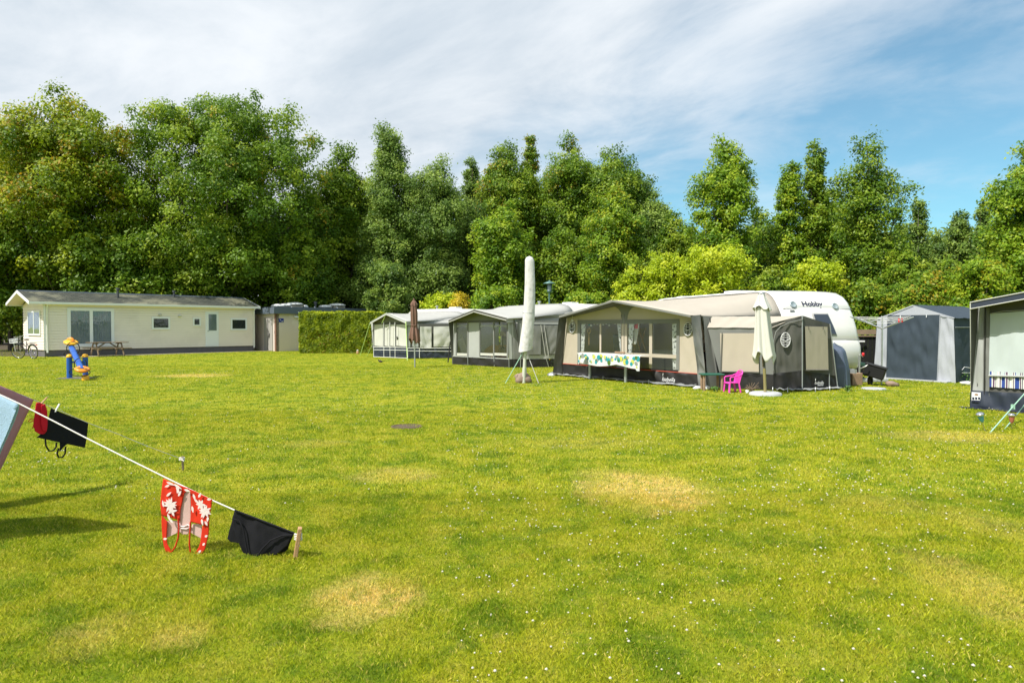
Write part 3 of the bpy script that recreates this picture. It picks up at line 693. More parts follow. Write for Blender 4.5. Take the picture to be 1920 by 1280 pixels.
def chalet_roof():
    vs = []; fs = []; uvs = []; u0, u1 = -.72, HL + .25; rows = 11; ridge_z = 3.50; ez = 2.86; ov = .28
    for side in (0, 1):
        for i in range(rows):
            a, b = i / rows, (i + 1) / rows
            def pt(u, t, lift):
                off = ov + (-HW / 2 - ov) * t if side == 0 else -HW - ov + (HW / 2 + ov) * t
                return PF.pt(u, ez + (ridge_z - ez) * t + lift, off)
            base = len(vs); vs += [pt(u0, a, .028), pt(u1, a, .028), pt(u1, b, .004), pt(u0, b, .004), pt(u0, a, 0), pt(u1, a, 0)]
            fs += [(base, base + 1, base + 2, base + 3), (base + 4, base + 5, base + 1, base)]
            L_ = 2.2; uvs += [(u0, a * L_), (u1, a * L_), (u1, b * L_), (u0, b * L_), (u0, a * L_), (u1, a * L_), (u1, a * L_ + .02), (u0, a * L_ + .02)]
    me = bpy.data.meshes.new('roof'); me.from_pydata(vs, [], fs); me.transform(Matrix.Translation(-chal.location)); me.materials.append(roof_mat())
    ul = me.uv_layers.new(name='UVMap')
    for i, q in enumerate(uvs): ul.data[i].uv = q
    me.update(); o = bpy.data.objects.new('roof', me); COL.objects.link(o); o.parent = chal
    mb = MB()
    mb.pbox(PF, u0, u1, 2.77, 2.89, ov - .01, ov + .05); mb.pbox(PF, u0, u1, 2.74, 2.90, -HW - ov - .05, -HW - ov + .01)
    for u in (u0 - .03, u1 + .0):
        for s_ in (0, 1):
            o0 = ov + .05 if s_ == 0 else -HW - ov - .05
            vs = [PF.pt(u, 2.74, o0), PF.pt(u + .03, 2.74, o0), PF.pt(u + .03, ridge_z - .12, -HW / 2), PF.pt(u, ridge_z - .12, -HW / 2), PF.pt(u, 2.90, o0), PF.pt(u + .03, 2.90, o0), PF.pt(u + .03, ridge_z + .04, -HW / 2), PF.pt(u, ridge_z + .04, -HW / 2)]
            mb._add(vs, [(0, 1, 2, 3), (4, 5, 6, 7), (0, 3, 7, 4), (1, 2, 6, 5), (0, 1, 5, 4)])
    mb.build('fascia', M['white_plastic'], chal)
    mb = MB()  # soffit
    mb.poly([PF.pt(u0, 2.80, ov), PF.pt(0, 2.80, ov), PF.pt(0, 3.42, -HW / 2), PF.pt(u0, 3.42, -HW / 2)])
    mb.poly([PF.pt(u0, 2.80, -HW - ov), PF.pt(0, 2.80, -HW - ov), PF.pt(0, 3.42, -HW / 2), PF.pt(u0, 3.42, -HW / 2)])
    mb.poly([PF.pt(0, 2.77, 0.02), PF.pt(HL, 2.77, .02), PF.pt(HL, 2.77, ov), PF.pt(0, 2.77, ov)])
    mb.build('soffit', M['siding'], chal)
    mb = MB(); mb.tube([PF.pt(u0, ridge_z + .01, -HW / 2), PF.pt(u1, ridge_z + .01, -HW / 2)], .05, 8); mb.build('ridge_cap', M['fascia'], chal)
chalet_roof()
for u in (.12, HL - .06):
    mb = MB(); mb.tube([PF.pt(u, 2.78, .24), PF.pt(u, 2.62, .09), PF.pt(u, .22, .09)], .045, 8); mb.build('downpipe', M['white_plastic'], chal)
wd = window(PF, PF.R(125, 577.5, 213, 649.5), chal, fw=.16, name='sliding_door', curtain=True, mull=1, off=.032)
window(PF, PF.R(283.5, 594, 318, 617.5), chal, fw=.10, off=.032)
window(PF, PF.R(361, 595.5, 375.5, 611), chal, fw=.08, off=.032)
window(PF, PF.R(431.7, 596.7, 462, 619), chal, fw=.10, off=.032)
window(PE, (1.0, 3.25, 1.12, 2.45), chal, fw=.09, off=.032, mull=1, curtain=True)
u0, u1, z0, z1 = PF.R(384.5, 584.5, 409, 649.5)
mb = MB(); mb.pbox(PF, u0, u1, z0, z1, .018, .052); mb.pbox(PF, u0 + .07, u1 - .07, z0 + .05, z1 - .07, .05, .065)
dr = mb.build('door', M['white'], chal)
r = PF.R(390, 589, 405, 619.5); mb = MB(); mb.pbox(PF, *r, .067, .075); mb.build('pane', M['glass'], dr)
mb = MB(); mb.pbox(PF, r[0] + .05, r[1] - .05, r[2] - .02 + .02, r[3], .0655, .0665); mb.build('blind', M['curtain'], dr)
mb = MB(); mb.pbox(PF, u0 + .1, u0 + .2, z0 + .95, z0 + .99, .07, .11); mb.build('handle', M['steel'], dr)
for (px, py) in ((299, 590), (336, 592)):
    u, z = PF.uz(px, py); mb = MB(); mb.lathe(PF.pt(u, z, .08), [(.0, -.05), (.09, -.045), (.1, .03), (.04, .06), (0, .06)], 12); mb.build('wall_lamp', M['offwhite'], chal)
for px, pyt, pyb in ((221, 545, 553), (326.5, 541, 557)):
    p = V(px, pyb, 39.5 if px < 300 else 42.5); mb = MB(); mb.tube([p - UPV * .3, p + UPV * .30], .06, 10); mb.tube([p + UPV * .30, p + UPV * .42], .10, 10); mb.build('flue_pipe', M['roofpipe'], chal)
# paving in front of the chalet and the toilet building
mb = MB(); q0 = PF.pt(-.3, .012, .55); 
mb.poly([PF.pt(.5, .010, 0), PF.pt(.7, .010, 1.6), PF.pt(HL * .55, .010, 1.1), PF.pt(HL + 3.5, .010, .9), PF.pt(HL + 3.7, .010, -.5), PF.pt(HL, .010, -.2)])
clean(mb.build('paving', M['paving']), kind='structure')

# ---------------------------------------------------------------- toilet building
B0 = Vector((-15.2, 44.0, 0)); BD = Vector((.72, .69, 0)).normalized(); P1 = Plane(B0, U=BD); P2 = Plane(B0 + Vector((-BD.y, BD.x, 0)) * 3.2, P=B0)
tb = thing('toilet_building', 'flat-roofed pale rendered toilet building with a slate-blue fascia between chalet and hedge', 'toilet building', P1.pt(3, 0, -1.6))
mb = MB(); mb.pbox(P1, 0, 6.6, 0, 2.5, -4, 0); bw = mb.build('wall', M['render'], tb)
mb = MB(); mb.pbox(P1, -.25, 6.9, 2.42, 2.80, -4.3, .25); mb.pbox(P1, -.20, 6.85, 2.80, 2.86, -4.25, .20); mb.build('roof', M['fascia'], tb)
mb = MB(); mb.pbox(P2, 2.98, 3.2, 0, 2.42, -.2, .012); mb.build('brick_pier', M['brick'], tb)
u0, u1, z0, z1 = P2.R(494, 596, 516, 657)
mb = MB(); mb.pbox(P2, 1.5, 2.75, 0.02, 2.15, .0, .05); d_ = mb.build('door', M['doorgrey'], tb)
mb = MB(); mb.pbox(P2, 2.08, 2.12, .05, 2.1, .05, .07); mb.pbox(P2, 2.3, 2.36, .9, 1.15, .05, .10); mb.build('door_edge', M['dark'], d_)
mb = MB(); u, z = P1.uz(524, 601); mb.pbox(P1, u - .05, u + .28, z - .10, z + .14, .0, .02); sg = mb.build('sign', M['bluesign'], tb)
mb = MB(); mb.poly([P1.pt(u, z + .02, .024), P1.pt(u + .09, z + .02, .024), P1.pt(u + .045, z + .11, .024)]); mb.poly([P1.pt(u + .12, z - .06, .024), P1.pt(u + .24, z - .06, .024), P1.pt(u + .24, z - .02, .024), P1.pt(u + .12, z - .02, .024)]); mb.build('arrow', M['whitetext'], sg)
mb = MB(); u, z = P1.uz(557, 594); mb.box(P1.pt(u, z, .12), (.45, .16, .10), math.atan2(BD.y, BD.x)); mb.build('wall_lamp', M['white'], tb)
for px, hh, wd_ in ((521, .14, .7), (534, .2, .8), (552, .34, 1.0), (573, .12, .3), (610, .16, .8), (632, .34, 1.0)):
    d = 44 + (px - 519) * .027 + 1.2; p = V(px, 576, d); p.z = 2.84; mb = MB()
    mb.box(p + UPV * hh * .3, (wd_ * .8, wd_ * .8, hh * .8), .76); sk = mb.build('skylight_kerb', M['beige'], tb)
    mb = MB(); mb.lathe(p + UPV * (hh * .7), [(wd_ * .6, 0), (wd_ * .6, .04), (wd_ * .45, .11), (wd_ * .2, .15), (0, .16)], 16); mb.build('skylight_dome', M['white_plastic'], sk)
mb = MB(); p = V(591.5, 577, 47); mb.tube([Vector((p.x, p.y, 2.8)), Vector((p.x, p.y, 3.15))], .07, 10); mb.tube([Vector((p.x, p.y, 3.15)), Vector((p.x, p.y, 3.32))], .12, 10); mb.build('vent_pipe', M['roofpipe'], tb)
for px in (557, 600, 641):
    mb = MB(); a = P1.px(px + 4, 586, .27); mb.beam(a, a + Vector((-.5, -.1, .38)), .04, .04); mb.build('roof_stay', M['white'], tb)

# ---------------------------------------------------------------- hedge
def hedge():
    x0, x1, y0, y1, H = -12.75, -7.95, 41.0, 42.6, 2.42
    root = thing('hedge', 'square-clipped bright green hedge between the toilet building and the far awning', 'hedge', ((x0 + x1) / 2, (y0 + y1) / 2, 0))
    cx_, cy_ = root.location.x, root.location.y
    g = np.random.default_rng(9); n = 60000
    a, b, c = g.random(n), g.random(n), g.random(n)
    k = g.random(n); X = x0 + (x1 - x0) * a; Y = y0 + (y1 - y0) * b; Z = .05 + (H - .05) * c
    depth = np.abs(g.normal(0, .08, n)) - .05
    fr = k < .55; tp = (k >= .55) & (k < .8); lf = (k >= .8) & (k < .88); rt = (k >= .88) & (k < .94); bk = k >= .94
    Y = np.where(fr, y0 + depth, np.where(bk, y1 - depth, Y)); Z = np.where(tp, H - depth, Z); X = np.where(lf, x0 + depth, np.where(rt, x1 - depth, X))
    bulge = np.array([.10 * noise.noise(Vector((a_ * 1.7, b_, c_ * 1.7))) for a_, b_, c_ in zip(X, Y, Z)]); Y = Y + np.where(fr, bulge, 0); Z = Z + np.where(tp, bulge * .7 + .02 * np.sin(X * 13), 0)
    p = np.stack([X - cx_, Y - cy_, Z], 1); nm = g.normal(size=(n, 3)) * .6; nm[:, 1] -= fr * 1.1; nm[:, 0] -= fr * .3; nm[:, 2] += .55 + tp * .4
    nm /= np.linalg.norm(nm, axis=1)[:, None]; tv = np.cross(nm, g.normal(size=(n, 3))); tv /= np.linalg.norm(tv, axis=1)[:, None]; bv = np.cross(nm, tv)
    s = g.uniform(.05, .11, n)[:, None]
    v = np.stack([p - tv * s, p + bv * s * .7, p + tv * s, p - bv * s * .7], 1).reshape(-1, 3)
    cl = np.array([noise.noise(Vector((a_ * 3.1, b_ * 3.1, c_ * 3.1))) for a_, b_, c_ in zip(X, Y, Z)]); tint = np.clip(g.normal(.36, .24, n) + tp * .45 + .55 * cl, 0, 1)  # top leaves tinted lighter: sunlight on the hedge top put into the colour
    m = leaf_mat('hedge_leaves', (.14, .21, .008), (.30, .38, .012), (.52, .56, .02), (.3, .16, .02))
    mesh_np('foliage', v, np.arange(n)[:, None] * 4 + np.array([[0, 1, 2, 3]]), m, {'tint': np.repeat(tint, 4), 'tip': np.repeat((g.random(n) < .06) * (Z < 1.4) * .8, 4)}, root)
    mb = MB(); mb.box((0, 0, H / 2 - .03), (x1 - x0 - .22, y1 - y0 - .22, H - .2)); mb.build('shade_core', mat('hedge_inner', (.02, .03, .006), .9, .4, 8), root, loc=(0, 0, 0))  # solid dark box behind the leaves, the hedge's inner shade as colour
hedge()

# ---------------------------------------------------------------- awning tools
def pq(P, pts, off=0.0): return [P.px(x, y, off) for x, y in pts]
def panel(P, x0t, x0b, x1t, x1b, yt0, yt1, yb0, yb1, name, m, parent, off=0.0, amp=.01, seed=0, diag=0., nu=14, nv=16):
    "a cloth panel given by its four picture corners on plane P"
    mb = MB(); mb.cloth(P.px(x0b, yb0, off), P.px(x1b, yb1, off), P.px(x1t, yt1, off), P.px(x0t, yt0, off), P.N, amp, nu=nu, nv=nv, seed=seed, diag=diag)
    return mb.build(name, M[m], parent)
def strip_roof(front, back, nv, sag=.03, lift=None):
    "front/back: lists of points with the same length"
    mb = MB(); n = len(front)
    vs = []
    for j in range(nv + 1):
        t = j / nv
        for i in range(n):
            p = Vector(front[i]).lerp(Vector(back[i]), t); p.z -= sag * math.sin(math.pi * t)
            p.z += .012 * noise.noise(Vector((p.x * 1.1, p.y * 1.1, 0)))
            vs.append(p)
    fs = [(j * n + i, j * n + i + 1, (j + 1) * n + i + 1, (j + 1) * n + i) for j in range(nv) for i in range(n - 1)]
    mb._add(vs, fs, 0, True); return mb
def resample(pts, n):
    pts = [Vector(p) for p in pts]; d = [0]
    for a, b in zip(pts, pts[1:]): d.append(d[-1] + (b - a).length)
    out = []
    for i in range(n):
        s = d[-1] * i / (n - 1); k = 0
        while k < len(d) - 2 and d[k + 1] < s: k += 1
        out.append(pts[k].lerp(pts[k + 1], (s - d[k]) / max(1e-6, d[k + 1] - d[k])))
    return out
def band(mb, a, b, n, th, dp, mi=0):
    "hanging border: from a to b, th deep downwards, dp thick along n"
    a = Vector(a); b = Vector(b); n = Vector(n); dn = Vector((0, 0, -th))
    vs = [a, b, b + dn, a + dn, a - n * dp, b - n * dp, b + dn - n * dp, a + dn - n * dp]
    mb._add(vs, [(0, 1, 2, 3), (7, 6, 5, 4), (0, 4, 5, 1), (3, 2, 6, 7), (0, 3, 7, 4), (1, 5, 6, 2)], mi)
def emblem(P, px, py, rx, ry, parent, off=.012):
    "oval net window with a white rim and globe-like grid"
    u, z = P.uz(px, py); a = P.uz(px + rx, py)[0] - u; h = abs(P.uz(px, py - ry)[1] - z); n = 28
    mb = MB(); mb.poly([P.pt(u + a * math.cos(2 * math.pi * k / n), z + h * math.sin(2 * math.pi * k / n), off) for k in range(n)])
    e = mb.build('oval_vent', M['black'], parent)
    mb = MB()
    mb.tube([P.pt(u + a * math.cos(2 * math.pi * k / n), z + h * math.sin(2 * math.pi * k / n), off + .004) for k in range(n)], .009, 6, closed=True)
    for q in (-.66, -.33, .33, .66):
        hh = h * math.sqrt(1 - q * q); mb.tube([P.pt(u + a * q, z - hh, off + .005), P.pt(u + a * q * 1.1, z, off + .005), P.pt(u + a * q, z + hh, off + .005)], .005, 5)
        aa = a * math.sqrt(1 - q * q); mb.tube([P.pt(u - aa, z + h * q, off + .005), P.pt(u + aa, z + h * q, off + .005)], .005, 5)
    mb.tube([P.pt(u - a, z + .02, off + .005), P.pt(u, z - .03, off + .007), P.pt(u + a, z + .03, off + .005)], .009, 5)
    mb.build('emblem', M['whitetext'], e)
def logo(P, px, py, wpx, parent, off=.03):
    u, z = P.uz(px, py); wd = P.uz(px + wpx, py)[0] - u; mb = MB()
    text_mb(mb, "Isabella", P, u, z, wd * .34, off, bold=.0, shear=.3, wide=1.0)
    text_mb(mb, "ISABELLA.NET", P, u + wd * .35, z - wd * .13, wd * .10, off, bold=.0008)
    mb.lathe(P.pt(u + wd * .10, z + wd * .40, off), [(0, -.012), (wd * .035, 0), (0, .03)], 8)
    mb.beam(P.pt(u + wd * .10, z + wd * .38, off), P.pt(u + wd * .08, z + wd * .3, off), .01, .01)
    mb.build('lettering', M['whitetext'], parent)

# ---------------------------------------------------------------- near beige awning
P = Plane(G(1049, 703), P=G(1325, 727)); 
if P.N.y > 0: P = Plane(G(1049, 703), P=G(1325, 727), flip=True)
aw = thing('awning', 'large beige awning with grey gable border and curtained windows before the white caravan', 'awning', P.pt(3, 0, -1))
PA = P
panel(P, 1062, 1055.5, 1084, 1082.5, 592, 584.5, 681.5, 684, 'front_panel', 'beige', aw, seed=1)
panel(P, 1272, 1272, 1300, 1318, 592, 593, 698, 701.5, 'front_panel', 'beige', aw, seed=2, nu=18)
# gable field
mb = MB(); n = 24
def gz(u, uA, zA, uP, zP, uB, zB): return zA + (zP - zA) * (u - uA) / (uP - uA) if u < uP else zP + (zB - zP) * (u - uP) / (uB - uP)
uA, zA = P.uz(1062, 591); uB, zB = P.uz(1300, 594); uPk, zPk = P.uz(1146, 571)
ut, zt = P.uz(1084, 599.5); zt = 1.80
mb.grid(lambda a, b: P.pt(uA + (uB - uA) * a, 1.78 + (max(1.79, gz(uA + (uB - uA) * a, uA, 1.90, uPk, 2.40, uB, 1.88)) - 1.78) * b, -.004), 30, 4)
mb.build('gable_panel', M['beige'], aw)
mb = MB()  # Y-shaped centre column of the gable
uc = P.uz(1171.5, 600)[0]
prof = [(1.78, .10), (1.9, .12), (2.02, .16), (2.12, .26), (2.18, .38), (2.22, .50)]
for (za, wa), (zb_, wb) in zip(prof, prof[1:]): mb.poly([P.pt(uc - wa, za, .004), P.pt(uc + wa, za, .004), P.pt(uc + wb, zb_, .004), P.pt(uc - wb, zb_, .004)])
mb.build('gable_column', M['mgrey'], aw)
# window band: frame bars around real openings
W0, W1 = P.uz(1083, 640)[0], P.uz(1274, 640)[0]
zT = 1.80; zB1 = .60
def U_(px, py=640): return P.uz(px, py)[0]
mb = MB(); mb.pbox(P, W0, W1, 1.68, zT, -.01, .012); mb.pbox(P, W0, U_(1088), .42, 1.68, -.01, .010); mb.pbox(P, U_(1268.5), W1, .42, 1.68, -.01, .010)
mb.build('window_surround', M['mgrey'], aw)
mb = MB()
for a, b in ((1124.5, 1127.5), (1165, 1176), (1217.5, 1223)): mb.pbox(P, U_(a), U_(b), .42, 1.68, -.008, .008)
mb.pbox(P, U_(1176), U_(1217.5), .73, .83, -.009, .009); mb.pbox(P, U_(1223), U_(1268.5), .73, .83, -.009, .009); mb.pbox(P, U_(1088), U_(1165), .42, .80, -.009, .006)
mb.build('window_bars', M['beige'], aw)
for a, b, z0, z1 in ((1088, 1124.5, .80, 1.68), (1127.5, 1165, .80, 1.68), (1176, 1217.5, .83, 1.68), (1223, 1268.5, .83, 1.68), (1176, 1217.5, .42, .73), (1223, 1268.5, .42, .73)):
    mb = MB(); mb.pbox(P, U_(a), U_(b), z0, z1, -.003, 0.0); mb.build('window', M['film'], aw)
# curtains with a woven black and white pattern, inside the window
mw = bpy.data.materials.new('patterned_curtain'); mw.use_nodes = True; t_ = NT(mw.node_tree); t_.n.clear()
cc = t_.add('ShaderNodeTexCoord').outputs['Object']; vo = t_.add('ShaderNodeTexVoronoi', {'Vector': cc, 'Scale': 13.0}); 
ck = t_.mix(t_.sstep(vo.outputs['Distance'], .25, .45), (.10, .10, .11), (.85, .85, .85))
pp = t_.add('ShaderNodeBsdfPrincipled', {'Base Color': ck, 'Roughness': .8}); t_.l.new(pp.outputs[0], t_.add('ShaderNodeOutputMaterial').inputs[0]); M['patcurtain'] = mw
for (t0, t1, b0, b1, zb_) in ((1088, 1096, 1088, 1093, .8), (1155, 1165, 1162, 1165.5, .8), (1177, 1187, 1176, 1182, .8), (1258, 1268.5, 1260, 1268.5, .42)):
    mb = MB(); uu = [U_(t0), U_(t1), U_(b0), U_(b1)]
    mb.grid(lambda a, b: P.pt((uu[2] + (uu[3] - uu[2]) * a) * (1 - b) + (uu[0] + (uu[1] - uu[0]) * a) * b, zb_ + (1.68 - zb_) * b, -.05 + .02 * math.sin(a * 22)), 30, 10)
    mb.build('curtain', M['patcurtain'], aw)
# lower skirt
panel(P, 1055.5, 1053, 1318, 1325, 681.5, 701.5, 699, 723.5, 'mud_flap', 'mud', aw, off=.02, amp=.05, seed=5, diag=.9, nu=60, nv=10)
mb = MB(); a, b = P.px(1055.5, 681.5, .02), P.px(1318, 701.5, .02); mb.tube([a, b], .012, 6); mb.build('piping', M['red'], aw)
mb = MB()
def gs(a, b):
    p = P.pt(-.02 + 6.0 * a, 0, .02 + .30 * b); p.z = .035 + .045 * noise.noise(Vector((a * 22, b * 2.5, 4))) * (1 - .3 * b) + .012; return p
mb.grid(gs, 90, 6); mb.build('groundsheet_edge', M['groundsheet'], aw)
for u in (.5, 1.4, 2.3, 3.2, 4.1, 5.0, 5.7):
    mb = MB(); p = P.pt(u, 0, .26); mb.tube([p - UPV * .03, p + UPV * .10], .012, 6); mb.tube([p + UPV * .10, p + UPV * .09 + P.N * -.05], .01, 6); mb.build('peg', M['alu'], aw)
logo(P, 1248, 713, 25, aw, off=.16)
emblem(P, 1074, 613.5, 5.8, 10, aw, off=.035); emblem(P, 1291.5, 617, 8.2, 12, aw, off=.035)
# roof: front edge .35 m in front of the wall, back edge on the caravan rail
CL = Vector((.28, -.96, 0)).normalized(); CW = Vector((.96, .28, 0)).normalized(); C0 = Vector((7.55, 18.9, 0))
CP = [(-.10, 1.93), (-.2, 2.1), (-.36, 2.32), (-.5, 2.45), (-.68, 2.55), (-.9, 2.60)]         # rail along the front corner
def cpt(l, z, w_=0.0): return C0 + CL * l + CW * w_ + UPV * z
fl = P.px(1048, 592.7, .35); fp = P.px(1149, 562.6, .72); fr_ = P.px(1295, 591, .35); side_r = P.pt(P.uz(1313, 590)[0] - .02, 1.90, .0)
LEN = 7.6
nf = 33
front = resample([fl, fp], 14)[:-1] + resample([fp, fr_], 20)
backc = [cpt(-LEN, 1.95), cpt(-LEN + .12, 2.3), cpt(-LEN + .5, 2.52), cpt(-LEN + .9, 2.575), cpt(-5.6, 2.575)]
back = resample(backc, 14)[:-1] + resample([cpt(-5.6, 2.575), cpt(-2.2, 2.575)], 10)[:-1] + resample([cpt(-2.2, 2.575)] + [cpt(l, z - .012) for l, z in reversed(CP)], 11)
rb = strip_roof(front, back, 12, sag=.05); roof = rb.build('roof', M['beigeroof'], aw, solid=.006)
mb = MB(); e = .004
for a, b in ((fl, fp), (fp, fr_)): band(mb, a + P.N * e, b + P.N * e, P.N, .055, .006)
mb.build('roof_border', M['mgrey'], aw)
mb = MB()   # underside of the overhang: dark grey slanting panels back to the wall
for a, b in ((fl, fp), (fp, fr_)): mb.poly([a - UPV * .05, b - UPV * .05, b - P.N * (.72 if b is fp else .35) - UPV * .06, a - P.N * (.72 if a is fp else .35) - UPV * .06])
mb.build('overhang_lining', M['dgrey'], aw)
mb = MB(); a0 = P.px(1049, 596, .35); a0 = Vector((fl.x, fl.y, fl.z - .04)); bpt = P.pt(.0, .0, .30)
mb.cloth(P.pt(.0, .02, .3), P.pt(.12, .02, .02), fl - P.N * .33 - UPV * .02, fl - UPV * .02, (P.U * -1), .02, seed=8); mb.build('storm_flap', M['dgrey'], aw)
mb = MB(); mb.cloth(P.pt(5.65, .02, .05), P.pt(5.95, .02, .12), V(1313, 590, 17.9), V(1295.5, 592.5, 17.72), P.N, .05, seed=12, diag=1.2, nu=18, nv=30); mb.build('storm_flap', M['mgrey'], aw)
s0, s1 = V(1313, 590.2, 17.92), V(1330, 596, 17.95); g0, g1 = G(1339, 722), G(1349, 727.5)
mb = MB(); mb.cloth(g0 + UPV * .02, g1 + UPV * .02, s1, s0, P.N, .02, seed=13, nv=24); mb.build('side_panel', M['mgrey'], aw)
mb = MB(); mb.tube([s0 - Vector((0, .03, 0)), g0 - Vector((0, .03, 0))], .012, 6); mb.tube([s1 - Vector((0, .03, 0)), g1 - Vector((0, .03, 0))], .012, 6); mb.build('seam_piping', M['mud'], aw)
# side wall from the front corner to the caravan, and the other end wall
SWp = [P.pt(5.9, 0, 0), cpt(-.15, 0)]
mb = MB(); mb.cloth(SWp[0], SWp[1], cpt(-.15, 1.93), P.pt(5.75, 1.86, 0), Vector((.6, -.8, 0)), .02, seed=15); mb.build('side_wall', M['mgrey'], aw)
mb = MB(); mb.cloth(P.pt(.05, 0, 0), cpt(-LEN, 0), cpt(-LEN, 1.95), P.pt(.3, 1.88, 0), Vector((-.6, .8, 0)), .02, seed=16); mb.build('side_wall', M['beige'], aw)
mb = MB(); mb.poly([q + UPV * .006 for q in (P.pt(.1, 0, -.02), P.pt(5.85, 0, -.02), cpt(-.2, 0, -.02), cpt(-LEN, 0, -.02))]); mb.build('floor_mat', M['dgrey'], aw)
def loose(name, label, cat, mb, m, group=None): return clean(recenter(mb.build(name, m)), label, cat, group)
# hanging bulbs, chimes, lattice inside the window, shelf unit and folded chair inside
mb = MB(); mb.tube([P.px(1098 + i * 7.5, 603.2 + (.3 if i % 2 else 0), -.09) for i in range(12)], .006, 5); rl = mb.build('curtain_rail', M['steel'], aw)
bl = thing('bulb_string', 'string of small white bulb lights hanging inside the beige awning window', 'string lights', P.px(1145, 604, -.12))
mb = MB(); pts = [P.px(1103 + i * 5.6, 606 + 2.2 * math.sin(i * 1.9), -.12) for i in range(14)]; mb.tube(pts, .004, 5); mb.build('cable', M['black'], bl)
for i in range(1, 14):
    if i in (8,): continue
    mb = MB(); mb.lathe(pts[i] - UPV * .035, [(0, -.035), (.022, -.03), (.032, 0), (.022, .025), (.01, .035), (0, .036)], 8); mb.build('bulb', M['white_plastic'], bl)
ch = thing('hanging_ornament', 'round wicker ornament hanging at the left window inside the beige awning', 'ornament', P.px(1104.5, 618, -.1))
mb = MB(); c = P.px(1104.5, 620, -.1); mb.tube([c + P.U * (.07 * math.cos(a)) + UPV * (.08 * math.sin(a)) for a in [k * math.pi / 6 for k in range(12)]], .014, 6, closed=True); mb.tube([c + UPV * .08, c + UPV * .3], .004, 5); mb.tube([c - UPV * .08, c - UPV * .45], .012, 5); mb.build('ring', M['wicker'], ch)
mb = MB(); mb.lathe(c + UPV * .2, [(0, -.05), (.035, -.03), (.04, .03), (0, .06)], 8); mb.build('bead', M['teal'], ch)
mb = MB(); c = P.px(1073.4, 600, .2); mb.tube([c + UPV * .32, c - UPV * .02], .004, 5); hw_ = clean(mb.build('wind_chime', M['rope']), 'small pale shell wind chime hanging outside at the left corner of the beige awning', 'wind chime')
recenter(hw_)
mb = MB(); mb.lathe(c, [(0, .03), (.05, .0), (.03, -.02), (.0, -.05)], 10); mb.lathe(c - UPV * .1, [(0, .03), (.03, .0), (.0, -.05)], 8); mb.build('shell', M['offwhite'], hw_)
mb = MB()
o_ = P.pt(2.2, 0, -1.6)
for k in range(4):
    a = P.pt(1.9 + .22 * k, 1.55, -1.0); mb.beam(a, a + P.U * .3 - UPV * .7, .03, .02); mb.beam(a + P.U * .3, a - UPV * .7, .03, .02)
loose('trellis', 'brown expanding wood lattice inside the beige awning behind the string of bulbs', 'lattice', mb, M['wicker'])
cab = thing('cupboard', 'pale low camping cupboard inside the beige awning behind the windows', 'cupboard', P.pt(3.6, 0, -1.6), math.atan2(P.U.y, P.U.x))
mb = MB(); mb.bevbox((0, 0, .45), (1.7, .5, .86), .02); mb.build('body', M['lgrey'], cab, loc=(0, 0, 0))
for x in (-.57, 0, .57): mb = MB(); mb.bevbox((x, -.262, .46), (.5, .02, .7), .006); mb.build('door', M['cream'], cab, loc=(0, 0, 0))
chi = thing('folding_chair', 'dark folded camping chair leaning inside the beige awning behind its left window', 'chair', P.pt(2.35, 0, -.5))
mb = MB(); a = P.pt(2.05, 1.35, -.7); b = P.pt(2.45, .1, -.45); mb.beam(a, b, .45, .05); mb.build('backrest', M['slate'], chi)
mb = MB(); mb.beam(a + P.U * .24, b + P.U * .24, .03, .06); mb.beam(a - P.U * .24, b - P.U * .24, .03, .06); mb.build('frame', M['alu'], chi)
shf = thing('shelf_unit', 'crowded dark shelf unit inside the right window of the beige awning', 'shelf', P.pt(5.0, 0, -.9), math.atan2(P.U.y, P.U.x))
mb = MB()
for z in (.3, .62, .94, 1.26): mb.box((0, 0, z), (1.2, .35, .025))
for x in (-.6, .6): mb.box((x, 0, .8), (.03, .35, 1.5))
mb.build('rack', M['barkpost'], shf, loc=(0, 0, 0))
rr = random.Random(3)
for z in (.33, .65, .97, 1.29):
    x = -.5
    while x < .5:
        w_, h_ = rr.uniform(.06, .16), rr.uniform(.08, .24); mb = MB(); mb.lathe((x, -.05, z), [(0, 0), (w_ / 2, 0), (w_ / 2, h_ * .8), (w_ * .3, h_), (0, h_)], 8)
        mb.build('jar', M[rr.choice(['wicker', 'redplastic', 'shade', 'slate', 'cream', 'black', 'leafgreen'])], shf, loc=(0, 0, 0)); x += w_ + .04
flg = MB(); flg.cloth(P.px(1188, 645, -.1), P.px(1193, 645, -.1), P.px(1200, 604, -.1), P.px(1189, 604, -.1), P.N, .02); loose('hanging_towel', 'cream and red towel hanging inside the middle window of the beige awning', 'towel', flg, M['cream'])
flg = MB(); flg.cloth(P.px(1188, 616, -.095), P.px(1198, 616, -.095), P.px(1199, 607, -.095), P.px(1188.5, 607, -.095), P.N, .01); loose('pennant', 'small red cloth pinned inside the middle window of the beige awning', 'pennant', flg, M['redcloth'])

# ---------------------------------------------------------------- white caravan
cv_ = thing('caravan', 'white caravan with rounded nose and lettered front behind the beige awning', 'caravan', C0 + CW * 1.15 + CL * -3)
prof = [(-LEN - .2, .38), (.10, .38), (.22, .44), (.30, .62), (.33, .85), (.31, 1.05), (.24, 1.22), (.225, 1.24), (.235, 1.26), (.13, 1.6), (.0, 1.93), (-.07, 2.08), (-.085, 2.10), (-.08, 2.12), (-.18, 2.28), (-.36, 2.45), (-.60, 2.56), (-.95, 2.61), (-1.5, 2.63), (-4, 2.63), (-LEN + .4, 2.62), (-LEN - .05, 2.5), (-LEN - .2, 2.2)]
def front_l(z):
    fr2 = prof[1:17]
    for (l0, z0), (l1, z1) in zip(fr2, fr2[1:]):
        if z0 <= z <= z1 or (z1 <= z <= z0): return l0 + (l1 - l0) * ((z - z0) / (z1 - z0) if z1 != z0 else 0)
    return 0
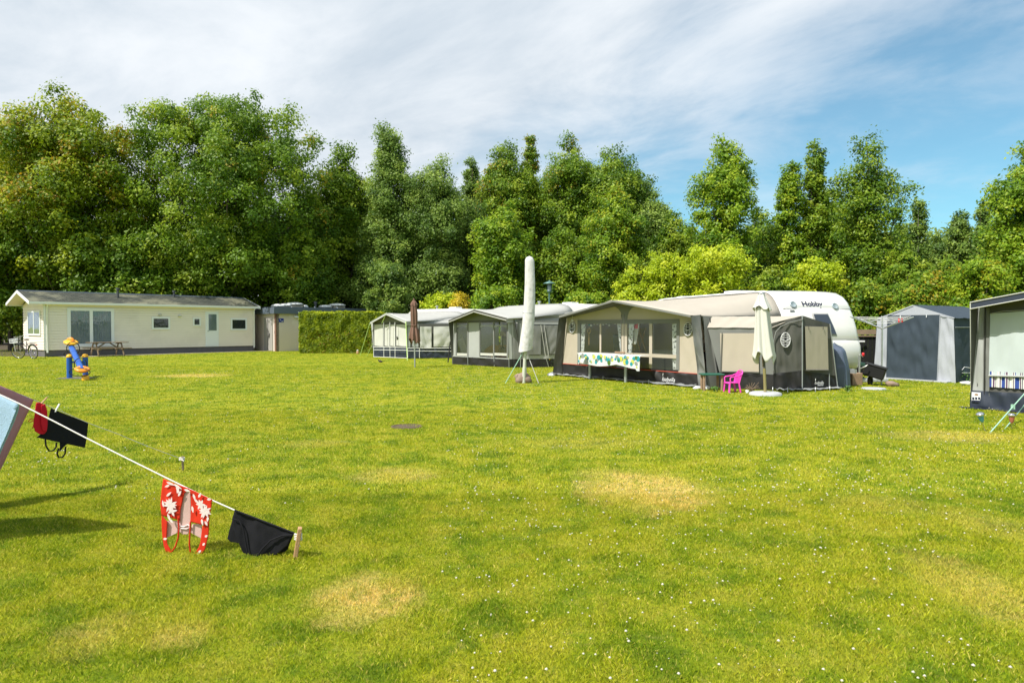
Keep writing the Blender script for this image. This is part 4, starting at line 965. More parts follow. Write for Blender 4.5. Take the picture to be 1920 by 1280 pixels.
CWD = 2.3
bm_ = MB(); secs = []
for w_, ins in ((0, .0), (0, .02), (.03, -.0), (.10, -.02), (.5, -.03), (CWD / 2, -.035), (CWD - .5, -.03), (CWD - .1, -.02), (CWD - .03, 0), (CWD, .02)):
    secs.append([(l - (ins if l > -3 else 0) * 1.0, z - ins * (1 if z > 2 else 0), w_) for l, z in prof])
secs = secs[1:]
n = len(prof); vs = [cpt(l, z, w_) for s_ in secs for l, z, w_ in s_]
fs = [(i * n + k, i * n + (k + 1) % n, (i + 1) * n + (k + 1) % n, (i + 1) * n + k) for i in range(len(secs) - 1) for k in range(n)]
bm_._add(vs, fs, 0, True); bm_._add(vs[:n], [range(n)], 0); bm_._add(vs[-n:], [range(n - 1, -1, -1)], 0)
body = bm_.build('body', M['caravan'], cv_)
def on_front(px, py, lift=.03):
    "the point of the caravan's front surface seen at a pixel"
    r = ray(px, py); C = Vector((0, 0, CAMZ)); l = 0.0; z = 2.0
    for _ in range(20):
        o = C0 + CL * (l + lift + .03); t = (o - C).dot(CL) / r.dot(CL); p = C + r * t
        z = p.z; l = front_l(z)
    return (p - C0).dot(CW), z
def fpt(w_, z, lift=.0): return cpt(front_l(z - (.035 if z > 2.1 else 0)) + .035 + lift, z, w_)
mb = MB(); rr2 = [(l, z) for l, z in CP]
rail = [cpt(-LEN, 1.95, -.02), cpt(-LEN + .12, 2.32, -.02), cpt(-LEN + .5, 2.55, -.02), cpt(-LEN + .9, 2.61, -.02)] + [cpt(l, z + .01, -.02) for l, z in [(-5, 2.61), (-2.2, 2.61)] + list(reversed(CP))] + [cpt(.0, 1.6, -.02), cpt(.05, 1.2, -.02)]
mb.tube(rail, .028, 8); mb.build('awning_rail', M['white'], cv_)
# lettering
w0, z0 = on_front(1505, 573.5); w1, z1_ = on_front(1543, 573)
mb = MB(); hgt = .135
c_ = bpy.data.curves.new('t', 'FONT'); c_.body = "Hobby"; c_.size = .2; oo = bpy.data.objects.new('t', c_); COL.objects.link(oo); me_ = bpy.data.meshes.new_from_object(oo); wmax = max(v.co.x for v in me_.vertices); bpy.data.objects.remove(oo)
sc_ = (w1 - w0) / wmax
text_mb(mb, "Hobby", None, 0, 0, .2, 0, bold=.006, wide=sc_, fn=lambda x, y, q: fpt(w0 + x, z0 + .0 + y * .95, .004 + q))
for x_ in ():   # slab serifs under and over the tall strokes
    for fx in (.012, .095): 
        for yy in (.0, .132): mb._add([fpt(w0 + (fx + a) * sc_, z0 + yy + b, .008) for a, b in ((-.016, 0), (.036, 0), (.036, .012), (-.016, .012))], [(0, 1, 2, 3)])
mb.build('lettering', M['text'], cv_)
for px, py in ((1487, 571), (1565.5, 574)):
    w_, z = on_front(px, py); w_ = min(max(w_, .12), CWD - .12); mb = MB(); c = fpt(w_, z, .0); nrm = (CL * .9 + UPV * .42).normalized()
    mt = nrm.to_track_quat('Z', 'Y').to_matrix().to_4x4(); mb.lathe(c, [(.10, -.04), (.10, .02), (.075, .03), (.07, .02), (0, .025)], 16, axis=mt); mb.build('marker_light', M['lens'], cv_)
w_, z = on_front(1486, 582.5); mb = MB(); mb.bevbox(fpt(max(.1, w_), z, .0), (.14, .05, .06), .01, rz=math.atan2(CW.y, CW.x)); mb.build('latch', M['seam'], cv_)
# front window, curved to the nose
ws = [on_front(x, y) for x, y in ((1523, 587), (1552.5, 588.5), (1571, 629))]
wL0, wR0, wR1 = ws[0][0], ws[1][0], ws[2][0]; zt_, zb2 = ws[0][1], ws[2][1]
mb = MB(); mb.grid(lambda a, b: fpt((wL0 + .02 + (wR1 - wL0 - .04) * a) * (1 - b) + (wL0 + (wR0 - wL0) * a) * b, zb2 + (zt_ - zb2) * b, .012), 10, 10)
wn = mb.build('front_window', M['seam'], cv_, solid=.02)
mb = MB(); mb.grid(lambda a, b: fpt((wL0 + .06 + (wR1 - wL0 - .1) * a) * (1 - b) + (wL0 + .03 + (wR0 - wL0 - .06) * a) * b, zb2 + .05 + (zt_ - zb2 - .08) * b, .035), 10, 10)
mb.build('pane', mat('tinted_pane', (.045, .055, .07), .08, .05, coat=.5), wn)
for z, th in ((2.10, .018), (1.245, .016)):
    mb = MB(); mb.tube([cpt(front_l(z) + .04 - (.03 if a in (0, 20) else 0), z, CWD * a / 20) for a in range(21)], th * .55, 6); mb.build('trim_strip', M['seam'], cv_)
mb = MB()
for k in range(2): mb.beam(cpt(.0, .42, .6 + 1.1 * k), cpt(1.35, .42, 1.15), .06, .10)
mb.box(cpt(.42, .52, 1.15), (.9, .4, .06), math.atan2(CW.y, CW.x)); 
mb.build('drawbar', M['steel'], cv_)
p = V(1611.5, 690, 18.6); mb = MB(); mb.tube([Vector((p.x, p.y, .05)), Vector((p.x, p.y, .82))], .03, 8); mb.tube([Vector((p.x, p.y, .80)), Vector((p.x, p.y, .86)), V(1618, 669, 18.6)], .012, 6); jw = mb.build('jockey_wheel', M['alu'], cv_)
mb = MB(); c = V(1618.5, 664.5, 18.6); mb.lathe(c, [(0, -.05), (.03, -.045), (.035, .03), (.02, .05), (0, .05)], 10); mb.build('crank_knob', M['redplastic'], jw)
mb = MB(); c = Vector((p.x + .35, p.y + .1, .12)); mb.lathe(c, [(.05, -.03), (.12, -.03), (.12, .03), (.05, .03), (.05, -.03)], 16, axis=Matrix.Rotation(R_(90), 4, 'X') @ Matrix.Rotation(R_(40), 4, 'Y')); mb.build('wheel', M['tyre'], jw)
mb = MB(); a = V(1613, 691, 18.5); mb.tube([a, V(1622, 687, 18.4), V(1627, 684, 18.4)], .015, 6); mb.build('handle', M['alu'], cv_)
mb = MB(); cap_ = cpt(-LEN + .5, 2.63, 1.1)
mb.bevbox(cap_ + UPV * .05, (.6, .6, .12), .03); mb.build('roof_hatch', M['white_plastic'], cv_); mb = MB(); mb.bevbox(cpt(-3.4, 2.70, .9), (.8, .6, .12), .03, rz=.3); mb.build('roof_hatch', M['white_plastic'], cv_)
for l in (-4.2,):
    for w_ in (.05, CWD - .05):
        mb = MB(); mb.lathe(cpt(l, .32, w_), [(0, -.09), (.2, -.09), (.32, -.07), (.32, .07), (.2, .09), (0, .09)], 20, axis=Matrix.Rotation(math.atan2(CW.y, CW.x), 4, 'Z') @ Matrix.Rotation(R_(90), 4, 'Y')); mb.build('wheel', M['tyre'], cv_)
# ---------------------------------------------------------------- annex tent
AA, AB, AC, AD = G(1349, 727.5), G(1450, 732), G(1504, 732), G(1570, 729)
an = thing('annex_tent', 'dark grey annex tent with beige blinds at the right end of the beige awning', 'annex tent', (AC.x - .4, AC.y + .9, 0))
PN1 = Plane(AA, P=AB); PN2 = Plane(AB, P=AC); PN3 = Plane(AC, P=AD)
for q in (PN1, PN2, PN3):
    if q.N.y > 0: q.N = -q.N
def zq(P, px, py): return P.uz(px, py)[1]
# left side wall with roof beige slope
panel(PN1, 1327, 1349, 1448, 1450, 614.5, 615, 698, 702, 'side_wall', 'mgrey', an, amp=.012, seed=21, nu=24)
panel(PN1, 1350, 1352, 1421, 1423, 624.5, 624.5, 695.5, 697, 'window_blind', 'beige', an, off=.055, amp=.006, seed=22)
mb = MB(); mb.poly(pq(PN1, [(1351.5, 695.5), (1423.5, 697), (1423.5, 699), (1351.5, 697.5)], .075)); mb.poly(pq(PN1, [(1353, 624), (1355, 624), (1352.5, 696), (1350.5, 696)], .075)); mb.build('blind_rail', M['dgrey'], an)
panel(PN1, 1349, 1349, 1450, 1450, 697, 702, 727.5, 731.5, 'mud_flap', 'mud', an, off=.01, amp=.02, seed=23, diag=.6, nu=26)
T0, T1, T2, T3 = PN1.px(1326, 613.5), PN2.px(1446, 606), PN2.px(1504, 592), PN3.px(1556, 607.5)
RB = V(1335, 593.5, 18.0); RC = V(1470, 593, 17.6)
mb = MB(); fr_l = resample([T0, PN1.px(1333, 605, -.1), PN1.px(1345, 613.5)], 6)[:-1]
mb.cloth(PN1.px(1326, 614, .03), PN1.px(1448, 614, .03), T2 + Vector((-.02, .02, .0)), RB, Vector((0, -.4, .9)), .02, seed=24, nu=20, nv=8); mb.build('roof', M['beigeroof'], an)
mb = MB(); BK = V(1475, 597, 18.7)
mb.cloth(T3, Vector((8.3, 19.4, 1.62)), V(1512, 594.5, 18.4), T2, Vector((.3, -.3, .9)), .02, seed=25); mb.cloth(T1, T2, V(1512, 594.5, 18.4), V(1470, 600, 18.2), Vector((-.3, -.3, .9)), .01, seed=26); mb.build('roof_end', M['dgrey'], an)
# gable: left face grey with arch seam and oval vent; right face beige blind
def quadpanel(P, pts, name, m, off=0, amp=.012, seed=0, diag=0, nu=18, nv=18):
    mb = MB(); c = pq(P, pts, off); mb.cloth(c[0], c[1], c[2], c[3], P.N, amp, seed=seed, diag=diag, nu=nu, nv=nv); return mb.build(name, M[m], an)
quadpanel(PN2, [(1450, 701), (1504, 695), (1504, 592), (1446, 606)], 'front_wall', 'dgrey', amp=.03, seed=31, diag=.5, nu=24, nv=24)
quadpanel(PN3, [(1504, 695), (1567, 705), (1556, 607.5), (1504, 592)], 'front_wall', 'dgrey', amp=.012, seed=32)
quadpanel(PN3, [(1511.5, 693), (1553.5, 693), (1551.5, 612.5), (1509.5, 611.5)], 'window_blind', 'beige', off=.05, amp=.004, seed=33)
mb = MB()
for x in (1516.5, 1543.5): mb.tube([PN3.px(x, 612, .07), PN3.px(x + .3, 618, .07)], .008, 5)
mb.tube([PN3.px(1511, 694, .07), PN3.px(1554, 694, .07)], .012, 5); mb.build('blind_ties', M['dgrey'], an)
mb = MB(); mb.tube([PN2.px(x, y, .055) for x, y in ((1505, 599), (1480, 605), (1464, 612), (1455, 622), (1451, 638), (1450, 660), (1450, 695))], .014, 6); mb.build('arch_seam', M['mgrey'], an)
quadpanel(PN2, [(1450, 729), (1504, 731), (1504, 694.5), (1450, 700.5)], 'mud_flap', 'mud', off=.015, amp=.04, seed=34, diag=1.1, nu=20)
quadpanel(PN3, [(1504, 731), (1571, 728), (1567, 704.5), (1504, 694.5)], 'mud_flap', 'mud', off=.015, amp=.03, seed=35, diag=1.1, nu=20)
emblem(PN2, 1470.5, 637, 8.8, 13.5, an, off=.075)
logo(PN3, 1521, 719.5, 17, an, off=.11)
mb = MB(); mb.tube([PN2.px(1504.3, 592, .03), PN2.px(1504.3, 734, .05)], .016, 8); mb.build('centre_pole', M['steel'], an)
mb = MB(); mb.tube([PN3.px(1556, 607.5, .02), PN3.px(1571, 729, .03)], .014, 8); mb.tube([PN3.px(1555, 700, .05), PN3.px(1555, 726, .06)], .012, 6); mb.build('corner_pole', M['steel'], an)
mb = MB(); mb.cloth(AD, AD + Vector((.25, 1.9, 0)), Vector((8.3, 19.4, 1.62)), T3, Vector((1, 0, 0)), .02, seed=37); mb.build('back_wall', M['dgrey'], an)
mb = MB()
def gs2(a, b):
    p = (AB.lerp(AC, a * 2) if a < .5 else AC.lerp(AD, a * 2 - 1)); p = p + Vector((0, -.02 - .26 * b, 0)); p.z = .05 + .045 * noise.noise(Vector((a * 14, b * 3, 9))); return p
mb.grid(gs2, 50, 6); mb.build('groundsheet_edge', M['groundsheet'], an)
for k, (x, y) in enumerate(((1449, 735), (1477, 736), (1529, 735), (1556, 733))):
    mb = MB(); p = G(x, y); mb.tube([p, p + UPV * .13, p + Vector((.03, .03, .10))], .011, 6); mb.build('peg', M['alu'], an)
# tarpaulin-covered thing beside the annex
tp = MB(); cT = G(1580, 727) + Vector((0, .35, 0))
def tarp(a, b):
    an_ = 2 * math.pi * a; h = b; r0 = .34 - .13 * h ** 2.2; 
    if h > .93: r0 *= (1 - h) / .07
    f = 1 + .10 * math.sin(an_ * 5 + 2) * (1 - h) + .05 * math.sin(an_ * 9)
    return cT + Vector((r0 * f * math.cos(an_) * 1.0 + .05 * -h, r0 * f * math.sin(an_), 1.12 * h + .06 * math.sin(an_) * (h > .5)))
tp.grid(tarp, 40, 16); loose('covered_barbecue', 'blue-grey tarpaulin cover pulled over something tall beside the annex tent and caravan', 'covered equipment', tp, M['tarp'])
# ---------------------------------------------------------------- two far awnings
def far_awning(lab, gl, gr, gside, eaves, ov, rail, side_eave, mats_, build):
    Pf = Plane(gl, P=gr)
    if Pf.N.y > 0: Pf.N = -Pf.N
    Ps = Plane(gr, P=gside)
    if Ps.N.y > 0: Ps.N = -Ps.N
    aw = thing('awning', lab, 'awning', (gl + gr) / 2 + Vector((0, 1, 0)))
    fl, fp, fr = (Pf.px(x, y, ov * (1.7 if k == 1 else 1)) for k, (x, y) in enumerate(eaves))
    front = resample([fl, fp], 9)[:-1] + resample([fp, fr], 10) 
    se = [V(x, y, d) for x, y, d in side_eave]
    frontfull = front
    back = resample(rail, len(front))
    mb = strip_roof(frontfull, back, 10, sag=.06)
    mb.build('roof', M['greyroof'], aw, solid=.006)
    mb = MB()   # right roof wing down to the side eave
    top = [fr.lerp(back[-1], q / 8) for q in range(9)]
    for a in top: a.z -= .06 * math.sin(math.pi * top.index(a) / 8)
    low = resample([fr] + se, 9)
    mb.grid(lambda a, b: low[min(8, int(round(a * 8)))].lerp(top[min(8, int(round(a * 8)))], b) + Vector((0, 0, -.03 * math.sin(math.pi * b))), 8, 4)
    mb.build('side_roof', M['greyroof'], aw, solid=.006)
    mb = MB()
    for a, b in zip(low, low[1:]): band(mb, a, b, Ps.N, .17, .01)
    mb.build('valance', M['greyroof'], aw)
    mb = MB()
    for a, b in ((fl, fp), (fp, fr)): band(mb, a + Pf.N * .004 + UPV * .02, b + Pf.N * .004 + UPV * .02, Pf.N, .09, .02)
    mb.build('roof_border', M[mats_[0]], aw)
    mb = MB()
    for a, b in ((fl, fp), (fp, fr)): mb.tube([a + Pf.N * .012 - UPV * .08, b + Pf.N * .012 - UPV * .08], .014, 5)
    mb.build('roof_piping', M['cream'], aw)
    mb = MB(); 
    for a, b in ((fl, fp), (fp, fr)): mb.poly([a - UPV * .05, b - UPV * .05, b - Pf.N * ov * (1.7 if b is fp else 1) - UPV * .02, a - Pf.N * ov * (1.7 if a is fp else 1) - UPV * .02])
    mb.build('overhang_lining', M['dgrey'], aw)
    def q(P, pts, name, m, off=0.0, amp=.008, seed=0, diag=0, nu=10, nv=12, parent=None):
        mb = MB(); c = pq(P, pts, off); mb.cloth(c[0], c[1], c[2], c[3], P.N, amp, seed=seed, diag=diag, nu=nu, nv=nv); return mb.build(name, M[m], parent or aw)
    # hidden walls so the tent is whole
    bl, br = Vector((rail[0].x, rail[0].y, 0)), Vector((rail[-1].x, rail[-1].y, 0))
    mb = MB(); mb.cloth(gl, bl, rail[0], fl - Pf.N * ov, Ps.U, .02); mb.build('left_wall', M['lgrey'], aw)
    mb = MB(); mb.poly([gl + UPV * .008, gr + UPV * .008, br + UPV * .008, bl + UPV * .008]); mb.build('floor_mat', M['dgrey'], aw)
    build(aw, Pf, Ps, q, (fl, fp, fr))
    return aw, Pf, Ps
def rect(x0, x1, t0, t1, b0, b1): return [(x0, b0), (x1, b1), (x1, t1), (x0, t0)]
# middle awning
def mid(aw, Pf, Ps, q, F3):
    q(Pf, [(848.5, 603), (951.5, 600.5), (893, 584.5), (887, 584.5)], 'gable_panel', 'mgrey', amp=.004)
    q(Pf, rect(848.5, 952, 602.5, 600, 605.5, 603.5), 'window_header', 'dgrey', off=.01, amp=.002)
    q(Pf, rect(848.5, 856, 604, 604, 666, 667), 'front_panel', 'lgrey', seed=2)
    q(Pf, rect(877.5, 900.5, 604, 603.5, 668, 669.5), 'front_panel', 'lgrey', seed=3)
    for x in (855.8, 877.3, 900, 926.2, 952):
        u = Pf.uz(x, 640)[0]; bars = MB(); bars.pbox(Pf, u - .035, u + .035, .38, 1.80, -.01, .02); bars.build('window_bar', M['mgrey'], aw)
    for a, b in ((857, 876.5), (901, 925.3), (927.3, 951.5)):
        r = Pf.R(a, 606.5, b, 666.5); mb = MB(); mb.pbox(Pf, *r, -.004, 0); w_ = mb.build('window', M['film'], aw)
        mb = MB(); n = 10; r2 = r
        mb.grid(lambda s, t: Pf.pt(r2[0] + (r2[1] - r2[0]) * s, r2[3] - .02 - (.05 + .10 * t * (1 - .75 * math.sin(math.pi * s))), .012), 12, 2); mb.build('rolled_blind', M['lgrey'], w_)
        mb = MB(); mb.pbox(Pf, r[0], r[1], r[2], r[2] + .10, .004, .012); mb.build('sill_band', M['cream'], w_)
    q(Pf, rect(848, 954, 666.3, 671.5, 668, 673.5), 'lower_band', 'lgrey', off=.02, amp=.002)
    q(Pf, rect(849, 954, 667.5, 673, 682.5, 689), 'mud_flap', 'mud', off=.012, amp=.03, diag=1.0, nu=30, seed=5)
    mb = MB(); mb.cloth(Pf.px(848, 683), Pf.px(850, 683) , Pf.px(850, 602, .02), F3[0], Pf.U, .01); mb.build('storm_flap', M['dgrey'], aw)
    q(Ps, [(954, 673), (978, 674), (961, 598), (952, 598)], 'corner_panel', 'lgrey', amp=.015, seed=7)
    q(Ps, [(962, 673), (977, 673.5), (963, 600), (957, 599)], 'corner_stripe', 'mgrey', off=.02, amp=.015, seed=8)
    mb = MB(); mb.tube([Ps.px(963.5, 595, .05), Ps.px(978, 671, .1)], .02, 6); mb.build('side_pole', M['dgrey'], aw)
    q(Ps, rect(970, 1090, 601, 601.5, 674, 673), 'side_wall', 'mgrey', amp=.012, seed=9, nu=30)
    q(Ps, rect(984, 1090, 604.5, 605.5, 607, 608.5), 'window_header', 'lgrey', off=.02, amp=.004)
    q(Ps, rect(984, 1090, 666, 664, 673, 671.5), 'lower_band', 'lgrey', off=.02, amp=.012, nu=30, seed=4)
    q(Ps, rect(985, 1014, 610, 610, 665, 664), 'side_window', 'mgrey', off=.08, amp=.03, seed=11, diag=1.2)
    q(Ps, rect(1021, 1048, 610, 610, 664, 663), 'side_window', 'mgrey', off=.08, amp=.03, seed=13, diag=-1.2)
    mb = MB()
    for x in (1014, 1020): mb.beam(Ps.px(x, 609, .12), Ps.px(x + 9.5, 672, .12), .03, .012)
    mb.build('side_braces', M['cream'], aw)
    q(Ps, rect(954, 1090, 673.5, 671, 689, 687.5), 'mud_flap', 'mud', off=.012, amp=.03, diag=1.0, nu=30, seed=6)
    mb = MB()
    for x0, y0, x1, y1 in ((954, 598, 954.5, 689), (975.5, 606, 976, 689), (877, 667, 877.3, 684), (926, 668, 927, 687)): mb.tube([Pf.px(x0, y0, .05), Pf.px(x1, y1, .05)], .014, 6)
    for x0, y0, x1, y1 in ((1023, 668, 1029, 688),): mb.tube([Ps.px(x0, y0, .05), Ps.px(x1, y1, .05)], .016, 6)
    mb.build('pole', M['steel'], aw)
r2 = [V(935, 576, 33.5), V(955, 573.5, 32), V(985, 571.8, 30.6), V(1004, 571, 30.2), V(1030, 569.5, 29.5), V(1054, 569.3, 28.8), V(1066, 573, 28.5), V(1075, 583, 28.3)]
awm, PfM, PsM = far_awning('grey awning with clear windows showing a lamp and chairs, left of the tall covered parasol', G(848, 682.5), G(954, 689), G(1090, 687.5), ((841, 601), (889, 581), (950, 597)), .3, r2, [(990, 595.5, 27.4), (1078, 595.5, 28.2)], ('dgrey',), mid)
# furniture seen inside the middle awning
lt = thing('table_lamp', 'lamp with a cream cone shade on the cabinet inside the middle awning', 'lamp', PfM.px(942, 655, -.9))
b0 = V(942.5, 650, 28.6); t0_ = V(942.5, 627, 28.6)
mb = MB(); mb.lathe(Vector((b0.x, b0.y, b0.z - .05)), [(.09, 0), (.09, .03), (.02, .05), (.015, .5), (.0, .5)], 10); mb.build('stand', M['dark'], lt)
mb = MB(); mb.lathe(t0_ - UPV * .06, [(.17, 0), (.07, .2)], 16); mb.build('lamp_shade', M['shade'], lt)
cbm = thing('cabinet', 'small striped cabinet under the lamp inside the middle awning', 'cabinet', PfM.px(943, 668, -.9))
c_b = V(943, 660, 28.6); mb = MB(); mb.bevbox((c_b.x, c_b.y + .2, .42), (.42, .4, .80), .02); mb.build('body', M['wicker'], cbm)
mb = MB()
for k in range(5): mb.box((c_b.x - .16 + .08 * k, c_b.y - .006, .42), (.03, .02, .7))
mb.build('front_slats', M['cream'], cbm)
def wchair(lab, c, s=1.0, rz=0.0):
    t = thing('wicker_chair', lab, 'chair', c, rz)
    mb = MB(); mb.grid(lambda a, b: Vector((.28 * math.cos(math.pi * (a - .0)) * (1 + .25 * b), .26 * math.sin(math.pi * a) * (1 + .3 * b), .42 + .42 * b * math.sin(math.pi * a) ** .6)), 16, 6); mb.build('backrest', M['wicker'], t, loc=(0, 0, 0), solid=.02)
    mb = MB(); mb.lathe((0, 0, .40), [(0, .0), (.27, .0), (.28, .03), (.24, .07), (0, .075)], 16); mb.build('seat', M['cream'], t, loc=(0, 0, 0))
    for x, y in ((-.2, -.15), (.2, -.15), (-.2, .18), (.2, .18)):
        mb = MB(); mb.tube([(x, y, .42), (x * 1.15, y * 1.15, 0)], .018, 6); mb.build('leg', M['wicker'], t, loc=(0, 0, 0))
    return t
c1 = V(919, 668, 28.3); c1.z = 0; wchair('rounded wicker tub chair behind the middle window of the middle awning', c1, rz=-.6)
c2 = V(868, 668, 29.6); c2.z = 0
rc = thing('reclining_chair', 'tall cream reclining chair behind the left window of the middle awning', 'chair', c2)
mb = MB(); mb.grid(lambda a, b: Vector((-.05 + .25 * a - .3 * b, -.25 * (1 - a) + .25 * a, .45 + .85 * b)), 6, 6); mb.build('backrest', M['cream'], rc, loc=(0, 0, 0), solid=.05)
mb = MB(); mb.bevbox((.2, 0, .43), (.5, .5, .06), .02); mb.build('seat', M['cream'], rc, loc=(0, 0, 0))
for x, y in ((0, -.2), (.42, -.2), (0, .2), (.42, .2)):
    mb = MB(); mb.tube([(x, y, .43), (x + .08, y, 0)], .015, 6); mb.build('leg', M['alu'], rc, loc=(0, 0, 0))
# far left awning
def farl(aw, Pf, Ps, q, F3):
    q(Pf, [(698, 605), (761, 603.5), (727, 590), (723, 590)], 'gable_panel', 'mgrey', amp=.004)
    q(Pf, rect(697, 762.5, 604.5, 602.5, 652, 652.5), 'front_wall', 'dgrey', amp=.004)
    for i, (a, b) in enumerate(((702, 718.3), (721.3, 730), (732, 740.3), (743, 762))):
        q(Pf, rect(a, b, 608.5, 607.5, 648, 649.5), 'window_blind', 'cream', off=.045, amp=.010, seed=40 + i)
    q(Pf, [(700.3, 652), (701, 652), (699, 605), (695.5, 605.5)], 'corner_panel', 'lgrey', off=.02, amp=.01)
    q(Pf, rect(700.5, 762, 650.5, 652, 669, 672), 'mud_flap', 'navy', off=.01, amp=.02, nu=20, diag=.8)
    q(Ps, rect(762, 860, 607, 607, 652, 652), 'side_wall', 'dgrey', amp=.006, nu=20)
    q(Ps, rect(763.5, 769.5, 607, 607, 651, 651), 'corner_panel', 'lgrey', off=.02, amp=.008)
    q(Ps, rect(773, 784.5, 607.5, 608, 650, 650.5), 'window_blind', 'lgrey', off=.05, amp=.01)
    q(Ps, rect(787.5, 809, 612, 612, 651, 652), 'window_blind', 'cream', off=.09, amp=.04, seed=51, diag=1.1)
    q(Ps, rect(813, 860, 612, 611, 650, 650), 'window_blind', 'cream', off=.10, amp=.045, seed=52, diag=-1.1)
    q(Ps, rect(762, 860, 652, 651.5, 671.5, 670.5), 'mud_flap', 'navy', off=.01, amp=.03, nu=24, diag=1)
    mb = MB()
    for x in (700.5, 719.5, 731, 740.5): mb.tube([Pf.px(x, 604 if x != 700.5 else 650, .25), Pf.px(x + .3, 669 + (x - 700) * .035, .25)], .014, 5)
    for y0, y1 in ((650.5, 651.5), (655.5, 656.5), (668.5, 671)): mb.tube([Pf.px(700.5, y0, .25), Pf.px(763, y1, .25)], .014, 5)
    for y0, y1 in ((652.5, 652.5), (657.5, 658.5)): mb.tube([Ps.px(763, y0, .25), Ps.px(850, y1, .25)], .014, 5)
    for x in (764.5, 786.5): mb.tube([Ps.px(x, 652, .25), Ps.px(x, 671, .25)], .014, 5)
    mb.build('white_rails', M['white_plastic'], aw)
    mb = MB(); mb.tube([F3[0], G(675, 667)], .016, 5); mb.tube([F3[1], Pf.px(716, 606, .3)], .016, 5); mb.tube([F3[2], G(760, 677) + Vector((0, .6, 0))], .016, 5); mb.tube([Pf.px(699.5, 643, .3), G(688, 668)], .012, 5)
    mb.build('guy_rope', M['guy'], aw)
r3 = [V(762, 588, 40), V(790, 586, 39), V(815, 585, 38.4), V(843, 584.3, 37.8), V(858, 584.3, 37.2), V(868, 585.5, 37), V(874, 593, 36.8)]
awl, PfL, PsL = far_awning('far pale awning with closed cream blinds and lime guy ropes beside the clipped hedge', G(700, 668.5), G(762, 672), G(860, 671), ((694, 604.5), (724.5, 587), (761, 602.8)), .25, r3, [(790, 605, 34.8), (862, 605.5, 35.6)], ('lgrey',), farl)
# caravans behind them
def caravan_back(lab, c, L_, rz, m='caravan'):
    t = thing('caravan', lab, 'caravan', c, rz)
    pr = [(-L_ / 2, .4), (L_ / 2 - .1, .4), (L_ / 2 + .1, .9), (L_ / 2, 1.7), (L_ / 2 - .35, 2.4), (L_ / 2 - .8, 2.58), (-L_ / 2 + .5, 2.6), (-L_ / 2 + .1, 2.4), (-L_ / 2, 1.9)]
    mb = MB(); n = len(pr); secs = [(-1.15, .06), (-1.1, 0), (1.1, 0), (1.15, .06)]
    vs = [Vector((x * (1 - i_ * .02), y, z - (i_ if z > 2 else -i_ if z < .5 else 0))) for y, i_ in secs for x, z in pr]
    mb._add(vs, [(i * n + k, i * n + (k + 1) % n, (i + 1) * n + (k + 1) % n, (i + 1) * n + k) for i in range(3) for k in range(n)], 0, False)
    mb._add(vs[:n], [range(n)]); mb._add(vs[-n:], [range(n)]); mb.build('body', M[m], t, loc=(0, 0, 0))
    mb = MB(); mb.bevbox((L_ * .1, -.1, 2.65), (.6, .5, .12), .03); mb.build('roof_hatch', M['white_plastic'], t, loc=(0, 0, 0))
    mb = MB(); mb.tube([(-L_ * .3, .3, 2.55), (-L_ * .3, .3, 2.78)], .05, 8); mb.tube([(-L_ * .3, .3, 2.78), (-L_ * .3, .3, 2.85)], .09, 8); mb.build('roof_vent', M['steel'], t, loc=(0, 0, 0))
    for x in (-.4,):
        for y in (-1.1, 1.1):
            mb = MB(); mb.lathe((x, y, .32), [(0, -.08), (.2, -.08), (.32, -.06), (.32, .06), (.2, .08), (0, .08)], 18, axis=Matrix.Rotation(R_(90), 4, 'X')); mb.build('wheel', M['tyre'], t, loc=(0, 0, 0))
    return t
caravan_back('white caravan roof showing between the middle awning and the beige awning', Vector((2.35, 32.0, 0)), 6.2, math.atan2(-1.75, 1.55))
caravan_back('far white caravan behind the pale awning, hardly more than its roof line showing', Vector((-3.55, 39.6, 0)), 5.2, math.atan2(-3.0, 3.2))
# black pole between the two far awnings
mb = MB(); mb.tube([G(840, 679) , V(844.3, 640, 30.8)], .03, 6); loose('black_pole', 'leaning thin black pole between the far pale awning and the middle awning', 'pole', mb, M['black'])
mb = MB(); mb.tube([G(747.5, 670), V(744.5, 631, 34.5)], .03, 6); loose('black_pole', 'upright thin black pole in front of the blinds of the far pale awning', 'pole', mb, M['black'])

# ---------------------------------------------------------------- grey-blue tent
GA, GBp = G(1640, 707.5), G(1792, 717.5)
PT = Plane(GA, P=GBp)
if PT.N.y > 0: PT.N = -PT.N
sidv = Vector((PT.U.y, -PT.U.x, 0)); sidv = -sidv if sidv.y < 0 else sidv
PTs = Plane(GBp, P=GBp + sidv * 3)
if PTs.N.y > 0: PTs.N = -PTs.N
tn = thing('storage_tent', 'slate-blue and pale grey tent with a closed dark door, right of the caravan', 'tent', PT.pt(1, 0, -1))
def tq(P, pts, name, m, off=0.0, amp=.012, seed=0, diag=0, nu=16, nv=18, par=None):
    mb = MB(); c = pq(P, pts, off); mb.cloth(c[0], c[1], c[2], c[3], P.N, amp, seed=seed, diag=diag, nu=nu, nv=nv); return mb.build(name, M[m], par or tn)
tq(PT, [(1638, 706), (1661, 709), (1663.5, 591.5), (1645, 597)], 'front_panel', 'silver', amp=.02, seed=61)
tq(PT, [(1757, 716), (1792, 717.5), (1788, 595), (1762, 590.5)], 'front_panel', 'silver', amp=.03, seed=62, diag=.5)
tq(PT, [(1661, 709), (1757, 716), (1762.5, 590.5), (1663.5, 591.5)], 'door', 'slate', amp=.05, seed=63, diag=.6, nu=26, nv=26)
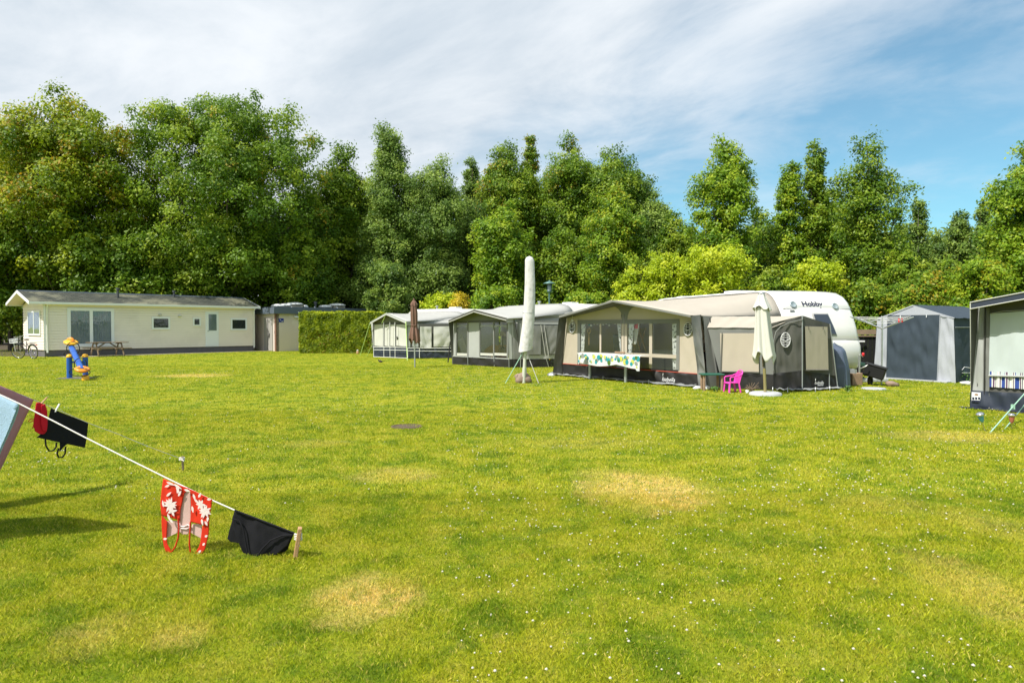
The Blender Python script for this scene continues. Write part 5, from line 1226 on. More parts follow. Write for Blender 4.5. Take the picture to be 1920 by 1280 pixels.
mb = MB(); mb.tube([PT.px(1653, 592, .03), PT.px(1652.5, 706, .03)], .012, 6); mb.tube([PT.px(1663.5, 592, .015), PT.px(1661, 709, .015)], .010, 5); mb.tube([PT.px(1762.5, 591, .015), PT.px(1757, 716, .015)], .010, 5); mb.tube([PT.px(1661, 709, .02), PT.px(1757, 716, .02)], .014, 5); mb.build('zip', M['silver'], tn)
mb = MB()
for x, y in ((1688, 591), (1737, 590)): mb.tube([PT.px(x, y, .04), PT.px(x, y + 5, .04)], .012, 5)
mb.build('door_hooks', M['white'], tn)
mb = MB(); kL, kR, kP = PT.px(1644, 597), PT.px(1788, 595), PT.px(1712, 572)
kL2, kR2 = PT.px(1663, 591.5), PT.px(1763, 590)
mb.poly([kL, kL2, PT.px(1664, 591.3), kP]); mb.poly([kL2, kR2, kP]); mb.poly([kR2, kR, kP]); mb.build('gable_panel', M['silver'], tn)
for nm, a, b, mm in (('roof', kP, kR, 'slate'), ('roof', kP, kL, 'slate')):
    mb = MB(); D_ = 3.0; a2 = a + sidv * D_; b2 = b + sidv * D_
    bb = b + (b - a) * .06; bb2 = b2 + (b - a) * .06
    mb.cloth(bb, bb2, a2, a + UPV * .01, UPV, .03, seed=65, nu=14, nv=10); mb.build(nm, M['navy' if nm == 'x' else 'slate'], tn)
mb = MB(); mb.poly([PT.px(1763, 590.2, .02), PT.px(1789.5, 595.2, .02), PT.px(1789.5, 597, .02), PT.px(1763, 592, .02)]); mb.poly([PT.px(1645, 597, .02), PT.px(1712, 571.5, .02), PT.px(1712, 573.5, .02), PT.px(1645, 599, .02)]); mb.build('eave_trim', M['silver'], tn)
mb = MB(); e0 = kR - PT.N * 0; mb.cloth(GBp + UPV * .02, GBp + sidv * 3, kR + sidv * 3, kR, PTs.N, .03, seed=67, diag=.6, nu=20, nv=20); mb.build('side_wall', M['slate'], tn)
mb = MB(); mb.cloth(GA + UPV * .02, GA + sidv * 3, kL + sidv * 3, kL, -PTs.N, .02, seed=68); mb.build('side_wall', M['slate'], tn)
mb = MB(); mb.tube([kR + UPV * -.28 + PTs.N * .05, kR + UPV * -.28 + sidv * 2.6 + PTs.N * .05], .010, 5); mb.build('side_rail', M['steel'], tn)
mb = MB(); u0 = PTs.uz(1801, 700)[0]; mb.tube([PTs.pt(u0, .36, .04), PTs.pt(u0 + .12, .44, .04), PTs.pt(u0 + .5, .40, .04)], .008, 4); mb.tube([PTs.pt(u0, .28, .04), PTs.pt(u0 + .5, .26, .04)], .007, 4); mb.build('side_logo', M['whitetext'], tn)
mb = MB(); mb.pbox(PT, -.1, 2.25, .0, .03, -.2, .22); mb.build('base_board', M['slab'], tn)

# ---------------------------------------------------------------- navy-edged awning at the right edge
PG = Plane(G(1818, 764), P=G(1920, 773.5))
if PG.N.y > 0: PG.N = -PG.N
sg_ = Vector((PG.U.y, -PG.U.x, 0)); sg_ = -sg_ if sg_.y < 0 else sg_
ra = thing('awning', 'grey awning with navy roof edge, pale blind and striped cloth at the right picture edge', 'awning', PG.pt(1, 0, -1))
def rq(pts, name, m, off=0.0, amp=.012, seed=0, diag=0, nu=14, nv=18, par=None):
    mb = MB(); c = pq(PG, pts, off); mb.cloth(c[0], c[1], c[2], c[3], PG.N, amp, seed=seed, diag=diag, nu=nu, nv=nv); return mb.build(name, M[m], par or ra)
WL = 5.2
u0, z0 = PG.uz(1819.5, 567, .42); u1, z1 = PG.uz(1920, 548, .42); sl = (z1 - z0) / (u1 - u0); up_ = u0 + (WL - u0) / 2; zp_ = z0 + sl * (up_ - u0)
fl, fp, fr = PG.pt(u0, z0, .42), PG.pt(up_, zp_, .42), PG.pt(WL, z0, .42)
mb = MB()
for a, b in ((fl, fp), (fp, fr)): band(mb, a, b, PG.N, .12, .02)
mb.build('roof_border', M['navy'], ra)
mb = MB()
for a, b in ((fl, fp), (fp, fr)): mb.tube([a + PG.N * .01, b + PG.N * .01], .010, 5); mb.tube([a + PG.N * .01 - UPV * .125, b + PG.N * .01 - UPV * .125], .010, 5)
mb.tube([fl, fl - UPV * .13], .01, 5); mb.tube([fl - UPV * .13 + PG.N * .0, PG.px(1820.5, 735, .02)], .009, 5); mb.build('roof_piping', M['cream'], ra)
bk = [PG.pt(u, 2.5 if .4 < u < WL - .4 else 2.05, -2.7) for u in (0, .4, 1.5, WL / 2, WL - 1.5, WL - .4, WL)]
ff_ = resample([fl, fp], 4)[:-1] + resample([fp, fr], 4)
strip_roof(ff_, bk, 8).build('roof', M['navy'], ra, solid=.006)
mb = MB()
for a, b in ((fl, fp), (fp, fr)): mb.poly([a - UPV * .10, b - UPV * .10, b - PG.N * .42 - UPV * .08, a - PG.N * .42 - UPV * .08])
mb.build('overhang_lining', M['dgrey'], ra)
mb = MB(); mb.grid(lambda a, b: PG.pt(.12 + (WL - .12) * a, .05 + (max(.3, (z0 - .10 + sl * .95 * min(WL * a, WL - WL * a))) - .05) * b, -.012), 40, 6); mb.build('front_wall', M['dgrey'], ra)
rq([(1822, 738), (1842.5, 742), (1845, 577), (1835.5, 577)], 'front_panel', 'lgrey', off=.01, amp=.02, seed=71, diag=.4)
mb = MB(); mb.cloth(PG.px(1820.5, 750, .02), PG.px(1823, 738, .01), PG.px(1834, 577, .0), fl - UPV * .12, PG.N, .012, seed=72); mb.build('storm_flap', M['dgrey'], ra)
rq([(1842.5, 742), (1855, 743.5), (1855.5, 577), (1845, 577)], 'window_side_strip', 'mgrey', off=.02, amp=.015, seed=73, diag=1.0, nv=30)
mb = MB(); mb.tube([PG.px(1847.5, 577, .05), PG.px(1845, 765, .05)], .010, 5); mb.build('seam_piping', M['mud'], ra)
c = pq(PG, [(1854, 704), (1965, 707), (1965, 580), (1856.5, 588)], .03)
mb = MB(); mb.cloth(c[0], c[1], c[2], c[3], PG.N, .012, seed=74, nu=20, nv=24)
for i, v in enumerate(mb.v):
    pass
mb.build('window_blind', M['blindcloth'], ra)
mb = MB(); mb.tube([PG.px(1854, 704, .05), PG.px(1965, 707, .05)], .02, 6); mb.build('blind_roll', M['lgrey'], ra); mb = MB(); mb.tube([PG.px(1856.5, 588, .05), PG.px(1880, 583.5, .05), PG.px(1965, 579, .05)], .008, 5); mb.build('blind_piping', M['lgrey'], ra)
def stripes():
    m = bpy.data.materials.new('blue_striped_cloth'); m.use_nodes = True; t = NT(m.node_tree); t.n.clear()
    a = t.add('ShaderNodeUVMap').outputs[0]; sx = t.add('ShaderNodeSeparateXYZ', {0: a}).outputs[0]
    fr = t.math('FRACT', t.math('MULTIPLY', sx, 1.0))
    r = t.n.new('ShaderNodeValToRGB'); t.l.new(fr, r.inputs[0]); r.color_ramp.interpolation = 'CONSTANT'
    e = r.color_ramp.elements; e[0].color = (.03, .07, .30, 1); e[1].position = .18; e[1].color = (.7, .7, .66, 1)
    for p_, c_ in ((.26, (.10, .04, .10, 1)), (.36, (.7, .7, .66, 1)), (.42, (.05, .05, .08, 1)), (.47, (.7, .7, .66, 1)), (.78, (.10, .05, .10, 1)), (.84, (.7, .7, .66, 1)), (.90, (.03, .07, .30, 1))):
        q = e.new(p_); q.color = c_
    d = t.add('ShaderNodeBsdfPrincipled', {'Base Color': r.outputs[0], 'Roughness': .8}); t.l.new(d.outputs[0], t.add('ShaderNodeOutputMaterial').inputs[0]); return m
u0, u1 = PG.uz(1855, 720, .03)[0], PG.uz(1965, 720, .03)[0]
vs = []; uvs = []; nx = 60
for i in range(nx + 1):
    a = i / nx; u = u0 + (u1 - u0) * a
    for z in (.44, .74): vs.append(PG.pt(u, z, .025 + .02 * math.sin(a * 47) * (1 if z > .5 else .6))); uvs.append((a * 4.2, z))
me = bpy.data.meshes.new('striped_cloth'); fs = [(2 * i, 2 * i + 2, 2 * i + 3, 2 * i + 1) for i in range(nx)]
me.from_pydata([v - Vector(ra.location) for v in vs], [], fs); me.materials.append(stripes()); ul = me.uv_layers.new(name='UVMap')
for li, l in enumerate(me.loops): ul.data[li].uv = uvs[l.vertex_index]
me.update(); so = bpy.data.objects.new('striped_cloth', me); COL.objects.link(so); so.parent = ra
rq([(1819, 765), (1980, 778), (1980, 741), (1820.5, 731.5)], 'mud_flap', 'navy', off=.04, amp=.035, seed=76, diag=.9, nu=30, nv=8)
mb = MB(); mb.grid(lambda a, b: PG.pt(-.12 + 5.3 * a, .012 + .02 * abs(noise.noise(Vector((a * 20, b, 2)))), .04 + .14 * b), 60, 3); mb.build('groundsheet_edge', M['navy'], ra)
stk = MB(); stk.poly(pq(PG, [(1821.5, 752), (1838.5, 754.5), (1838.8, 735.5), (1822, 734.5)], .075)); sk_ = stk.build('sticker', M['white'], ra)
stk = MB()
for x in (1822.8, 1828.2, 1833.8): stk.poly(pq(PG, [(x, 748.5), (x + 4, 749), (x + 4, 744.5), (x, 744)], .079))
stk.poly(pq(PG, [(1821.7, 752), (1838.4, 754.3), (1838.4, 750.5), (1821.7, 749.6)], .079)); stk.build('sticker_boxes', M['text'], sk_)
stk = MB(); n = 14; u_, z_ = PG.uz(1830.5, 739.5, .08); stk.poly([PG.pt(u_ + .035 * math.cos(k * 2 * math.pi / n), z_ + .02 * math.sin(k * 2 * math.pi / n), .079) for k in range(n)]); stk.build('sticker_badge', M['barkpost'], sk_)
mb = MB(); mb.cloth(PG.pt(0, 0, 0), PG.pt(0, 0, -2.7), PG.pt(0, 2.05, -2.7), PG.pt(.05, z0 - .1, 0), -PG.U, .02); mb.build('side_wall', M['mgrey'], ra)
mb = MB(); a = V(1926, 732, 11.9); b = G(1856.5, 811); mb.tube([a, b], .011, 6); mb.box(a.lerp(b, .42), (.05, .03, .08)); mb.build('guy_rope', M['guygreen'], ra)
mb = MB(); a = V(1930, 748, 12.1); b = G(1884, 804); mb.tube([a, b], .009, 6); mb.build('guy_rope', M['guygreen'], ra)

# ---------------------------------------------------------------- parasols and the tall cover
bp_ = G(778, 688.5)
ps = thing('parasol', 'closed brown parasol on a thin pole in front of the far pale awning', 'parasol', bp_)
def loc_(t, z): return Vector((t.location.x, t.location.y, z))
lean = (V(776, 562, bp_.y) - bp_); lean = lean / lean.z
mb = MB(); mb.tube([bp_ - UPV * .05, bp_ + lean * 2.6], .028, 8); mb.build('pole', M['steel'], ps)
def folded(base, ln, prof, folds, n=64, amp=.25, ph=0.0, hem=0.0, nz=28, pz=1.0):
    mb = MB(); zs = [p_[1] for p_ in prof]
    def rad(z):
        for (r0, a), (r1, b) in zip(prof, prof[1:]):
            if a <= z <= b: return r0 + (r1 - r0) * (z - a) / (b - a)
        return prof[-1][0]
    z0, z1 = prof[0][1], prof[-1][1]
    def fn(a, b):
        th = 2 * math.pi * a; z = z0 + (z1 - z0) * b
        r = rad(z) * (1 + amp * math.sin(folds * th + ph + z * .8) + amp * .4 * math.sin((folds * 2 + 1) * th + z * 2))
        zz_ = z + (1 - b) ** 6 * hem * (math.sin(folds * th + ph) + .6 * math.sin(2 * th))
        return base + ln * zz_ + Vector((r * math.cos(th), r * math.sin(th), 0))
    mb.grid(fn, n, nz); return mb
mb = folded(bp_, lean, [(.19, 1.02), (.17, 1.3), (.10, 1.62), (.11, 1.75), (.115, 2.1), (.095, 2.4), (.08, 2.46)], 7, amp=.22, hem=.07); mb.build('canopy', M['brown'], ps, solid=.004)
mb = folded(bp_, lean, [(.12, 2.42), (.10, 2.52), (.03, 2.64)], 6, amp=.2, hem=.02); mb.build('top_flap', M['brown'], ps)
mb = MB(); mb.lathe(bp_ + lean * 2.64, [(0, 0), (.03, .01), (.03, .04), (0, .07)], 8); mb.build('finial', M['brown'], ps)
mb = MB(); mb.tube([(bp_ + lean * 1.64) + Vector((.125 * math.cos(a), .125 * math.sin(a), 0)) for a in [k * math.pi / 8 for k in range(16)]], .018, 5, closed=True); mb.build('tie', M['brown'], ps)
wb = G(1435, 740)
pw = thing('parasol', 'closed off-white parasol on a round grey slab in front of the annex tent', 'parasol', wb)
lean2 = (V(1427.5, 548, wb.y) - wb); lean2 = lean2 / lean2.z
mb = MB(); mb.tube([wb, wb + lean2 * .62], .035, 10); mb.build('lower_pole', mat('brass_pole', (.32, .27, .12), .4, metal=.3), pw)
mb = MB(); mb.tube([wb + lean2 * .6, wb + lean2 * 2.38], .028, 10); mb.build('pole', M['brass' if False else 'dgrey'], pw)
mb = folded(wb, lean2, [(.235, .86), (.215, 1.0), (.185, 1.3), (.155, 1.7), (.135, 2.0), (.12, 2.06)], 5, amp=.16, ph=.8, hem=.10, n=80); mb.build('canopy', M['offwhite'], pw, solid=.004)
mb = folded(wb, lean2, [(.185, 2.02), (.12, 2.18), (.06, 2.36), (.0, 2.39)], 5, amp=.15, ph=.3, hem=.04); mb.build('top_flap', M['offwhite'], pw, solid=.003)
mb = MB(); mb.lathe(wb + lean2 * 2.36, [(.07, 0), (.07, .03), (.03, .05), (0, .05)], 12); mb.build('cap', M['steel'], pw)
mb = MB(); mb.tube([wb + lean2 * .65 + Vector((-.03, 0, 0)), wb + lean2 * .65 + Vector((-.06, -.02, .35)), wb + lean2 * 1.1], .012, 5); mb.build('ribs', M['barkpost'], pw)
mb = MB(); mb.lathe(wb + Vector((.0, 0, 0)), [(0, .07), (.30, .07), (.36, .05), (.37, .0)], 28); mb.build('base', M['slab'], pw)
tb_ = G(982, 718)
tc_ = thing('covered_parasol', 'very tall parasol in a white weathered cover, leaning right, standing by a brown boulder', 'parasol', tb_)
tl = (V(992.5, 480, tb_.y) - tb_); tl = tl / tl.z; HT = (V(992.5, 480, tb_.y) - tb_).z
mb = MB(); mb.tube([tb_, tb_ + tl * 1.35], [.045, .045], 12); mb.tube([tb_, tb_ + tl * .45], .055, 12); mb.build('pole', mat('cream_pole', (.55, .56, .48), .5, .1), tc_)
mb = MB()
def cvf(a, b):
    th = 2 * math.pi * a; z = .93 + (HT - .93) * b
    r = .185 - .058 * b ** 1.1
    if b > .94: r *= math.sqrt(max(0, 1 - ((b - .94) / .06) ** 2))
    r *= 1 + .045 * noise.noise(Vector((math.cos(th) * 2.5, math.sin(th) * 2.5, z * 6))) + .035 * noise.noise(Vector((math.cos(th) * 5, math.sin(th) * 5, z * 14))) + .04 * math.sin(3 * th + z) * (1 - b)
    if b < .05: r *= 1.02
    return tb_ + tl * z + Vector((r * math.cos(th), r * math.sin(th) * .8, 0)) + Vector((.06 * math.sin(b * 3.1), 0, .05 * math.sin(th + 1) * (b < .02)))
mb.grid(cvf, 40, 80); mb.build('cover', M['cover'], tc_)
mb = MB(); mb.tube([tb_ + tl * 1.98 + Vector((.165 * math.cos(a) + .05, .13 * math.sin(a), 0)) for a in [k * math.pi / 10 for k in range(20)]], .008, 5, closed=True); mb.build('cover_cord', M['steel'], tc_)
for dx_, dy_ in ((-.52, -.05), (.42, -.12), (.1, .6)):
    mb = MB(); mb.tube([tb_ + tl * .92 + Vector((dx_ * .06, 0, 0)), tb_ + Vector((dx_, dy_, 0))], .011, 5); mb.build('guy_rope', M['guygreen' if dx_ < 0 else 'cover'], tc_)
def rockmesh(c, s, seed, n=3):
    bm = bmesh.new(); bmesh.ops.create_icosphere(bm, subdivisions=n, radius=1)
    for v in bm.verts:
        f = 1 + .35 * noise.noise(v.co * 1.3 + Vector((seed, 0, 0))) + .15 * noise.noise(v.co * 3.5 + Vector((seed, 5, 0)))
        v.co = Vector((v.co.x * s[0], v.co.y * s[1], v.co.z * s[2])) * f
    bm.verts.index_update(); mb = MB(); mb._add([Vector(c) + v.co for v in bm.verts], [[v.index for v in f.verts] for f in bm.faces], 0, True); bm.free(); return mb
loose('boulder', 'brown boulder weighing down the foot of the tall covered parasol', 'rock', rockmesh(tb_ + Vector((-.02, .14, .12)), (.24, .2, .18), 3), M['rock'])
mb = MB(); mb.lathe(G(1036, 703.5), [(.18, .0), (.17, .05), (.1, .09), (.03, .10), (.0, .12)], 20); loose('metal_lid', 'shallow silver metal lid lying on the grass left of the beige awning', 'lid', mb, M['alu'])

# ---------------------------------------------------------------- table with printed cloth in front of the beige awning
tP0, tP1 = G(1106, 710), G(1173, 716.5)
PTb = Plane(tP0, P=tP1)
if PTb.N.y > 0: PTb.N = -PTb.N
TU = PTb.U; ctr = (tP0 + tP1) / 2
tbl = thing('garden_table', 'long table on two grey posts in front of the beige awning windows', 'table', ctr)
Lt = (tP1 - tP0).length
mb = MB(); mb.bevbox(tP0.lerp(tP1, .5) + UPV * .77 + TU * .0, (Lt + .75, .40, .035), .008, rz=math.atan2(TU.y, TU.x)); mb.build('tabletop', M['cream'], tbl)
for p_ in (tP0, tP1): mb = MB(); mb.tube([p_, p_ + UPV * .755], .045, 10); mb.build('leg', M['steel'], tbl)
def tcloth(mb):
    z0 = .795; a0 = PTb.uz(1084.5, 665, .25)[0]; a1 = PTb.uz(1200, 668, .25)[0]
    def f(a, b):
        u = a0 + (a1 - a0) * a
        if b < .35: off = -.22 + (.47) * (b / .35); z = z0
        else:
            tt_ = (b - .35) / .65; off = .25 + .02 * math.sin(u * 9 + 1) * tt_ + .03 * tt_
            seg = .19 + .06 * abs(math.sin(u * 1.9 + .3)) + (.04 if a > .96 or a < .03 else 0); z = z0 - seg * tt_ * 1.45
        return PTb.pt(u, z, off)
    mb.grid(f, 60, 16); return f, a0, a1
mb = MB(); fcl, a0, a1 = tcloth(mb)
tcl = loose('tablecloth', 'white cloth printed with teal and lime discs hanging over the long table', 'tablecloth', mb, M['clothwhite'])
rr = random.Random(8)
for mname, nm_, cnt in (('teal', 'teal_discs', 20), ('lime', 'lime_discs', 16), ('steel', 'grey_discs', 8), ('leafgreen', 'green_discs', 8)):
    mb = MB()
    for k in range(cnt):
        a = (k + rr.uniform(.2, .8)) / cnt; u = a0 + (a1 - a0) * a; b = rr.uniform(.45, .85); c = fcl(a, b); r_d = rr.uniform(.03, .085); n = 16
        seg = 0.0
        mb._add([c + TU * (r_d * math.cos(t * 2 * math.pi / n)) * .95 + UPV * (min(c.z + r_d * math.sin(t * 2 * math.pi / n), .785) - c.z) + PTb.N * .012 for t in range(n)], [range(n)])
    o_ = mb.build(nm_, M[mname]); o_.data.transform(Matrix.Translation(-tcl.location)); o_.parent = tcl
mb = MB()
for k in range(5):
    p_ = tP1.lerp(tP0, .02 + .05 * k) + UPV * (.80 + .02) + PTb.N * .05; mb.lathe(p_, [(0, 0), (.04, 0), (.045, .05), (.0, .06)], 8)
loose('small_pots', 'cluster of tiny pots and clips standing on the long table', 'pots', mb, M['barkpost'])
rdl = MB()
for q in (0, .12): rdl.tube([tP1 + UPV * .8 + TU * (-.05 - q) + PTb.N * .02, tP1 + UPV * 1.95 + TU * (-.05 - q) + PTb.N * .02], .010, 6)
loose('thin_rods', 'two thin dark upright rods rising from the table before the awning centre post', 'rods', rdl, M['dgrey'])

# ---------------------------------------------------------------- green table, pink chair and odds and ends
gt = thing('low_table', 'small dark green plastic table on bark-covered log legs beside the pink chair', 'table', G(1334, 731))
dR = math.atan2(.0, 1)
cT_ = gt.location.copy()
mb = MB(); mb.bevbox((0, 0, .40), (.55, .42, .035), .012); mb.build('tabletop', M['green'], gt, loc=(0, 0, 0))
for x, y in ((-.22, -.14), (.22, -.14), (-.2, .16), (.2, .16)):
    mb = MB(); mb.tube([(x, y, 0), (x * 1.02, y, .2), (x, y, .385)], [.032, .036, .033], 8); mb.build('leg', M['barkpost'], gt, loc=(0, 0, 0))
pc = thing('child_chair', 'bright pink plastic armchair for a child standing before the annex tent', 'chair', G(1373, 735), R_(8))
def pp_(name, fn):
    mb = MB(); fn(mb); return mb.build(name, M['pink'], pc, loc=(0, 0, 0))
# faces left (-x); backrest on +x side
mb_s = lambda mb: mb.grid(lambda a, b: Vector((-.19 + .34 * a, -.16 + .32 * b, .27 - .012 * math.sin(math.pi * a) * math.sin(math.pi * b) - (.02 if a < .1 else 0))), 10, 8)
mb = MB(); mb_s(mb); mb.build('seat', M['pink'], pc, loc=(0, 0, 0), solid=.018)
for s in (-1, 1):
    mb = MB(); mb.beam((-.15, s * .15, .27), (-.17, s * .17, 0), .045, .035); mb.build('leg', M['pink'], pc, loc=(0, 0, 0))
    mb = MB(); mb.beam((.12, s * .15, .27), (.17, s * .16, 0), .045, .035); mb.build('leg', M['pink'], pc, loc=(0, 0, 0))
    mb = MB(); mb.tube([(-.14, s * .175, .25), (-.15, s * .18, .40), (-.12, s * .18, .425), (.08, s * .175, .45), (.19, s * .165, .50)], .017, 8); mb.build('armrest', M['pink'], pc, loc=(0, 0, 0))
mb = MB()
for k in range(5): y = -.13 + .065 * k; mb.beam((.14, y, .27), (.235, y, .56), .03, .012)
mb.tube([(.13, -.16, .25), (.17, -.165, .42), (.235, -.15, .56), (.25, -.07, .60), (.25, .07, .60), (.235, .15, .56), (.17, .165, .42), (.13, .16, .25)], .018, 8)
mb.build('backrest', M['pink'], pc, loc=(0, 0, 0)); pc.scale = (.86, .86, .88)
loose('white_stone', 'white lumpy stone lying at the left leg of the low green table', 'stone', rockmesh(G(1308, 729) + UPV * .03, (.12, .07, .05), 9, 2), M['whitetext'])
loose('white_stone', 'white lumpy stone between the legs of the low green table', 'stone', rockmesh(G(1325, 729.5) + UPV * .03, (.09, .07, .07), 14, 2), M['whitetext'])
mb = MB(); mb.lathe(G(1401, 736.5), [(.03, 0), (.045, .07), (.04, .07), (.0, .05)], 10); pot_ = mb
pt_o = thing('potted_plant', 'dried twiggy plant in a tiny white pot near the foot of the off-white parasol', 'plant', G(1408, 737))
mb.build('pot', M['white'], pt_o)
mb = MB(); rr = random.Random(4); b_ = G(1410, 736.5)
for k in range(26): mb.tube([b_, b_ + Vector((rr.uniform(-.08, .08), rr.uniform(-.05, .05), .1)), b_ + Vector((rr.uniform(-.2, .2), rr.uniform(-.1, .1), rr.uniform(.08, .26)))], .006, 4, cap=False)
mb.build('twigs', M['wood'], pt_o)
def weed(lab, px, py, h=.22, n=50, fl=0, name='weed'):
    t = thing(name, lab, 'plant', G(px, py)); rr = random.Random(px); mb = MB(); mf = MB()
    for k in range(n):
        a = rr.uniform(0, 6.28); r = rr.uniform(.02, .16) * h / .2; z = rr.uniform(.0, h); e = Vector((math.cos(a) * r, math.sin(a) * r, z)); s = rr.uniform(.02, .05)
        d_ = Vector((rr.uniform(-1, 1), rr.uniform(-1, 1), rr.uniform(0, 1))).normalized(); x = d_.cross(UPV).normalized() * s * .5
        mb._add([e - d_ * s, e + x, e + d_ * s, e - x], [(0, 1, 2, 3)])
    mb.tube([(0, 0, 0), (0, 0, h * .8)], .006, 4); mb.build('leaves', M['leafgreen'], t, loc=(0, 0, 0))
    for k in range(fl):
        a = rr.uniform(0, 6.28); c = Vector((math.cos(a) * rr.uniform(0, .2), math.sin(a) * rr.uniform(0, .15), h * rr.uniform(.7, 1.4))); mf.lathe(c, [(0, -.015), (.03, 0), (0, .012)], 7)
    if fl: mf.build('flower_heads', M['yflower'], t, loc=(0, 0, 0))
WG = 'weeds along the tent edges'
weed('yellow-flowered weed tuft before the dark skirt of the far pale awning', 792, 671, .3, 60, 9)
weed('low green tuft right of the rail corner of the far pale awning', 755, 671, .3, 60, 2)
weed('yellow-flowered weed tuft at the skirt of the middle awning left of the covered parasol pole', 1012, 688, .25, 40, 6)
weed('yellow-flowered weed tuft at the left corner of the beige awning', 1030, 688, .3, 40, 6)
weed('green weed tuft under the caravan drawbar', 1610, 716, .2, 80)
weed('green weed clump between the grey tent and the navy-edged awning', 1806, 716, .3, 150)
weed('green weed tuft at the corner of the beige awning groundsheet', 1340, 734, .12, 50)
weed('green weed tuft under the right corner of the tarpaulin cover', 1590, 733, .12, 60)
# things between caravan and tent
bx = thing('hitch_cover', 'tilted black angular plastic box on the caravan drawbar next to the grey tent', 'box', V(1640, 705, 18.9) * 1)
bx.location.z = 0
mtx = Matrix.Rotation(R_(-32), 4, 'Z') @ Matrix.Rotation(R_(16), 4, 'Y')
mb = MB(); cbx = V(1640, 696.5, 18.6); mb.bevbox(cbx, (.52, .42, .32), .03, mat=mtx); mb.build('body', M['black'], bx)
mb = MB(); mb.bevbox(cbx + mtx @ Vector((0, 0, .165)), (.56, .46, .04), .015, mat=mtx); mb.build('lid', M['black'], bx)
mb = MB(); mb.bevbox(G(1603, 722) + UPV * .17, (.32, .22, .34), .02, rz=.2); loose('timber_block', 'upright brown timber block propping the caravan drawbar', 'block', mb, M['barkpost'])
mb = MB(); mb.bevbox(G(1601, 716) + UPV * .52, (.55, .4, .10), .01, rz=.2); loose('step_board', 'teal-grey board lying on the timber block under the caravan nose', 'board', mb, M['lampgreen'])
mb = MB(); mb.lathe(G(1638, 729), [(0, .03), (.28, .03), (.3, .0)], 9, smooth=False); loose('paving_slab', 'flat grey paving slab in the grass before the tilted black box', 'slab', mb, M['slab'])
loose('stone', 'brown stone in the grass at the left corner of the grey tent', 'stone', rockmesh(G(1673, 724) + UPV * .05, (.17, .12, .09), 21, 2), M['rock'])
mb = MB(); mb.bevbox(G(1632, 716) + UPV * .06, (.9, .35, .10), .02, rz=.15); loose('kerb_stone', 'long pale kerb stone behind the grey slab under the tilted black box', 'kerb', mb, M['slab'])
rk = rockmesh(G(1812, 722) + UPV * .05, (.17, .1, .06), 25, 3); loose('white_bag', 'crumpled white bag on the grass beside the navy-edged awning', 'bag', rk, M['white_plastic'])
fn_ = thing('board_fence', 'low black board fence with a weathered top rail between the caravan and the grey tent', 'fence', V(1630, 700, 22.5)); fn_.location.z = 0
fx0, fx1 = V(1588, 640, 22.6), V(1660, 640, 22.2)
mb = MB(); k = 0
while k < 9:
    a = fx0.lerp(fx1, k / 9); b = fx0.lerp(fx1, (k + .96) / 9); c = (a + b) / 2; mb.box((c.x, c.y, .64), ((b - a).length, .03, 1.26), math.atan2(fx1.y - fx0.y, fx1.x - fx0.x)); k += 1
mb.build('boards', M['black'], fn_)
mb = MB(); mb.beam(Vector((fx0.x, fx0.y - .05, 1.42)), Vector((fx1.x, fx1.y - .05, 1.42)), .04, .16); mb.beam(Vector((fx0.x, fx0.y - .06, 1.29)), Vector((fx1.x, fx1.y - .06, 1.29)), .04, .04); mb.build('top_rail', M['wood'], fn_)
mb = MB(); a = V(1611, 640, 22.3); mb.bevbox(a, (.36, .05, .06), .01); mb.build('bracket', M['white'], fn_)
# rotary dryer
rdp = V(1653, 700, 18.7); rd = thing('rotary_dryer', 'open metal rotary clothes dryer in front of the left edge of the grey tent', 'clothes dryer', (rdp.x, rdp.y, 0))
cx0 = Vector((rdp.x, rdp.y, 0)); zt = V(1653, 615, 18.7).z; za = V(1653, 594, 18.7).z
mb = MB(); mb.tube([cx0, cx0 + UPV * (zt + .3)], .022, 8); mb.build('pole', M['alu'], rd)
tips = []
for k in range(4):
    a = R_(12) + k * math.pi / 2; e = cx0 + Vector((math.cos(a), math.sin(a), 0)) * 1.0 + UPV * za; tips.append(e)
    mb = MB(); mb.tube([cx0 + UPV * (zt - .02), e], .016, 6); mb.tube([cx0 + UPV * (zt + .27), cx0.lerp(e, .5) + UPV * (zt * .5 - .0)], .008, 5); mb.build('arm', M['alu'], rd)
mb = MB()
for f in (.5, .7, .86, 1.0):
    q = [(cx0 + UPV * zt).lerp(e, f) for e in tips]
    for a, b in zip(q, q[1:] + q[:1]): mb.tube([a, (a + b) / 2 - UPV * .02, b], .0038, 4)
mb.build('lines', M['white_plastic'], rd)
for x in (1685.5, 1691.5):
    mb = MB(); c = V(x, 600.5, 18.1); mb.bevbox(c, (.035, .03, .11), .008); loose('clothes_peg', 'red clothes peg on the rotary dryer line', 'clothes peg', mb, M['redplastic'], group='red pegs on the rotary dryer')
# street lamp
lp = V(1030, 560, 38); sl_ = thing('street_lamp', 'green street lamp with a flat round hat rising behind the middle awning', 'street lamp', (lp.x, lp.y, 0))
mb = MB(); ztop = V(1030, 531, 38).z; mb.tube([Vector((lp.x, lp.y, 0)), Vector((lp.x, lp.y, ztop - .55))], .05, 8); mb.build('post', M['lampgreen'], sl_)
mb = MB(); mb.lathe(Vector((lp.x, lp.y, ztop)), [(.34, -.03), (.34, 0), (.12, .09), (.04, .12), (0, .2)], 24); mb.build('hat', M['lampgreen'], sl_)
mb = MB(); mb.lathe(Vector((lp.x, lp.y, ztop - .55)), [(.06, 0), (.14, .08), (.14, .12)], 12); mb.tube([Vector((lp.x + .12, lp.y, ztop - .45)), Vector((lp.x + .12, lp.y, ztop))], .012, 4); mb.tube([Vector((lp.x - .12, lp.y, ztop - .45)), Vector((lp.x - .12, lp.y, ztop))], .012, 4); mb.build('cage', M['lampgreen'], sl_)
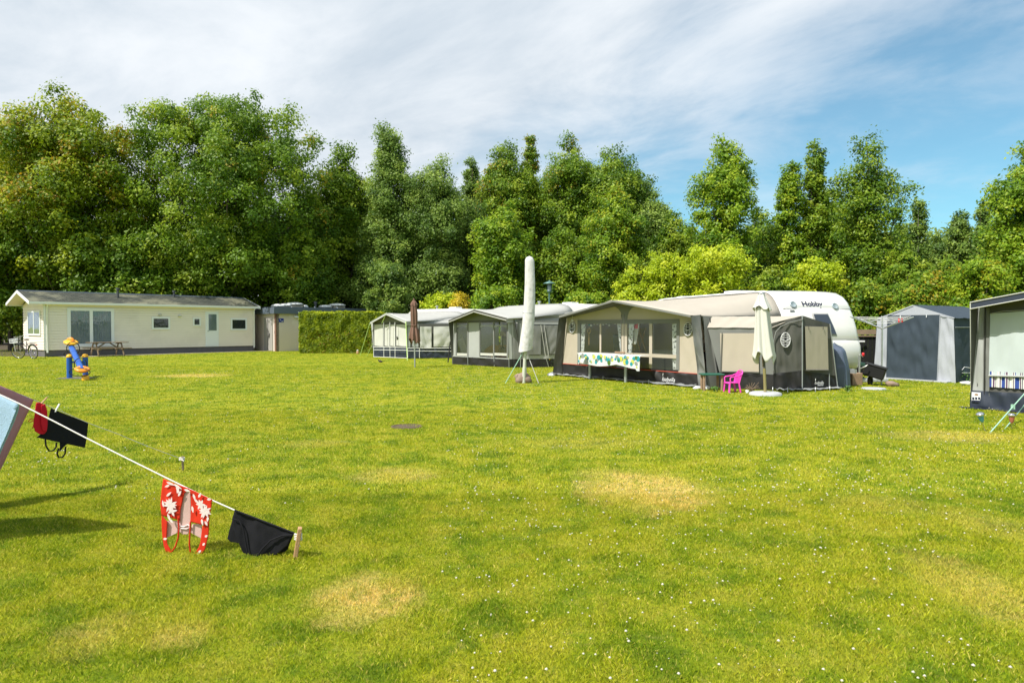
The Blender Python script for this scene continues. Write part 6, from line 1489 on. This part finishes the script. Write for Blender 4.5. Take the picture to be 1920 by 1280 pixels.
mb = MB(); mb.lathe(Vector((lp.x, lp.y, ztop - .44)), [(.10, 0), (.11, .4), (0, .41)], 12); mb.build('lens', M['lens'], sl_)
# solar lamps, bird, manhole
def solar(lab, top, bot, body):
    b = G(*bot); h = V(top[0], top[1], b.y); t = thing('solar_lamp', lab, 'garden lamp', b); d_ = (h - b).normalized()
    mb = MB(); mb.tube([b - UPV * .03, b + (h - b) * .55], .010, 8); mb.build('spike', M['chrome'], t)
    q = d_.to_track_quat('Z', 'Y').to_matrix().to_4x4()
    mb = MB(); mb.lathe(b + (h - b) * .52, [(.012, 0), (.03, .03), (.045, .11)], 14, axis=q); mb.build('glass', M[body], t)
    mb = MB(); mb.lathe(b + (h - b) * .52 + d_ * .11, [(.05, 0), (.062, .01), (.055, .03), (.03, .045), (0, .05)], 16, axis=q); mb.build('cap', M['chrome'], t)
solar('leaning solar garden lamp with a turquoise glass below the navy-edged awning', (1837, 775), (1847, 809), 'solarblue')
solar('short solar garden lamp with a rose glass behind the mint guy rope', (1897, 783), (1897, 804), 'solarred')
mb = MB(); n = 18; cM = G(763, 799.5)
mb.lathe(cM, [(0, .012), (.24, .012), (.26, .008), (.26, 0)], 24); mb.lathe(cM, [(.24, .013), (.20, .018), (.20, .012)], 24)
loose('drain_cover', 'round rusty drain cover set flat in the lawn', 'drain cover', mb, mat('rusty_iron', (.10, .065, .045), .8, .3, 20, .5, 40))
bd = thing('blackbird', 'small dark bird walking on the grass in front of the far pale awning', 'bird', G(713.5, 681.5), R_(170))
mb = MB(); mb.lathe((0, 0, .10), [(0, -.10), (.03, -.08), (.045, -.02), (.045, .03), (.03, .08), (.0, .10)], 12, axis=Matrix.Rotation(R_(75), 4, 'Y')); mb.lathe((.10, 0, .155), [(0, -.03), (.026, -.01), (.026, .012), (0, .03)], 10); mb.beam((-.09, 0, .09), (-.2, 0, .12), .035, .01); mb.build('body', M['bird'], bd, loc=(0, 0, 0))
mb = MB(); mb.tube([(.12, 0, .155), (.155, 0, .15)], [.008, .001], 5); mb.build('beak', M['yflower'], bd, loc=(0, 0, 0))
for s in (-1, 1): mb = MB(); mb.tube([(0, s * .015, .07), (.01, s * .015, 0), (.03, s * .015, .002)], .004, 4); mb.build('leg', M['wicker'], bd, loc=(0, 0, 0))
gn = thing('garden_ornament', 'small pale brown ornament at the foot of the hedge by the lime guy rope', 'ornament', G(670.5, 663.5))
mb = MB(); mb.lathe((0, 0, 0), [(.06, 0), (.08, .07), (.06, .16), (0, .17)], 12); mb.build('body', M['wood_new'], gn, loc=(0, 0, 0))
mb = MB(); mb.lathe((0, 0, .16), [(0, -.01), (.055, .02), (.055, .07), (0, .10)], 10); mb.build('head', M['offwhite'], gn, loc=(0, 0, 0))

# ---------------------------------------------------------------- picnic table, seesaw, bicycle
pt = thing('picnic_table', 'weathered wooden picnic table with benches before the chalet sliding door', 'picnic table', PF.pt(PF.uz(186, 662)[0], 0, 1.25), math.atan2(LD.y, LD.x))
LW = 1.9
mb = MB()
for k in range(5): mb.bevbox((0, -.3 + .15 * k, .74), (LW, .135, .035), .006)
mb.build('tabletop', M['wood'], pt, loc=(0, 0, 0))
for s in (-1, 1):
    mb = MB()
    for k in range(2): mb.bevbox((0, s * (.62 + .14 * k), .44), (LW, .13, .035), .006)
    mb.build('bench', M['wood'], pt, loc=(0, 0, 0))
    x = s * .62; mb = MB(); mb.beam((x, -.2, .72), (x, -.62, 0), .045, .09); mb.beam((x, .2, .72), (x, .62, 0), .045, .09); mb.box((x - .05 * s, 0, .40), (.04, 1.6, .09)); mb.box((x - .05 * s, 0, .69), (.04, .72, .07)); mb.build('leg_frame', M['wood'], pt, loc=(0, 0, 0))
    mb = MB(); mb.beam((x - .05 * s, 0, .40), (x - .5 * s, 0, .71), .04, .06); mb.build('brace', M['wood'], pt, loc=(0, 0, 0))
sb = G(141, 709); ss = thing('spring_seesaw', 'blue and orange playground seesaw with black hoops on the lawn before the chalet', 'seesaw', sb)
for x, y in ((-.16, -.02), (.22, .16)):
    mb = MB(); b = sb + Vector((x, y, 0)); mb.tube([b - UPV * .02, b + UPV * .66], .078, 16); po = mb.build('post', M['blue'], ss)
    mb = MB(); mb.lathe(b + UPV * .66, [(.088, -.01), (.088, .03), (.06, .075), (0, .09)], 16); mb.build('post_cap', M['yellow'], po)
e0 = V(133.5, 650, 21.6); e1 = V(154, 694, 20.3)
mb = MB(); mb.tube([e0, e1], .085, 16); mb.tube([sb + Vector((-.16, -.02, .5)), sb + Vector((.22, .16, .5))], .03, 8); mb.build('beam', M['blue'], ss)
dv = (e1 - e0).normalized(); sd_ = dv.cross(UPV).normalized(); upd = sd_.cross(dv).normalized()
for nm_, c, s_, mm in (('seat', e0 - dv * .05 + UPV * .10, 1, 'yellow'), ('seat', e1 + dv * .02 + UPV * .02, 1, 'orange')):
    q = Matrix((( sd_.x, dv.x, upd.x), (sd_.y, dv.y, upd.y), (sd_.z, dv.z, upd.z))).to_4x4()
    mb = MB(); mb.lathe(c, [(0, -.07), (.10, -.06), (.19, -.0), (.21, .03), (.17, .06), (0, .045)], 20, axis=q); mb.build(nm_, M[mm], ss)
mb = MB(); c = e0 + UPV * .12 - dv * .12; mb.lathe(c, [(0, -.03), (.11, -.03), (.14, 0), (.11, .03), (0, .03)], 20, axis=Matrix.Rotation(R_(90), 4, 'X')); mb.build('backrest', M['orange'], ss)
def hoop(c, rx, ry, ax, ay, name='hoop', r=.013):
    mb = MB(); mb.tube([c + ax * (rx * math.cos(k * math.pi / 14)) + ay * (ry * math.sin(k * math.pi / 14)) for k in range(28)], r, 6, closed=True); mb.build(name, M['black'], ss)
XV = Vector((1, 0, 0)); 
hoop(V(137, 653, 21.1), .20, .20, XV, UPV); hoop(V(137, 664, 21.4), .29, .11, XV, UPV); hoop(V(151, 683, 20.6), .19, .19, XV, UPV); hoop(V(149.5, 697.5, 20.2), .31, .12, XV, UPV)
mb = MB(); mb.bevbox(sb + Vector((.05, .05, .008)), (.95, .6, .016), .005); mb.build('rubber_mat', M['plinth'], ss)
mb = MB(); c = V(160, 703, 20.3); mb.lathe(Vector((c.x, c.y, .0)), [(.10, 0), (.10, .12), (.06, .16), (0, .17)], 14); mb.build('bumper', M['yellow'], ss)
bk_ = G(50, 672); bic = thing('bicycle', 'black city bicycle with a pale front carrier leaning against the end of the chalet', 'bicycle', bk_, R_(158))
LX = Matrix.Rotation(R_(-7), 4, 'X')
def bp2(name, pts, r, m, n=8, parent=None, closed=False):
    mb = MB(); mb.tube([LX @ Vector(p) for p in pts], r, n, closed=closed); return mb.build(name, M[m], parent or bic, loc=(0, 0, 0))
def wheel(x, rz=0.0):
    mb = MB(); mb.tube([LX @ Vector((x + .34 * math.cos(a) * math.cos(rz), .34 * math.cos(a) * math.sin(rz), .35 + .34 * math.sin(a))) for a in [k * math.pi / 16 for k in range(32)]], .02, 6, closed=True); w_ = mb.build('wheel', M['tyre'], bic, loc=(0, 0, 0))
    mb = MB(); mb.tube([LX @ Vector((x + .31 * math.cos(a) * math.cos(rz), .31 * math.cos(a) * math.sin(rz), .35 + .31 * math.sin(a))) for a in [k * math.pi / 16 for k in range(32)]], .012, 5, closed=True)
    for k in range(14):
        a = k * math.pi / 7; mb.tube([LX @ Vector((x, 0, .35)), LX @ Vector((x + .31 * math.cos(a) * math.cos(rz), .31 * math.cos(a) * math.sin(rz), .35 + .31 * math.sin(a)))], .003, 3, cap=False)
    mb.build('rim', M['chrome'], w_, loc=(0, 0, 0))
    mb = MB(); mb.tube([LX @ Vector((x + .38 * math.cos(a), 0, .35 + .38 * math.sin(a))) for a in [R_(10) + k * R_(150) / 10 for k in range(11)]], .018, 6); mb.build('mudguard', M['black'], bic, loc=(0, 0, 0))
wheel(-.56); wheel(.56, .35)
bp2('frame', [(.44, 0, .85), (-.05, 0, .32), (-.18, 0, .88), (-.05, 0, .32), (-.56, 0, .35), (-.16, 0, .74)], .018, 'black'); bp2('frame_tube', [(-.12, 0, .58), (.40, 0, .95)], .016, 'black')
bp2('fork', [(.40, 0, 1.02), (.46, 0, .78), (.56, 0, .35)], .018, 'black')
bp2('handlebar', [(.20, .27, 1.10), (.36, .25, 1.12), (.42, 0, 1.08), (.36, -.25, 1.12), (.20, -.27, 1.10)], .014, 'chrome')
mb = MB(); mb.lathe(LX @ Vector((-.2, 0, .95)), [(0, -.03), (.09, -.02), (.11, .01), (.08, .03), (0, .035)], 12, axis=Matrix.Scale(1.3, 4, (1, 0, 0))); mb.build('saddle', M['black'], bic, loc=(0, 0, 0))
mb = MB()
for y in (-.16, 0, .16): mb.tube([LX @ Vector(q) for q in ((.48, y, .80), (.85, y, .80), (.87, y, .98))], .012, 5)
for z in (.80, .89, .98): mb.tube([LX @ Vector(q) for q in ((.5, -.17, z), (.86, -.17, z), (.86, .17, z), (.5, .17, z))], .012, 5, closed=True)
for y in (-.12, .12): mb.tube([LX @ Vector((.62, y, .8)), LX @ Vector((.58, y, .36))], .010, 5)
mb.build('front_carrier', M['white'], bic, loc=(0, 0, 0))
bp2('rear_rack', [(-.3, .06, .78), (-.85, .06, .78), (-.85, -.06, .78), (-.3, -.06, .78)], .01, 'black'); 
mb = MB(); mb.bevbox(LX @ Vector((-.88, 0, .70)), (.03, .09, .05), .01); mb.build('rear_light', M['redplastic'], bic, loc=(0, 0, 0))

# ---------------------------------------------------------------- laundry lines in the foreground
K1, K2, TOPP = G(553.5, 1046), G(343, 881), Vector((-5.38, 5.16, 1.78))
L1a = V(562, 1003, 4.72); L2a = V(341, 860, K2.y)
mb = MB(); mb.tube([Vector((TOPP.x, TOPP.y, 0)), TOPP + UPV * .03], .018, 8); loose('line_pole', 'upright metal pole left of the picture holding both washing lines', 'pole', mb, M['alu'])
PL1 = Plane(L1a, P=TOPP); PL2 = Plane(L2a, P=TOPP)
for q in (PL1, PL2):
    if q.N.y > 0: q.N = -q.N
def d1(px): # depth on line 1 at a pixel column
    a = (px - 960) / F; t = (a * L1a.y - L1a.x) / ((TOPP.x - L1a.x) - a * (TOPP.y - L1a.y)); return L1a.lerp(TOPP, t)
def line_pts(a, b, sag): return [a.lerp(b, k / 14) - UPV * (sag * 4 * (k / 14) * (1 - k / 14)) for k in range(15)]
mb = MB(); mb.tube([PL1.px(x, y) for x, y in ((563, 1003.5), (552, 1000), (500, 981), (440, 956), (397, 937), (319, 899), (240, 860), (162, 821), (100, 789), (35, 756))] + [TOPP], .0052, 8); loose('washing_line', 'white rope washing line running from the pale wooden stake up to the left', 'washing line', mb, M['rope'])
mb = MB(); mb.tube([PL2.px(x, y) for x, y in ((341, 860), (308, 848), (275.6, 836), (220, 813), (166, 793), (115, 771), (64.7, 750))] + [TOPP], .0032, 6)
kk = PL2.px(275.6, 836)
mb.lathe(kk, [(0, -.01), (.008, 0), (0, .01)], 6); loose('washing_line', 'thin grey string washing line running from the dark short stake up to the left', 'washing line', mb, M['cover'])
def stake(lab, b, h, tilt, w_, m):
    t = thing('wooden_stake', lab, 'stake', b); top = b + Vector((tilt, 0, h)); mb = MB(); q = (top - b).normalized().to_track_quat('Z', 'Y').to_matrix().to_4x4()
    mb.bevbox(b.lerp(top, .45), (w_, w_ * .55, h * 1.1), .004, mat=q @ Matrix.Rotation(.3, 4, 'Z')); mb.build('peg', M[m], t); return t, top
s1, st1 = stake('pale new wooden stake leaning right beside the black briefs, holding the white rope', K1, .215, .036, .05, 'wood_new')
s2, st2 = stake('short dark wooden stake in the grass holding the thin string', K2, .155, -.005, .034, 'wood')
mb = MB(); c = V(559, 1008, 4.70)
for k in range(4): mb.tube([c + Vector((.026 * math.cos(a), .018 * math.sin(a), .012 * k - .01 + .004 * math.sin(a * 2))) for a in [q * math.pi / 5 for q in range(10)]], .0035, 5, closed=True)
mb.tube([c + Vector((0, -.02, 0)), c + Vector((.012, -.03, -.035)), c + Vector((.02, -.025, -.05))], .003, 5); mb.build('knot', M['rope'], s1)
mb = MB(); c = V(341, 860, K2.y)
for k in range(3): mb.tube([c + Vector((.028 * math.cos(a), .022 * math.sin(a), .012 * k - .01)) for a in [q * math.pi / 5 for q in range(10)]], .005, 5, closed=True)
mb.tube([c + Vector((.01, -.02, 0)), c + Vector((.035, -.03, -.02))], .006, 5); mb.build('knot', M['rope'], s2)
# garments: rows of (left x, left y, right x, right y) in the upright plane of a line
def garment(P, rows, name, m, parent=None, off=0.0, amp=.008, seed=0, solid=.004, nu=26, nv=30, freq=9, sway=0.0):
    L_ = [P.px(r[0], r[1], off) for r in rows]; Rr = [P.px(r[2], r[3], off) for r in rows]; Lr = resample_k(L_, nv); RR = resample_k(Rr, nv)
    mb = MB()
    def fn(a, b):
        i = int(round(b * nv)); p = Lr[i].lerp(RR[i], a)
        f = noise.noise(Vector((p.x * freq, p.z * freq * .45, seed))) + .5 * noise.noise(Vector((p.x * freq * 2.3, p.z * freq, seed + 5)))
        return p + P.N * (amp * f + sway * b)
    mb.grid(fn, nu, nv)
    return mb.build(name, M[m], parent, solid=solid), mb
def resample_k(pts, n):
    out = []
    for i in range(n + 1):
        t = i / n * (len(pts) - 1); k = min(int(t), len(pts) - 2); out.append(pts[k].lerp(pts[k + 1], t - k))
    return out
# towels hanging over the lines at the left edge (parallelograms hanging square to the sloping line)
def towel(P, a, b, drop, swing, name, lab, m, amp, edge=None):
    t = thing(name, lab, 'towel', (a + b) / 2)
    def mk(mb, off, dz, x0=0.0, x1=1.0, y0=0.0, y1=1.0, n=44):
        def fn(s, q):
            s_ = x0 + (x1 - x0) * s; q_ = y0 + (y1 - y0) * q; p = a.lerp(b, s_)
            w_ = amp * (math.sin(s_ * 11 + q_ * 2) * q_ + .5 * noise.noise(Vector((s_ * 5, q_ * 3, 2))))
            return p + P.N * (off * min(1, q_ * 12 + .1) + w_) + (Vector((0, 0, -1)) * drop * dz + P.U * (1 if P.U.x < 0 else -1) * swing * dz) * q_ + UPV * (.006 * (1 - min(1, q_ * 20)))
        mb.grid(fn, n, 30)
    mb = MB(); mk(mb, .010, 1.0); mb.build('front_layer', M[m], t, solid=.005)
    mb = MB(); mk(mb, -.012, .8); mb.build('back_layer', M[m], t, solid=.005)
    if edge:
        mb = MB(); mk(mb, .0135, 1.0, 0, .02, 0, 1, 2); mk(mb, .0135, 1.0, 0, 1, .985, 1.0); mb.build('hem', M[edge], t)
    return t
tA = PL1.px(36, 757); towel(PL1, tA, tA.lerp(TOPP, .62), .88, .38, 'blue_towel', 'pale blue terry towel hung over the white rope at the left edge', 'bluetowel', .02, 'bluetowel')
tA2 = PL2.px(63, 750); towel(PL2, tA2, tA2.lerp(TOPP, .8), 1.0, .46, 'pink_towel', 'dusty pink cloth hung over the thin string behind the pale blue towel', 'pinktowel', .02, None)
# red pouch-shaped bikini top, black top
rt = thing('bikini_top', 'bright red folded bikini top pegged on the thin string beside the black top', 'swimwear', PL2.px(78, 790))
o_, _ = garment(PL2, [(68, 755, 74, 754), (66, 765, 85, 761), (64, 785, 88, 780), (63, 797, 88.5, 800), (66, 808, 87, 808), (74, 813.5, 82, 813.5)], 'cup', 'redcloth', rt, off=.03, amp=.01, solid=.012, nu=14)
o_, _ = garment(PL2, [(77, 760, 84, 757), (76, 775, 88, 770), (77, 795, 89, 795), (80, 808, 87, 808)], 'cup', 'redcloth', rt, off=.045, amp=.008, solid=.01, nu=10)
mb = MB(); mb.tube([PL2.px(x, y, .03) for x, y in ((64, 786), (56, 785.5), (53.5, 790), (58, 790.5), (64, 788))], .004, 5); mb.tube([PL2.px(x, y, .03) for x, y in ((64, 793), (61, 803), (64, 800))], .004, 5); mb.build('tie_string', M['redcloth'], rt)
bt = thing('swim_top', 'wide black swim top with thin looped straps hung on the thin string', 'swimwear', PL2.px(115, 810))
garment(PL2, [(95.5, 765, 165.5, 793), (91, 783, 165, 800), (82, 803, 163, 815), (74, 815, 161, 828), (67.5, 819.5, 158, 839)], 'body', 'blackcloth', bt, off=.01, amp=.014, freq=7)
garment(PL2, [(112, 828, 126, 832), (112.5, 838, 119, 838), (111, 846, 113.5, 845)], 'strap_tab', 'blackcloth', bt, off=.008, amp=.003, nu=8, nv=8)
for pts in (((85, 822), (86, 835), (92, 845), (100, 844.5), (105, 838), (106, 829)), ((110, 840), (107, 850), (110, 857), (117, 857), (122, 850), (123, 837))):
    mb = MB(); mb.tube([PL2.px(x, y, .012) for x, y in pts], .0075, 6); mb.build('strap', M['blackcloth'], bt)
def peg(lab, P, c, ang, m, ln=.075):
    t = thing('clothes_peg', lab, 'clothes peg', P.px(*c)); p = P.px(*c, .012); ax = (P.U * (1 if P.U.x > 0 else -1)) * math.cos(ang) + UPV * math.sin(ang); q = ax.to_track_quat('X', 'Z').to_matrix().to_4x4()
    for s in (-1, 1):
        mb = MB(); mb.bevbox(p + P.N * (.007 * s) + ax * (ln * .1), (ln, .010, .009), .002, mat=q); mb.build('jaw', M[m], t)
    mb = MB(); mb.tube([p + P.N * -.012, p + P.N * .012], .005, 6); mb.build('spring', M['chrome'], t)
peg('wooden clothes peg holding the red bikini top on the thin string', PL2, (81.5, 752), R_(48), 'wood_new', .08)
peg('white plastic clothes peg holding the black top on the thin string', PL2, (106.5, 766), R_(62), 'white_plastic', .085)
# floral swimsuit
fs_ = thing('floral_swimsuit', 'red swimsuit with white flowers hanging upside down over the white rope', 'swimwear', PL1.px(345, 960))
garment(PL1, [(306, 897, 354, 916), (303, 920, 345, 925), (301.5, 945, 338, 955), (303, 965, 337, 975)], 'left_side', 'floralred', fs_, off=.012, amp=.012, seed=3)
garment(PL1, [(354, 916, 397, 936), (357, 925, 397, 945), (358, 955, 394, 965), (357, 978, 392, 985)], 'right_side', 'floralred', fs_, off=.012, amp=.012, seed=4)
garment(PL1, [(341, 922, 357, 922), (337.5, 940, 358, 940), (336, 975, 358, 975), (336, 995, 355, 996), (342, 1001, 352, 1001)], 'lining', 'lining', fs_, off=-.002, amp=.005, seed=5, nu=12)
garment(PL1, [(303, 965, 314, 978), (303, 985, 313, 992), (304.5, 1005, 312, 1008), (307, 1022, 314, 1020), (311, 1034, 320, 1030), (319, 1038, 321, 1034)], 'strap', 'floralred', fs_, off=.012, amp=.002, nu=8)
garment(PL1, [(380, 985, 392, 980), (378, 1000, 391.5, 1000), (376, 1015, 388, 1015), (373, 1025, 385, 1028), (366, 1036, 377, 1043), (360, 1041, 366, 1046)], 'strap', 'floralred', fs_, off=.012, amp=.002, nu=8)
garment(PL1, [(313, 976, 333, 976), (311.5, 990, 334, 990), (310, 1006, 333, 998), (312, 1008, 316, 1006)], 'lining', 'lining', fs_, off=-.006, amp=.004, nu=10)
garment(PL1, [(361, 982, 378, 982), (357, 996, 380, 1000), (360, 999, 379, 1009)], 'lining', 'lining', fs_, off=-.006, amp=.004, nu=10)
for pts in (((334, 970), (335.5, 990), (334, 1008), (329, 1024), (321, 1035), (315, 1036)), ((357, 978), (356, 1000), (355, 1020), (357, 1035), (363, 1043))):
    mb = MB(); mb.tube([PL1.px(x, y, .014) for x, y in pts], .0052, 6); mb.build('edging', M['floralred'], fs_)
mb = MB(); mb.tube([PL1.px(x, y, .006) for x, y in ((336, 985), (345, 987), (352, 983), (358, 987), (350, 991), (338, 990))], .005, 6); mb.build('bow', M['petal'], fs_)
rr = random.Random(12); mb = MB()
def petal(px, py, ang, ln, wd):
    c = PL1.px(px, py, .027); ax = PL1.U * (1 if PL1.U.x > 0 else -1); d_ = ax * math.cos(ang) + UPV * math.sin(ang); s_ = ax * -math.sin(ang) + UPV * math.cos(ang); n = 6
    up = [c + d_ * (ln * k / n) + s_ * (wd * math.sin(math.pi * (k / n) ** .8)) for k in range(n + 1)]; lo = [c + d_ * (ln * k / n) - s_ * (wd * math.sin(math.pi * (k / n) ** .8)) for k in range(n - 1, 0, -1)]
    mb._add([q + PL1.N * rr.uniform(0, .001) for q in up + lo], [range(len(up + lo))])
for (cx_, cy_, n, ln) in ((319, 946, 11, .055), (384, 958, 11, .055), (376, 945, 6, .045), (322, 958, 5, .045)):
    for k in range(n): petal(cx_, cy_, k * 2 * math.pi / n + rr.uniform(-.2, .2), ln * rr.uniform(.7, 1.1), .009)
for (x, y, a, l) in ((312, 903, -20, .07), (318, 909, 200, .04), (330, 912, -60, .06), (326, 907, -30, .07), (332, 925, 75, .06), (334, 930, 60, .05), (312, 930, 40, .05), (345, 917, -15, .05), (362, 925, -70, .05), (364, 935, -40, .05), (360, 948, -80, .05), (372, 932, 60, .04), (388, 936, 10, .035), (378, 972, -80, .05), (384, 976, -60, .04), (390, 968, -100, .04), (314, 962, -70, .06), (307, 950, 100, .05), (318, 972, -50, .04), (306, 1010, 10, .03), (384, 1006, 30, .025), (380, 1022, 50, .025), (366, 1040, 20, .035), (372, 1036, 45, .03)):
    petal(x, y, R_(a), l, .0085)
mb.build('white_flowers', M['petal'], fs_)
# black briefs
bb_ = thing('black_briefs', 'black swim briefs pegged by the waistband to the white rope next to the pale stake', 'swimwear', PL1.px(490, 1010))
garment(PL1, [(440, 956, 552, 999), (436, 972, 547, 1008), (438, 990, 540, 1022), (447, 1010, 520, 1038), (455, 1035, 500, 1046), (468, 1043, 485, 1047)], 'front', 'blackcloth', bb_, off=.012, amp=.012, freq=11, seed=8, nu=34)
garment(PL1, [(437, 972, 447, 972), (430, 995, 446, 992), (427, 1009, 447, 1012), (433, 1015, 452, 1018)], 'leg_opening', 'blackcloth', bb_, off=-.02, amp=.01, nu=10)
garment(PL1, [(520, 1008, 550, 1003), (500, 1025, 545, 1015), (487, 1042, 540, 1028), (484, 1047, 525, 1043)], 'back', 'blackcloth', bb_, off=-.025, amp=.012, freq=11, seed=9)
mb = MB(); mb.tube([PL1.px(x, y, .03) for x, y in ((549, 1002), (530, 1003), (508, 1012), (492, 1028), (481, 1044))], .0055, 6); mb.tube([PL1.px(x, y, .03) for x, y in ((437, 972), (448, 975), (456, 990), (460, 1012), (464, 1036))], .005, 6); mb.tube([PL1.px(x, y, .022) for x, y in ((440, 956), (495, 977), (552, 999))], .006, 6); mb.build('hem', M['blackcloth'], bb_)
mb = MB(); mb.lathe(G(520, 1046), [(0, 0)], 3) if False else None
